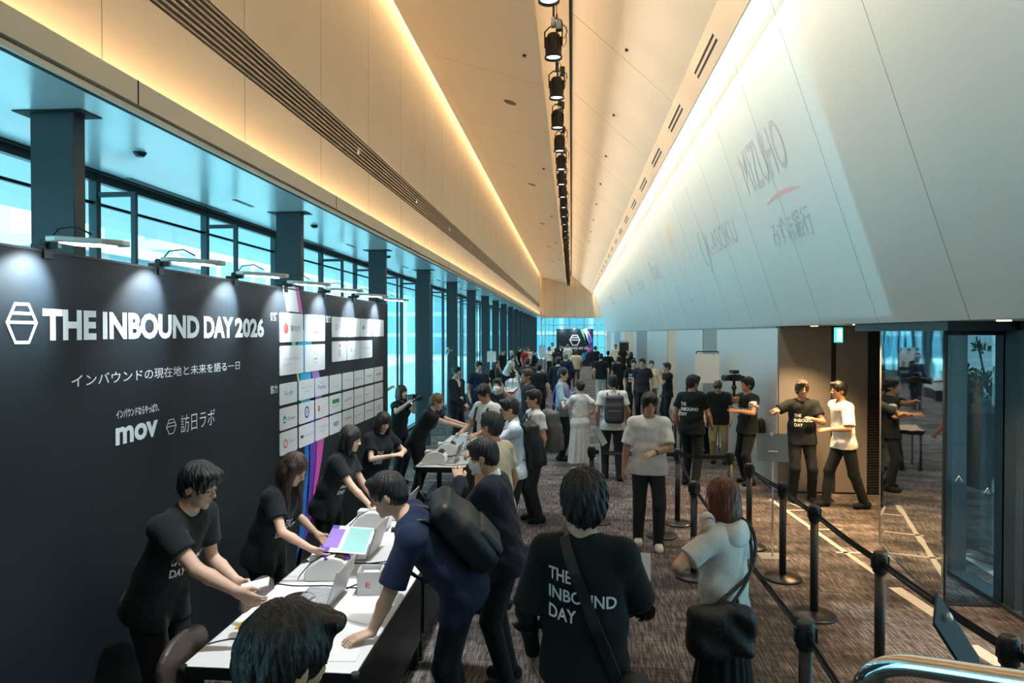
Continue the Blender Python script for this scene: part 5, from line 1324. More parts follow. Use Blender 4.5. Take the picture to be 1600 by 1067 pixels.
def table(x0, x1, y0, y1, label, top=M_top, cloth=None):
    e = empty('reception_table', ((x0 + x1) / 2, (y0 + y1) / 2, 0), label=label, cat='table', group='reception tables')
    w, l = (x1 - x0) / 2, (y1 - y0) / 2
    m = MB(); m.box((-w + 0.008, -l + 0.008, TZ - 0.028), (w - 0.008, l - 0.008, TZ)); m.build('tabletop', top, e)
    m = MB()
    for a, b in (((-w, -l, TZ - 0.03), (-w + 0.008, l, TZ + 0.001)), ((w - 0.008, -l, TZ - 0.03), (w, l, TZ + 0.001)), ((-w, -l, TZ - 0.03), (w, -l + 0.008, TZ + 0.001)), ((-w, l - 0.008, TZ - 0.03), (w, l, TZ + 0.001))): m.box(a, b)
    for sx in (-1, 1):
        for sy in (-1, 1): m.cyl((sx * (w - 0.012), sy * (l - 0.012), TZ - 0.034), (sx * (w - 0.012), sy * (l - 0.012), TZ + 0.002), 0.022, n=12)
    m.box((-w + 0.02, -l + 0.02, TZ - 0.07), (w - 0.02, l - 0.02, TZ - 0.03)); m.build('edge_frame', M_legs, e)
    for sx in (-1, 1):
        for sy in (-1, 1):
            m = MB(); m.cyl((sx * (w - 0.06), sy * (l - 0.06), 0.02), (sx * (w - 0.06), sy * (l - 0.06), TZ - 0.06), 0.022, n=12); m.cyl((sx * (w - 0.06), sy * (l - 0.06), 0), (sx * (w - 0.06), sy * (l - 0.06), 0.02), 0.03, n=12); m.build('leg', M_legs, e)
    m = MB(); m.box((w - 0.035, -l + 0.05, 0.20), (w - 0.025, l - 0.05, TZ - 0.07)); m.build('modesty_panel', M_legs, e)
    if cloth:
        m = MB(); m.box((-w - 0.01, -l - 0.01, 0.35), (w + 0.01, l + 0.01, TZ + 0.006)); m.build('table_cover', cloth[0], e)
        m = MB(); m.box((-w - 0.012, -l - 0.012, 0.03), (w + 0.012, l + 0.012, 0.36)); m.box((-w - 0.012, -l - 0.012, 0.66), (w + 0.012, l + 0.012, TZ + 0.003)); m.build('cover_band', cloth[1], e)
    return e
XA0, XA1 = -1.965, -1.05
table(XA0, XA1, 3.30, 4.90, 'white topped reception table nearest the camera with laptops')
table(XA0, XA1, 4.915, 6.50, 'white topped reception table in front of the dark-haired staff woman in profile')
table(XA0, -1.32, 8.50, 9.85, 'white topped reception table where the ponytailed staff woman reaches across')
table(XA0, -1.32, 9.865, 11.2, 'white topped reception table at the far end of the desk line')
def laptop(x, y, label, w=0.36):
    e = empty('laptop', (x, y, TZ), label=label, cat='laptop', group='laptops on the reception tables')
    m = MB(); m.box((-0.24, 0, 0.002), (0, w, 0.018)); m.build('base', M_silver, e, bevel=0.003)
    m = MB()
    for r_ in range(5):
        for c_ in range(12): m.box((-0.205 + r_ * 0.026, 0.025 + c_ * (w - 0.05) / 12, 0.018), (-0.184 + r_ * 0.026, 0.022 + (c_ + 1) * (w - 0.05) / 12 - 0.003, 0.0215))
    m.build('keyboard', M_keys, e)
    A_ = Matrix.Rotation(math.radians(18), 4, 'Y')
    m = MB(); m.box((-0.003, 0, 0.0), (0.006, w, 0.235), M=Matrix.Translation((0, 0, 0.018)) @ A_); s_ = m.build('lid', M_silver, e, bevel=0.002)
    m = MB(); m.box((-0.0045, 0.002, 0.004), (-0.003, w - 0.002, 0.232), M=Matrix.Translation((0, 0, 0.018)) @ A_); m.build('bezel', M_blackmetal, s_)
    m = MB(); m.box((-0.0052, 0.012, 0.016), (-0.0045, w - 0.012, 0.222), M=Matrix.Translation((0, 0, 0.018)) @ A_); m.build('screen', M_screen, s_)
    return e
laptop(-1.47, 4.02, 'silver laptop nearest the camera, its open lid seen from behind')
laptop(-1.50, 4.95, 'silver laptop beyond the white ticket printer nearest the camera')
laptop(-1.50, 6.02, 'silver laptop at the far end of the nearer desk')
laptop(-1.50, 8.75, 'silver laptop on the farther desk beside the masked man in a suit')
laptop(-1.52, 9.72, 'silver laptop on the farther desk before the ponytailed staff woman')
pr0 = None
def printer():
    e = empty('ticket_printer')
    prof = [(-0.15, 0), (0.13, 0), (0.15, 0.03), (0.15, 0.10), (0.11, 0.145), (0.04, 0.165), (-0.04, 0.155), (-0.11, 0.11), (-0.15, 0.05)]
    m = MB(); m.prism([(x, -0.10, z) for x, z in prof], (0, 0.20, 0), sm=False); m.build('casing', M_white, e, bevel=0.012)
    m = MB()
    for i in range(6):
        t0, t1 = math.radians(20 + 18 * i), math.radians(38 + 18 * i); c_ = (0.075, 0.118)
        P = lambda t, yy: (c_[0] + 0.052 * math.cos(t), yy, c_[1] + 0.052 * math.sin(t))
        m.quad(P(t0, -0.085), P(t1, -0.085), P(t1, 0.085), P(t0, 0.085))
    m.prism([(c_[0] + 0.052 * math.cos(math.radians(20 + 18 * i)), -0.085, c_[1] + 0.052 * math.sin(math.radians(20 + 18 * i))) for i in range(7)], (0, 0.17, 0)); m.build('roll_cover', M_brownroll, e)
    m = MB(); m.box((-0.12, -0.06, 0.105), (-0.04, 0.06, 0.160), M=Matrix.Translation((0, 0, 0))); m.build('paper_slot', M_paper, e)
    m = MB(); m.tube([(0.04, -0.03, 0.166), (-0.02, -0.06, 0.172), (-0.10, -0.09, 0.13), (-0.17, -0.10, 0.05), (-0.20, -0.06, 0.006)], 0.004, 6); m.build('cable', M_cable, e)
    return e
for x, y, rz_, lab in ((-1.66, 4.62, 0.1, 'white ticket printer nearest the camera beside the first laptop'), (-1.70, 5.80, 0.05, 'white ticket printer in front of the dark-haired staff woman'), (-1.76, 8.80, 0.0, 'white ticket printer at the near corner of the farther desk'), (-1.72, 9.45, 0.15, 'white ticket printer second along the farther desk'), (-1.62, 10.35, -0.1, 'white ticket printer under the ponytailed woman\'s forearm')):
    e = printer() if pr0 is None else copy_tree(pr0); pr0 = pr0 or e
    tag(e, lab, 'printer', 'ticket printers on the reception tables'); e.location = (x, y, TZ); e.rotation_euler = (0, 0, rz_)
bx0 = None
for x, y, rz_, lab in ((-1.30, 4.38, 0.12, 'small white open box with a red letter E beside the nearest laptop'), (-1.27, 5.32, 0.1, 'small white open box half hidden behind the man in navy'), (-1.20, 6.36, -0.2, 'small white open box at the far corner of the nearer desk')):
    if bx0 is None:
        e = empty('card_box'); m = MB(); a_ = 0.075
        m.box((-a_, -a_, 0), (a_, a_, 0.004))
        for lo_, hi_ in (((-a_, -a_, 0), (-a_ + 0.004, a_, 0.15)), ((a_ - 0.004, -a_, 0), (a_, a_, 0.15)), ((-a_, -a_, 0), (a_, -a_ + 0.004, 0.15)), ((-a_, a_ - 0.004, 0), (a_, a_, 0.15))): m.box(lo_, hi_)
        m.build('box', M_box, e)
        m = MB(); add_text(m, 'E', (-0.020, -a_, 0.05), (1, 0, 0), (0, 0, 1), w=0.030, h=0.036, bold=0.012, lift=0.001); m.build('printed_letter', M_red, e, fix=False)
        m = MB(); m.box((-0.05, -0.055, 0.004), (0.05, 0.055, 0.12)); m.build('cards', M_paper, e); bx0 = e
    else: e = copy_tree(bx0)
    tag(e, lab, 'box', 'white card boxes on the reception tables'); e.location = (x, y, TZ); e.rotation_euler = (0, 0, rz_)
def sheet(x, y, w, l, rz_, mt, lab, cat='paper', name='leaflet', z=TZ):
    m = MB(); m.box((-w / 2, -l / 2, 0), (w / 2, l / 2, 0.003)); o = m.build(name, mt); o.location = (x, y, z); o.rotation_euler = (0, 0, rz_); tag(o, lab, cat)
    return o
sheet(-1.25, 3.95, 0.09, 0.20, 1.2, M_paper, 'narrow white card lying on the desk in front of the letter box')
sheet(-1.22, 3.56, 0.22, 0.28, 0.1, M_paper, 'white sheet under the hand of the man in navy')
sheet(-1.78, 5.05, 0.22, 0.30, 0.3, M_paper, 'white sheet near the long-haired staff woman')
sheet(-1.30, 4.72, 0.2, 0.28, 0.2, M_wood, 'beige sheet on the desk beside the second laptop')
sheet(-1.80, 8.68, 0.15, 0.2, 0.4, M_paper, 'white sheet at the near corner of the farther desk')
m = MB(); m.tube([(0, 0, 0.006), (0.10, 0.05, 0.006), (0.18, 0.02, 0.012), (0.25, 0.07, 0.006)], 0.007, 6); m.box((-0.03, -0.02, 0), (0.02, 0.02, 0.014)); o = m.build('lanyard_strap', M_purple); o.location = (-1.85, 9.15, TZ); tag(o, 'purple neck strap lying beside a ticket printer on the farther desk', 'strap')
m = MB(); m.box((-0.02, -0.05, 0), (0.02, 0.05, 0.025)); m.cyl((-0.015, 0.0, 0.025), (-0.015, 0.04, 0.03), 0.012); o = m.build('clip_knife', mat('yellow_plastic', (0.75, 0.42, 0.03), 0.4)); o.location = (-1.72, 3.98, TZ); o.rotation_euler = (0, 0, 0.9); tag(o, 'small yellow and orange tool beside the coiled cable', 'tool')
m = MB(); m.box((-0.025, -0.05, 0), (0.025, 0.05, 0.004)); o = m.build('sticker', MATS['yellow_plastic']); o.location = (-1.88, 3.80, TZ); tag(o, 'small orange sticker on the desk edge', 'sticker')
m = MB()
def cab(pts, r=0.0045):
    m.tube([Vector(p) + Vector((0, 0, TZ + 0.006)) for p in pts], r, 6)
def smooth(P_, n=5):
    P_ = [Vector(p) for p in P_]; out = []
    for i in range(len(P_) - 1):
        a_, b_, c_, d_ = P_[max(i - 1, 0)], P_[i], P_[i + 1], P_[min(i + 2, len(P_) - 1)]
        for t in np.linspace(0, 1, n + 1)[:-1]: out.append(0.5 * ((2 * b_) + (c_ - a_) * t + (2 * a_ - 5 * b_ + 4 * c_ - d_) * t * t + (3 * b_ - a_ - 3 * c_ + d_) * t ** 3))
    return out + [P_[-1]]
def cable(pts, lab, z=TZ, r=0.0045):
    mm = MB(); mm.tube(smooth([Vector((p[0], p[1], z + r + (p[2] if len(p) > 2 else 0))) for p in pts]), r, 6); o = mm.build('power_cable', M_cable); tag(o, lab, 'cable'); return o
cable([(-1.96, 4.45), (-1.82, 4.42), (-1.62, 4.44), (-1.45, 4.42), (-1.36, 4.42)], 'black cable crossing the desk behind the nearest printer')
cable([(-1.95, 4.05), (-1.86, 4.13), (-1.78, 4.10), (-1.74, 4.04)], 'black cable at the staff edge by the yellow tool')
t_ = [( -1.70 + 0.09 * math.cos(a_), 4.18 + 0.10 * math.sin(a_), 0.006 * (a_ / 6)) for a_ in np.linspace(0, 6 * PI, 40)]
cable(t_ + [(-1.58, 4.25), (-1.50, 4.30)], 'coiled black cable beside the nearest laptop keyboard')
t_ = [( -1.28 + 0.07 * math.cos(a_), 5.05 + 0.09 * math.sin(a_), 0.006 * (a_ / 6)) for a_ in np.linspace(0, 6 * PI, 40)]
cable([(-1.46, 4.90), (-1.36, 4.95)] + t_ + [(-1.22, 4.85), (-1.30, 4.70)], 'coiled black cable behind the second laptop lid')
cable([(-1.47, 4.40), (-1.38, 4.55), (-1.30, 4.62), (-1.25, 4.55), (-1.33, 4.50)], 'black cable behind the nearest letter box')
cable([(-1.47, 6.05), (-1.36, 6.10), (-1.22, 6.05), (-1.10, 6.2)], 'black cable at the far end of the nearer desk')
cable([(-1.92, 9.30), (-1.7, 9.28), (-1.5, 9.32), (-1.4, 9.25)], 'black cable across the farther desk between two printers')
cable([(-1.92, 8.60), (-1.75, 8.66), (-1.5, 8.62), (-1.35, 8.72), (-1.2, 8.66)], 'black cable along the near end of the farther desk')
cable([(-1.95, 10.05), (-1.8, 10.12), (-1.6, 10.05), (-1.42, 10.14)], 'black cable on the farther desk beyond the second printer')
cable([(-1.95, 3.55), (-1.85, 3.62), (-1.70, 3.60), (-1.55, 3.66)], 'black cable at the near corner of the desk')
m = MB(); m.box((-0.16, -0.03, 0), (0.16, 0.03, 0.03)); o = m.build('power_strip', M_blackmetal); o.location = (-1.36, 5.75, TZ); o.rotation_euler = (0, 0, 0.2); tag(o, 'black power strip behind the far printer of the nearer desk', 'power strip')
# chairs tucked at the staff side
def chair(x, y, rz_, lab):
    e = empty('desk_chair', (x, y, 0), rz_, label=lab, cat='chair', group='brown chairs behind the desk')
    m = MB(); m.box((-0.22, -0.22, 0.42), (0.22, 0.22, 0.48)); m.build('seat', M_chair, e, bevel=0.025)
    m = MB()
    n_ = 14; pts = []
    for i in range(n_ + 1):
        t = PI * i / n_; pts.append((0.225 * math.cos(t) * 1.0, -0.24 - 0.0 * i, 0.66 + 0.19 * math.sin(t) ** 0.6))
    m.prism([(p[0], -0.255, p[2]) for p in pts] + [(-0.20, -0.235, 0.56), (0.20, -0.235, 0.56)], (0, 0.045, 0)); m.build('backrest', M_chair, e, bevel=0.018)
    for sx in (-1, 1):
        for sy in (-1, 1):
            m = MB(); m.tube([(sx * 0.19, sy * 0.19, 0.42), (sx * 0.22, sy * 0.23, 0.0)], 0.012, 8); m.build('leg', M_legs, e)
        m = MB(); m.tube([(sx * 0.16, -0.21, 0.44), (sx * 0.16, -0.235, 0.62)], 0.010, 6); m.build('back_support', M_legs, e)
    return e
chair(-1.78, 3.42, -PI / 2, 'brown padded chair tucked in at the nearest desk corner')
chair(-1.74, 4.18, -PI / 2, 'brown padded chair between the blurred man and the long-haired woman')
# covered table and board of the exhibitors farther down the left side
table(-2.25, -1.65, 19.6, 21.2, 'exhibitor table with a white and red cover far down the left side', cloth=(C['white'], C['red']))
table(-2.25, -1.65, 23.5, 25.3, 'second exhibitor table with a pale cover far down the left side', cloth=(C['white'], C['paleblue']))
table(-2.25, -1.65, 27.5, 29.3, 'third exhibitor table with leaflet racks far down the left side', cloth=(C['white'], C['charcoal']))
table(1.95, 2.35, 12.9, 13.7, 'small wooden topped table behind the man in black by the right wall', top=M_wood)
rk = None
for k, (x, y) in enumerate(((-1.9, 20.2), (-1.8, 20.8), (-1.9, 24.0), (-1.85, 24.8), (-1.9, 28.2))):
    if rk is None:
        rk = e = empty('leaflet_rack'); m = MB(); m.box((-0.10, -0.12, 0), (0.10, 0.12, 0.01)); m.cbox((0.02, 0, 0.16), (0.01, 0.22, 0.30), rot=(0, 0.25, 0)); m.build('rack', M_steel, e); m = MB(); m.cbox((0.0, 0, 0.17), (0.02, 0.20, 0.26), rot=(0, 0.25, 0)); m.build('leaflets', M_paper, e)
    else: e = copy_tree(rk)
    e.location = (x, y, 0.728); tag(e, 'upright leaflet rack on one of the far exhibitor tables', 'leaflet rack', 'leaflet racks on the exhibitor tables')
def board_stand(p, Y, w, h, z, lab, mt, rz_=0.0):
    q = on_y(p, 560, Y); e = empty('board_stand', (q.x, Y, 0), rz_, label=lab, cat='sign board')
    m = MB(); m.box((-w / 2, -0.01, z), (w / 2, 0.01, z + h)); m.build('board', mt, e)
    m = MB()
    for sx in (-1, 1): m.tube([(sx * w * 0.45, 0.015, z + h + 0.05), (sx * w * 0.5, 0.015, 0.0)], 0.012, 8)
    m.tube([(-w * 0.45, 0.015, z + h + 0.05), (w * 0.45, 0.015, z + h + 0.05)], 0.012, 8); m.tube([(-w * 0.5, -0.2, 0.01), (-w * 0.5, 0.25, 0.01)], 0.012, 8); m.tube([(w * 0.5, -0.2, 0.01), (w * 0.5, 0.25, 0.01)], 0.012, 8); m.build('stand', M_blackmetal, e)
    for sx in (-1, 1):
        m = MB(); m.box((sx * w * 0.3 - 0.012, -0.02, z + h - 0.02), (sx * w * 0.3 + 0.012, 0.02, z + h + 0.02)); m.build('clip', M_steel, e)
M_board = mat('blank_board', (0.70, 0.69, 0.64), 0.6)
board_stand(1105, 14.3, 0.47, 0.59, 1.38, 'blank pale board on a black stand in front of the right wall panels', M_board, -0.2)
board_stand(768, 18.4, 0.24, 0.28, 1.62, 'small white notice board on a stand before the left columns', M_paper)
board_stand(847, 30.0, 0.26, 0.5, 1.30, 'pale blue poster board on a stand near the far display wall', C['paleblue'])
board_stand(975, 34.0, 0.45, 0.42, 1.52, 'dark poster board on a stand by the far right wall', C['charcoal'])
e = empty('barrier_pole', (on_y(699, 560, 13.2).x, 13.2, 0), label='thin steel pole standing beside the smiling man in a suit', cat='pole')
m = MB(); m.cyl((0, 0, 0), (0, 0, 0.015), 0.13, n=20); m.build('base', M_steel, e); m = MB(); m.tube([(0, 0, 0), (0, 0, 1.95), (0.03, 0, 2.05), (0.10, 0, 2.07)], 0.014, 8); m.sphere((0.0, 0, 2.08), 0.04, 10, 6); m.build('pole', M_steel, e)
e = empty('tall_pole', (on_y(846, 540, 44).x, 44, 0), label='tall thin pale pole in front of the end windows', cat='pole')
m = MB(); m.cyl((0, 0, 0), (0, 0, 3.7), 0.05, n=12); m.build('pole', M_steel, e); m = MB(); m.cyl((0, 0, 0), (0, 0, 0.03), 0.2, n=16); m.build('base', M_steel, e)
# ------------------------------------------------------------------ far display wall at the end of the hall
YFB = 50.0
fb = lambda px, py: on_y(px, py, YFB)
a_ = fb(869.4, 570); b_ = fb(927, 513.7)
e = empty('stage_wall', (a_.x, YFB, 0), label='distant black display wall with a white hexagon and coloured stripes', cat='display wall')
L_ = lambda px, py, d_=0.0: (fb(px, py).x - a_.x, -d_, fb(px, py).z)
m = MB(); m.box((0, 0, 0), (b_.x - a_.x, 0.06, b_.z)); m.build('panel', M_print_black, e)
m = MB(); p_ = L_(889.5, 540); q_ = L_(907, 523); hexagon_mark(m, lambda u, v: (p_[0] + (q_[0] - p_[0]) * u, -0.004, p_[2] + (q_[2] - p_[2]) * v), 0.085); m.build('logo_mark', M_letter, e, fix=False)
m = MB(); p_ = L_(878, 546); add_text(m, 'THE INBOUND DAY 2026', (p_[0], -0.004, p_[2]), (1, 0, 0), (0, 0, 1), w=L_(920, 546)[0] - p_[0], h=0.20, bold=0.02, lift=0); m.build('title_lettering', M_letter, e, fix=False)
for cl, pts in (('green', [(906, 514), (911, 514), (921, 540), (918, 540)]), ('white', [(911, 514), (916, 514), (921, 528), (919, 534)]), ('cyan', [(911, 516), (916, 524), (920, 538), (918, 544), (916, 536)]), ('lilac', [(917, 516), (922, 522), (926.5, 533), (920, 538)]), ('violet', [(920, 540), (926.5, 534), (926.5, 540), (921, 544)]), ('pink', [(918, 544), (926.5, 541), (924, 548), (917, 552)]), ('blue', [(913, 552), (918, 548), (914, 562), (908, 567)]), ('green', [(909, 554), (913, 550), (909, 566), (904, 568)])):
    m = MB(); m.poly([L_(x, y, 0.003) for x, y in pts]); m.build('stripe', STR[cl], e, fix=False)
for px in (878, 897, 917):
    q_ = L_(px, 513.7); c_ = copy_tree(lx0); c_.location = (a_.x + q_[0], YFB, b_.z + 0.02); c_.rotation_euler = (0, 0, -PI / 2)
    tag(c_, 'clip-on LED lamp on top of the distant display wall', 'lamp', 'clip-on lamps on the distant display wall')
    lamp('clip_lamp_light', 'AREA', (a_.x + q_[0], YFB - 0.25, b_.z + 0.02), 10, (0.7, 0.8, 1.0), (0, 0.6, -0.9), size=0.12)

# ------------------------------------------------------------------ the people
import os
HQ = 1.0
def at(px, py, H): q = on_z(px, py, H); return q.x, q.y
Wp = lambda px, py, Y: tuple(on_y(px, py, Y))
def bag_strap(info, pts, r=0.016):
    m = MB(); m.tube([info['o'].matrix_world @ Vector(p) for p in pts], r, 8); return m
def backpack(info, mt, lab, big=1.0, straps=True):
    """worn on the back: pack, front pocket and two straps"""
    o = info['o']; s = info['s']; B = info['B']; T = Matrix(info['T'].tolist()); off = Vector(B((0, 0, 0.30)))
    e = empty('backpack', (0, 0, 0)); e.matrix_world = Matrix.Translation(o.location) @ Euler(o.rotation_euler).to_matrix().to_4x4() @ Matrix.Translation(off) @ T.to_4x4()
    tag(e, lab, 'backpack')
    w, d, hgt = 0.150 * big, 0.135 * big, 0.225 * big; y0 = -0.135 * s
    G = Field((-0.25, -0.50, -0.40), (0.25, -0.03, 0.34), max(0.007, info['h']))
    G.add(rbox((0, y0 - d * 0.5, -0.04), (w, d * 0.5, hgt), 0.055), 0.0); G.add(rbox((0, y0 - d * 0.62, -0.10), (w * 1.02, d * 0.55, hgt * 0.66), 0.06), 0.05)
    G.folds(0.005, 11, 0.8); G.obj('pack', mt, e)
    G = Field((-0.25, -0.54, -0.40), (0.25, -0.05, 0.24), max(0.007, info['h'])); G.add(rbox((0, y0 - d * 1.1, -hgt * 0.62), (w * 0.82, d * 0.24, hgt * 0.42), 0.03), 0.0); G.folds(0.003, 5); G.obj('front_pocket', mt, e)
    if straps:
        for q in (-1, 1):
            m = MB(); m.tube([(q * 0.08, y0 + 0.01, 0.10 * s), (q * 0.090, -0.105, 0.17 * s), (q * 0.097, -0.055, 0.212 * s), (q * 0.102, 0.03, 0.212 * s), (q * 0.105, 0.105, 0.16 * s), (q * 0.115, 0.150, 0.02), (q * 0.135, 0.11, -0.10), (q * 0.15, -0.02, -0.16), (q * 0.12, y0, -0.19)], [0.012, 0.013, 0.014, 0.015, 0.015, 0.013, 0.008, 0.006, 0.006], 6); m.build('strap', mt, e)
    m = MB(); m.tube([(-0.03, y0 - 0.03, hgt), (0, y0 - 0.03, hgt + 0.05), (0.03, y0 - 0.03, hgt)], 0.008, 6); m.build('grab_handle', mt, e)
    return e
M_bagblack = mat('black_bag_nylon', (0.010, 0.011, 0.013), 0.5, bump=0.2, bscale=50); M_baggrey = mat('grey_bag_nylon', (0.12, 0.13, 0.125), 0.6, bump=0.2, bscale=50)
def prop(name, mb, mt, lab, cat, **k): return tag(mb.build(name, mt, **k), lab, cat)
INB = [('THE', 0.34), ('INBOUND', 1.0), ('DAY', 0.42)]

# --- foreground
x, y = at(913, 737, 1.77)
f1 = person(x, y, 84, 'person in a black T-shirt with white lettering across the back, seen from behind', H=1.77, hair=('shaggy', 'black', 1.17), head=(8, 6, 0), skin='fair', sleeve=0.95, h=0.0045,
    R=(x + 0.20, y + 0.30, 1.02), L=(x - 0.24, y + 0.10, 0.90), rpole=(0.8, -0.5, -0.6), extras=('undersleeve', ('print', dict(lines=INB, side='back', z=0.375, w=0.30, line_h=0.055, gap=0.028, bold=0.02, tilt=-0.12)),))
o = f1['o']
e = empty('shoulder_bag', o.location, o.rotation_euler[2], label='black shoulder bag slung across the lettered black T-shirt', cat='bag')
m = MB(); B = f1['B']; s = f1['s']
bvt = BVHTree.FromPolygons([v.co.copy() for v in f1['top'].data.vertices], [tuple(p.vertices) for p in f1['top'].data.polygons])
pts = []
for t in np.linspace(0, 1, 14):
    p_ = Vector(B((-0.085 + 0.24 * t, -0.5, 0.55 - 0.60 * t))); hit = bvt.ray_cast(p_, Vector((0, 1, 0)))
    pts.append((hit[0] if hit[0] else Vector((p_.x, -0.12, p_.z))) + Vector((0, -0.006, 0)))
pts = [Vector(B((-0.10, 0.05, 0.56)))] + pts
n_ = len(m.v)
for i, p_ in enumerate(pts):
    d_ = (pts[min(i + 1, len(pts) - 1)] - pts[max(i - 1, 0)]).normalized(); w_ = d_.cross(Vector((0, 1, 0))).normalized() * 0.024
    for q in (p_ - w_ + Vector((0, -0.012, 0)), p_ + w_ + Vector((0, -0.012, 0)), p_ + w_ + Vector((0, 0.004, 0)), p_ - w_ + Vector((0, 0.004, 0))): m.v.append(tuple(q))
for i in range(len(pts) - 1):
    for j in range(4): a_ = n_ + 4 * i; m.face((a_ + j, a_ + (j + 1) % 4, a_ + 4 + (j + 1) % 4, a_ + 4 + j))
m.build('strap', M_bagblack, e)
G = Field((0.0, -0.35, 0.6), (0.45, 0.2, 1.0), 0.007); G.add(ell((0.22, -0.09, 0.80), (0.10, 0.07, 0.12)), 0.0); G.folds(0.004, 3); G.obj('bag_body', M_bagblack, e)
m = MB(); m.cbox((0, 0, 0), (0.21, 0.004, 0.297)); o2 = prop('sheet_of_paper', m, M_paper, 'white sheet held up in front of the person with the lettered back', 'paper'); o2.location = (x + 0.24, y + 0.40, 1.13); o2.rotation_euler = (-0.35, 0.08, 0.1)

x, y = at(1132, 742, 1.60)
f2 = person(x, y, 142, 'woman with red-brown bobbed hair in a white hooded top, hand raised to her face', H=1.60, female=True, hair=('bob', 'dyed'), top=('tee', 'white'), bottom=('skirt', 'black'), skin='fair', sleeve=0.72, h=0.0045,
    head=(4, 0, 0), L=Wp(1097, 836, y - 0.10), lpole=(-0.8, -0.6, -0.95), lhand=(0.25, 0.1, 1), lpalm=(0.8, -0.3, 0.1), lcurl=0.8, R=(x + 0.02, y + 0.36, 1.05), rpole=(0.9, 0.2, -0.9))
o = f2['o']; s = f2['s']; B = f2['B']
G = Field((-0.3, -0.35, 1.0), (0.3, 0.2, 1.55), 0.006); c_ = Vector(B((0, -0.085, 0.475))); G.add(ell(c_, (0.105, 0.055, 0.075)), 0.0); G.add(ell(Vector(B((0, -0.02, 0.52))), (0.095, 0.085, 0.032)), 0.04); G.sub(ell(Vector(B((0, 0.02, 0.56))), (0.070, 0.080, 0.06)), 0.01); G.folds(0.004, 9); G.obj('hood', C['white'], f2['top'])
tgt = on_y(1128, 985, y - 0.20); mi_ = Matrix.Translation(o.location) @ Euler(o.rotation_euler).to_matrix().to_4x4(); bl = mi_.inverted() @ tgt
e = empty('handbag', o.location, o.rotation_euler[2], label='black slouchy handbag hanging from the shoulder of the woman in white', cat='handbag')
vd = (mi_.to_3x3().inverted() @ Vector((1, 0.15, 0))); RB = np.array(Matrix.Rotation(math.atan2(vd.y, vd.x), 3, 'Z'))
G = Field(np.array(bl) - 0.34, np.array(bl) + 0.34, 0.006); G.add(rbox(np.array(bl) + (0, 0, -0.01), (0.185, 0.075, 0.135), 0.06, RB), 0.0); G.add(ell(np.array(bl) + (0, 0, 0.10), (0.15, 0.05, 0.05), RB), 0.05); G.folds(0.010, 21, 0.7); G.obj('bag_body', M_bagblack, e)
sh = Vector(B((0.125, -0.02, 0.53))); bx_ = Vector(RB @ np.array((1.0, 0, 0)))
for dy in (-0.012, 0.02):
    m = MB(); m.tube(smooth([bl + bx_ * (-0.02 + 3 * dy) + Vector((0, 0, 0.12)), (bl + bx_ * 0.03 + sh) / 2 + Vector((0.03, -0.09, 0.02)), (sh.x + 0.012, -0.105 + dy, sh.z - 0.06), (sh.x + 0.01, 0.0 + dy, sh.z + 0.025), (sh.x + 0.02, 0.08 + dy, sh.z - 0.05), (sh.x + 0.09, 0.06 + dy, 1.10), bl + bx_ * (0.10 + dy) + Vector((0, 0.03, 0.11))]), 0.010, 8); m.build('strap', M_bagblack, e)
hw = o.matrix_world
W_ = Vector(f2['arms']['L'][2]); Rm = Euler(o.rotation_euler).to_matrix(); wpos = Vector(o.location) + Rm @ W_
G = Field(np.array(wpos) - 0.12, np.array(wpos) + 0.16, 0.005); G.add(ell(np.array(wpos) + np.array((0.03, 0.02, 0.075)), (0.045, 0.035, 0.05)), 0.0); G.add(ell(np.array(wpos) + np.array((0.05, 0.02, 0.02)), (0.03, 0.03, 0.035)), 0.02); G.folds(0.008, 4, 1.6); oo = G.obj('handkerchief', C['white']); tag(oo, 'crumpled white handkerchief in the raised hand of the red-haired woman', 'handkerchief')
m = MB(); u_ = Vector(nrm(f2['arms']['L'][2] - f2['arms']['L'][1])); p_ = W_ - u_ * 0.05; u1, u2, _ = basis(u_)
m.tube([p_ + u1 * (0.034 * math.cos(t)) + u2 * (0.034 * math.sin(t)) for t in np.linspace(0, 2 * PI, 17)[:-1]], 0.004, 6, closed=True); br_ = m.build('bracelet', M_steel, o)

x, y = at(386, 950, 1.79)
v1 = person(x, y, 62, 'dark-haired visitor cut off at the bottom edge, back of the head to us', H=1.79, hair=('short', 'black', 1.06), head=(-8, 14, 0), h=0.005, lean=6, side=0)

# --- staff behind the desk
s1 = person(-2.34, 3.70, 352, 'leaning man in black at the near desk end, both hands held out', H=1.76, skin='fair', hair=('shaggy', 'black'), lean=24, head=(0, 16, 0), h=0.005,
    R=Wp(372, 925, 3.50), L=Wp(372, 910, 3.82), rpole=(-0.6, -0.8, -0.5), lpole=(-0.5, 0.5, -0.9), rpalm=(0.2, 0.9, 0.1), lpalm=(0.2, -0.9, 0.1), extras=(('print', dict(lines=INB, side='front', z=0.34, w=0.24, line_h=0.045)),))
m = MB(); m.cbox((0, 0, 0), (0.15, 0.09, 0.012)); o2 = prop('stack_of_cards', m, M_paper, 'small stack of white cards in the hands of the leaning man', 'paper'); o2.location = Vector(Wp(398, 915, 3.66)); o2.rotation_euler = (0.2, -0.2, 0.3)
s2 = person(-2.20, 4.78, 352, 'staff woman with long brown hair and an earphone bending over leaflets', H=1.62, female=True, skin='fair', hair=('long', 'brown'), lean=20, head=(-4, 30, 0), h=0.005,
    R=Wp(487, 858, 4.55), L=Wp(497, 836, 5.0), rpole=(-0.5, -0.9, -0.5), lpole=(-0.4, 0.7, -0.8), rpalm=(0.3, 0.6, 0.5), lpalm=(0.3, -0.6, 0.5), extras=(('earphone', 1), ('print', dict(lines=INB, side='front', z=0.30, w=0.22, line_h=0.042))))
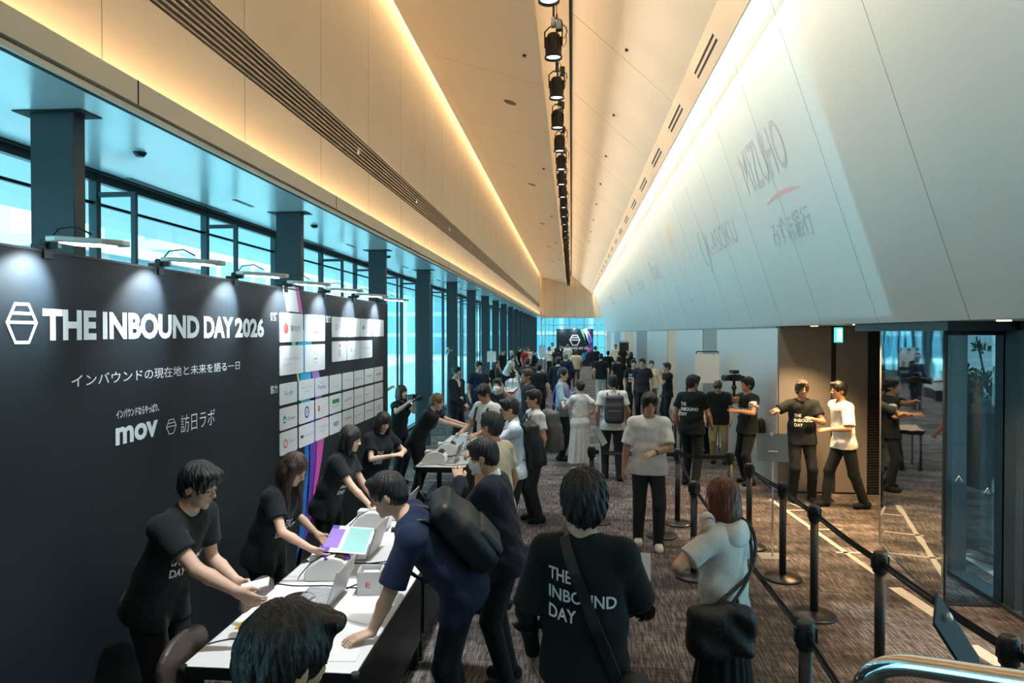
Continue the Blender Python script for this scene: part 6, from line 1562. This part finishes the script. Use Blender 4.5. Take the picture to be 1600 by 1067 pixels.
m = MB(); m.box((-0.15, -0.21, 0), (0.15, 0.21, 0.004)); m.box((-0.148, -0.15, 0.004), (-0.05, 0.15, 0.0048), 1); m.box((-0.02, -0.19, 0.004), (0.14, 0.19, 0.0048), 2); m.box((-0.15, -0.21, 0.0), (-0.10, 0.21, 0.0046), 3)
o2 = prop('brochure', m, [M_paper, STR['lilac'], mat('brochure_teal', (0.30, 0.62, 0.60), 0.4), STR['violet']], 'teal and purple brochure held by the long-haired staff woman', 'brochure'); o2.location = Vector(Wp(545, 843, 4.80)); o2.rotation_euler = (0.15, 0.10, 0.15)
m = MB(); m.box((-0.09, -0.12, 0), (0.09, 0.12, 0.012)); o2 = prop('purple_folder', m, M_purple, 'small purple folder under the brochure', 'folder'); o2.location = Vector(Wp(523, 864, 4.66)); o2.rotation_euler = (0.1, 0.1, 0.5)
s3 = person(-2.22, 6.08, 355, 'staff woman in profile with dark shoulder-length hair reaching over the desk', H=1.63, female=True, skin='fair', hair=('bob', 'black'), lean=22, head=(0, 12, 0), h=0.006,
    R=Wp(580, 792, 5.85), L=Wp(590, 788, 6.15), rpole=(-0.5, -0.9, -0.6), lpole=(-0.5, 0.7, -0.8), extras=(('print', dict(lines=INB, side='front', z=0.30, w=0.22, line_h=0.042)),))
s4 = person(-2.22, 7.65, 325, 'staff woman with a short black bob looking down at her hands', H=1.56, female=True, skin='fair', hair=('bob', 'black'), lean=12, head=(-6, 26, 0), h=0.007,
    R=Wp(612, 712, 7.42), L=Wp(628, 708, 7.55), rpole=(-0.7, -0.6, -0.6), lpole=(0.6, 0.6, -0.7), extras=(('print', dict(lines=INB, side='front', z=0.30, w=0.24, line_h=0.045)),))
s5 = person(-2.22, 9.72, 356, 'staff woman with a light-brown ponytail reaching far over the desk', H=1.64, female=True, skin='fair', hair=('ponytail', 'light'), lean=30, head=(0, 14, 0), h=0.008,
    R=Wp(726, 668, 9.60), L=Wp(728, 664, 9.85), rpole=(-0.3, -0.9, -0.6), lpole=(-0.3, 0.7, -0.9), extras=(('earphone', 1),))
m = MB(); m.cbox((0, 0, 0), (0.10, 0.07, 0.004)); o2 = prop('ticket', m, STR['lilac'], 'lilac ticket passed by the ponytailed staff woman', 'ticket'); o2.location = Vector(Wp(752, 664, 9.7))
x, y = at(622, 603, 1.56)
s6 = person(x, y, 335, 'person in black raising a camera at the end of the black display wall', H=1.60, hair=('bob', 'brown'), female=True, skin='fair', lean=6, L=(x + 0.30, y - 0.22, 1.33), R=(x + 0.24, y - 0.32, 1.33), h=0.010)
m = MB(); m.cbox((0, 0, 0), (0.10, 0.14, 0.10)); m.cyl((0.03, 0, 0), (0.16, 0, 0), 0.04, n=16); o2 = prop('camera', m, M_blackmetal, 'black camera held up at the end of the display wall', 'camera'); o2.location = (x + 0.29, y - 0.24, 1.40); o2.rotation_euler = (0, 0, -0.4)
x, y = at(601, 578, 1.70)
person(x - 0.25, y, 350, 'person half hidden behind the end of the black display wall', H=1.72, h=0.012, skin='mid', R=(x + 0.12, y - 0.2, 1.35))

# --- visitors at the desk
v2 = person(-0.63, 3.98, 183, 'young man in a navy polo shirt leaning on the desk with one hand', H=1.78, skin='fair', hair=('short', 'black'), top=('tee', 'navy'), lean=38, side=-12, head=(0, 20, 0), h=0.005, sleeve=0.9,
    L=tuple(on_z(580, 990, 0.765)), R=(-1.10, 4.42, 0.80), lpole=(0.3, -0.9, -0.2), lpalm=(0, 0, -1), lhand=(-0.8, -0.5, -0.12), lcurl=0.25, rpalm=(0, 0, -1), rhand=(-1, 0.1, -0.1))
backpack(v2, M_bagblack, 'black backpack worn by the young man in navy', 1.1)
x, y = at(764, 690, 1.66)
v3 = person(x + 0.12, y, 172, 'man in a dark suit with a white face mask at the desk', H=1.72, skin='mid', hair=('short', 'black'), top=('suit', 'suit'), lean=12, head=(0, 16, 0), h=0.006,
    L=Wp(718, 752, y + 0.15), R=(x - 0.40, y + 0.25, 1.0), lpole=(0.4, -0.8, -0.7), extras=('mask',))
x, y = at(776, 640, 1.74)
person(x, y, 150, 'man in a beige T-shirt standing behind the masked man', H=1.74, skin='tan', hair=('short', 'black'), top=('tee', 'beige'), bottom=('trousers', 'charcoal'), h=0.007, lean=4)
x, y = at(806, 620, 1.70)
v5 = person(x, y, 192, 'man with glasses in a pale shirt carrying a black backpack', H=1.72, skin='mid', hair=('short', 'black'), top=('shirt', 'paleblue'), bottom=('trousers', 'charcoal'), head=(0, 10, 0), lean=4, h=0.008, extras=('glasses',), L=(x - 0.45, y - 0.1, 1.1))
backpack(v5, M_bagblack, 'black backpack on the man with glasses', 1.12)
x, y = at(836, 606, 1.70)
v6 = person(x, y, 200, 'visitor in a white T-shirt half hidden behind the man with glasses', H=1.70, hair=('short', 'black'), top=('tee', 'white'), bottom=('trousers', 'charcoal'), h=0.009)
backpack(v6, M_baggrey, 'large grey backpack beside the aisle behind the man with glasses', 1.2)
x, y = at(764, 597, 1.72)
v7 = person(x, y, 232, 'young man in a white T-shirt looking down at the farther desk', H=1.73, skin='mid', hair=('shaggy', 'black'), top=('tee', 'white'), bottom=('trousers', 'charcoal'), head=(0, 28, 0), lean=5, h=0.008, R=(x - 0.36, y - 0.12, 1.05), L=(x - 0.12, y - 0.38, 1.05))
backpack(v7, M_bagblack, 'black backpack on the young man in white at the farther desk', 0.9)
x, y = at(776, 590, 1.66)
person(x, y + 0.15, 262, 'person in black with a white face mask raising one hand', H=1.66, hair=('short', 'black'), L=(x + 0.14, y - 0.30, 1.46), lhand=(0, -0.1, 1), h=0.011, extras=('mask', ('print', dict(lines=INB, side='front', z=0.33, w=0.26, line_h=0.05))))
x, y = at(712, 572, 1.72)
person(x, y, 330, 'smiling man in a black suit with a lanyard beside the left columns', H=1.74, skin='mid', hair=('short', 'black'), top=('suit', 'suit'), h=0.011, extras=('lanyard',), R=(x + 0.2, y - 0.25, 0.98))
x, y = at(748, 563, 1.76)
person(x, y, 300, 'tall person in navy standing behind the young man in white', H=1.76, top=('tee', 'navy'), h=0.013)
x, y = at(825, 574, 1.80)
person(x, y, 205, 'tall brown-haired man in black moving through the queue', H=1.80, skin='tan', hair=('short', 'brown'), top=('shirt', 'charcoal'), h=0.011)

# --- aisle and right side
x, y = at(878, 573, 1.76)
person(x, y, 345, 'man in a light-blue shirt with a shoulder strap talking with raised hands', H=1.76, skin='mid', hair=('thin', 'black'), top=('shirt', 'lightblue'), h=0.009, L=(x + 0.28, y - 0.18, 1.30), R=(x + 0.26, y - 0.34, 1.12), lhand=(0.3, 0, 1), head=(-4, 4, 0))
e = empty('cross_body_bag', (x, y, 0), math.radians(345 - 90), label='grey cross-body bag on the man in the light-blue shirt', cat='bag')
m = MB(); m.tube(smooth([(-0.11, -0.02, 1.49), (-0.08, 0.10, 1.40), (0.05, 0.165, 1.20), (0.17, 0.12, 1.02), (0.20, 0.0, 0.98), (0.10, -0.15, 1.10), (-0.05, -0.14, 1.36), (-0.11, -0.02, 1.49)]), 0.014, 6); m.build('strap', MATS['purple_strap'], e); m = MB(); m.cbox((0.20, 0.06, 0.93), (0.09, 0.22, 0.18)); m.build('bag_body', M_baggrey, e, bevel=0.02)
x, y = at(906, 592, 1.60)
person(x, y, 125, 'woman in a long white dress with her hair tied up, seen from behind', H=1.60, female=True, hair=('bun', 'black'), top=('dress', 'white'), bottom=('none', ''), shoes='white', skin='fair', h=0.009, L=(x - 0.30, y + 0.25, 1.15), R=(x + 0.22, y + 0.20, 1.0))
x, y = at(957, 583, 1.74)
c3 = person(x, y, 95, 'man in a white shirt walking away with a dark square backpack', H=1.74, hair=('short', 'black'), top=('tee', 'white'), bottom=('trousers', 'charcoal'), h=0.010, feet=((-0.1, 0.15), (0.1, -0.1)), skin='tan')
backpack(c3, mat('slate_bag_nylon', (0.035, 0.04, 0.05), 0.5), 'dark slate backpack on the man in the white shirt walking away', 1.0)
x, y = at(1014, 612, 1.74)
c4 = person(x, y, 268, 'man in a white T-shirt and dark trousers walking towards us', H=1.75, skin='tan', hair=('shaggy', 'black'), top=('tee', 'white'), bottom=('trousers', 'charcoal'), shoes='white', h=0.007, head=(8, 8, 0), feet=((-0.10, 0.12), (0.11, -0.10)), sleeve=0.85,
    L=(x + 0.02, y - 0.30, 1.10), R=(x - 0.28, y - 0.02, 0.86), lpole=(0.9, 0.4, -0.5), rpole=(-0.9, 0.6, -0.3), extras=(('watch', 'L'),))
x, y = at(1081, 585, 1.75)
person(x, y, 60, 'man in black with white lettering on his back turning towards the right wall', H=1.76, skin='tan', hair=('shaggy', 'black'), h=0.010, head=(-30, 4, 0), feet=((-0.12, 0.1), (0.1, -0.1)), R=(x + 0.32, y + 0.1, 0.95), extras=(('print', dict(lines=INB, side='back', z=0.34, w=0.28, line_h=0.055)),))
x, y = 2.45, 12.4
person(2.60, 14.1, 236, 'dark-haired person in black bent over the small wooden table', H=1.68, hair=('bob', 'black'), female=True, lean=48, head=(0, 40, 0), h=0.012, R=(2.28, 13.7, 1.12), L=(2.55, 13.5, 0.80), skin='fair')
q = on_z(1143, 724, 0)
person(q.x - 0.22, q.y, 250, 'person in khaki trousers half hidden behind the camera operator', H=1.60, bottom=('trousers', 'khaki'), h=0.013, lean=15, head=(0, 40, 0))
x, y = at(1168, 587, 1.72)
c7 = person(x, y, 205, 'camera operator in a black event T-shirt with a white armband', H=1.72, skin='tan', hair=('shaggy', 'black'), h=0.009, head=(-4, -8, 0), bottom=('trousers', 'black'),
    R=Wp(1149, 622, y - 0.32), L=Wp(1152, 642, y - 0.35), lpole=(0.9, -0.5, -0.8), rpole=(-0.8, 0.2, -0.8), extras=(('armband', ('L', 0.5)), ('print', dict(lines=INB, side='front', z=0.34, w=0.28, line_h=0.055))), feet=((-0.12, 0.05), (0.14, -0.05)))
q = on_y(1147, 590, y - 0.34)
e = empty('video_camera', q, math.radians(205 - 90), label='black video camera on a hand grip held by the camera operator', cat='video camera')
m = MB(); m.box((-0.06, -0.09, -0.05), (0.06, 0.08, 0.05)); m.box((-0.05, -0.16, -0.02), (0.05, -0.09, 0.03)); m.build('body', M_blackmetal, e, bevel=0.008)
m = MB(); m.cyl((0, 0.08, 0), (0, 0.20, 0), 0.045, 0.05, 20); m.build('lens', M_blackmetal, e); m = MB(); m.cyl((-0.04, -0.05, 0.09), (-0.04, 0.06, 0.09), 0.028, n=14); m.cyl((0.02, -0.03, 0.05), (0.02, -0.03, 0.10), 0.012); m.box((-0.06, -0.05, 0.065), (0.06, 0.05, 0.12)); m.build('top_microphone', M_blackmetal, e, bevel=0.01)
m = MB(); m.cyl((0, 0, -0.05), (0, 0, -0.33), 0.022, n=12); m.cyl((-0.15, 0, -0.26), (0.15, 0, -0.26), 0.010); m.sphere((0, 0, -0.15), (0.04, 0.04, 0.05), 12, 8); m.build('hand_grip', M_blackmetal, e)
q = on_y(1188, 668, y + 0.12); G = Field(np.array(q) - 0.3, np.array(q) + 0.3, 0.012); G.add(ell(np.array(q), (0.08, 0.11, 0.16)), 0.0); oo = G.obj('waist_bag', M_bagblack); tag(oo, 'black bag hanging behind the camera operator', 'bag')
x, y = at(1247, 603, 1.72); q = on_z(1252, 783, 0)
person(q.x, q.y, 268, 'curly-haired person in a black T-shirt gesturing in front of the grey panel', H=1.74, skin='tan', hair=('curly', 'brown'), h=0.009, R=Wp(1215, 642, q.y - 0.28), L=Wp(1270, 655, q.y - 0.30), rpole=(-0.9, 0.4, -0.5), lpole=(0.9, 0.3, -0.7), rhand=(-0.7, -0.6, -0.1), extras=(('print', dict(lines=INB, side='front', z=0.30, w=0.26, line_h=0.045)),), feet=((-0.14, 0.02), (0.13, 0.04)))
q = on_z(1318, 793, 0)
person(q.x, q.y, 190, 'man in a white T-shirt and black trousers walking left past the grey panel', H=1.76, skin='tan', hair=('short', 'black'), top=('tee', 'white'), h=0.009, sleeve=0.9, feet=((-0.10, -0.22), (0.10, 0.25)), lean=6, L=(q.x - 0.28, q.y - 0.22, 1.10), R=(q.x + 0.10, q.y + 0.22, 0.82))

# --- the crowd farther down the hall: px, head-top py, facing, top, bottom, hair, female, extras, label
far = [
 (1043, 565, 195, ('tee', 'black'), 'black', ('short', 'black'), 0, (), 'person in black standing side-on by the beige wall panel, hand at chin', 1.68),
 (1018, 562, 265, ('tee', 'cream'), 'brown', ('ponytail', 'black'), 1, ('lanyard',), 'woman in a cream top with a lanyard by the right wall', 1.60),
 (990, 560, 268, ('tee', 'black'), 'black', ('short', 'black'), 0, (('print', dict(lines=INB, side='front', z=0.34, w=0.28, line_h=0.06)),), 'man in a black lettered T-shirt facing us beside the woman in cream', 1.70),
 (1004, 558, 250, ('tee', 'charcoal'), 'black', ('short', 'brown'), 0, (), 'man in charcoal behind the lettered black T-shirt', 1.76),
 (967, 555, 95, ('tee', 'black'), 'black', ('short', 'black'), 0, (), 'person in black walking away right of the white trousers', 1.66),
 (939, 551, 90, ('tee', 'black'), 'palegreen', ('short', 'black'), 0, (), 'man in a black T-shirt and white trousers walking away', 1.72),
 (950, 547, 92, ('tee', 'black'), 'black', ('short', 'black'), 0, (), 'person with a lettered back beyond the man in white trousers', 1.66),
 (962, 537, 250, ('shirt', 'cream'), 'grey', ('short', 'light'), 0, (), 'light-haired man in a cream shirt towering over the far crowd', 1.80),
 (978, 540, 100, ('tee', 'black'), 'black', ('short', 'black'), 0, (), 'person in black under the dark poster board', 1.72),
 (986, 549, 95, ('tee', 'black'), 'black', ('bob', 'black'), 1, (), 'dark-haired woman in black near the far right wall', 1.62),
 (930, 540, 75, ('suit', 'suit'), 'black', ('short', 'black'), 0, (), 'person in a dark jacket at the foot of the distant stripes', 1.74),
 (900, 546, 90, ('tee', 'beige'), 'brown', ('short', 'brown'), 0, (), 'person in beige in front of the distant black wall', 1.66),
 (887, 537, 95, ('tee', 'white'), 'grey', ('short', 'grey'), 0, (), 'grey-haired person in white seen from behind in the far aisle', 1.76),
 (876, 537, 270, ('suit', 'suit'), 'black', ('short', 'black'), 0, (), 'man in a suit facing us in the far aisle', 1.74),
 (884, 551, 88, ('suit', 'navy'), 'navy', ('short', 'grey'), 0, (), 'grey-haired man in a navy suit walking away down the aisle', 1.72),
 (869, 542, 90, ('tee', 'charcoal'), 'black', ('bob', 'black'), 1, (), 'woman in charcoal walking away in the far aisle', 1.66),
 (872, 556, 80, ('suit', 'suit'), 'black', ('short', 'black'), 0, (), 'man in a black suit just beyond the man in light blue', 1.76),
 (858, 541, 300, ('tee', 'white'), 'black', ('bob', 'black'), 1, (), 'woman in white beside the pale poster board', 1.62),
 (863, 535, 250, ('tee', 'white'), 'black', ('short', 'black'), 0, (), 'tall person in white at the far left booths', 1.80),
 (836, 545, 335, ('suit', 'suit'), 'black', ('short', 'black'), 1, (), 'woman in a black suit listening at the exhibitor tables', 1.66),
 (826, 541, 300, ('tee', 'cream'), 'black', ('short', 'brown'), 0, (), 'person in cream behind the third exhibitor table', 1.70),
 (820, 543, 320, ('tee', 'red'), 'black', ('short', 'black'), 0, (), 'person in a red top behind the exhibitor tables', 1.66),
 (812, 541, 330, ('tee', 'black'), 'black', ('short', 'black'), 0, (), 'person in black arranging leaflets at the exhibitor tables', 1.70),
 (799, 546, 340, ('suit', 'olive'), 'black', None, 0, (), 'bald man in a dark brown suit at the exhibitor tables', 1.70),
 (791, 551, 340, ('tee', 'white'), 'black', ('short', 'brown'), 0, (), 'person in a white top bending over the red and white table', 1.62),
 (783, 543, 330, ('tee', 'black'), 'black', ('short', 'black'), 0, (), 'tall dark person in black behind the white notice board', 1.80),
 (773, 561, 330, ('tee', 'black'), 'black', ('bob', 'black'), 1, (), 'woman in black standing under the white notice board', 1.67),
 (824, 558, 80, ('tee', 'charcoal'), 'black', ('short', 'brown'), 0, (), 'brown-haired person in charcoal seen from behind at the exhibitor tables', 1.70),
 (842, 566, 95, ('tee', 'black'), 'black', ('short', 'black'), 0, (), 'person in black seen from behind left of the man in light blue', 1.66),
]
for (px, py, fc, tp_, bt, hr, fm, ex, lab, H) in far:
    x, y = at(px, py, H)
    y_ = min(y, 47.0)
    if y_ != y: q = on_y(px, py, y_); x, H = q.x, q.z
    y = y_
    x = min(max(x, -2.8), 2.72)
    kw = {}
    if 'bending' in lab: kw = dict(lean=28, L=(x + 0.4, y - 0.1, 0.85), R=(x + 0.4, y + 0.1, 0.85))
    if 'chin' in lab: kw = dict(L=(x - 0.22, y - 0.1, 1.35), lhand=(0.3, 0, 1))
    person(x, y, fc, lab, H=H, female=bool(fm), skin=random.choice(['fair', 'mid', 'tan']) if not fm else 'fair', hair=hr, top=tp_, bottom=('trousers', bt), extras=ex, **kw)
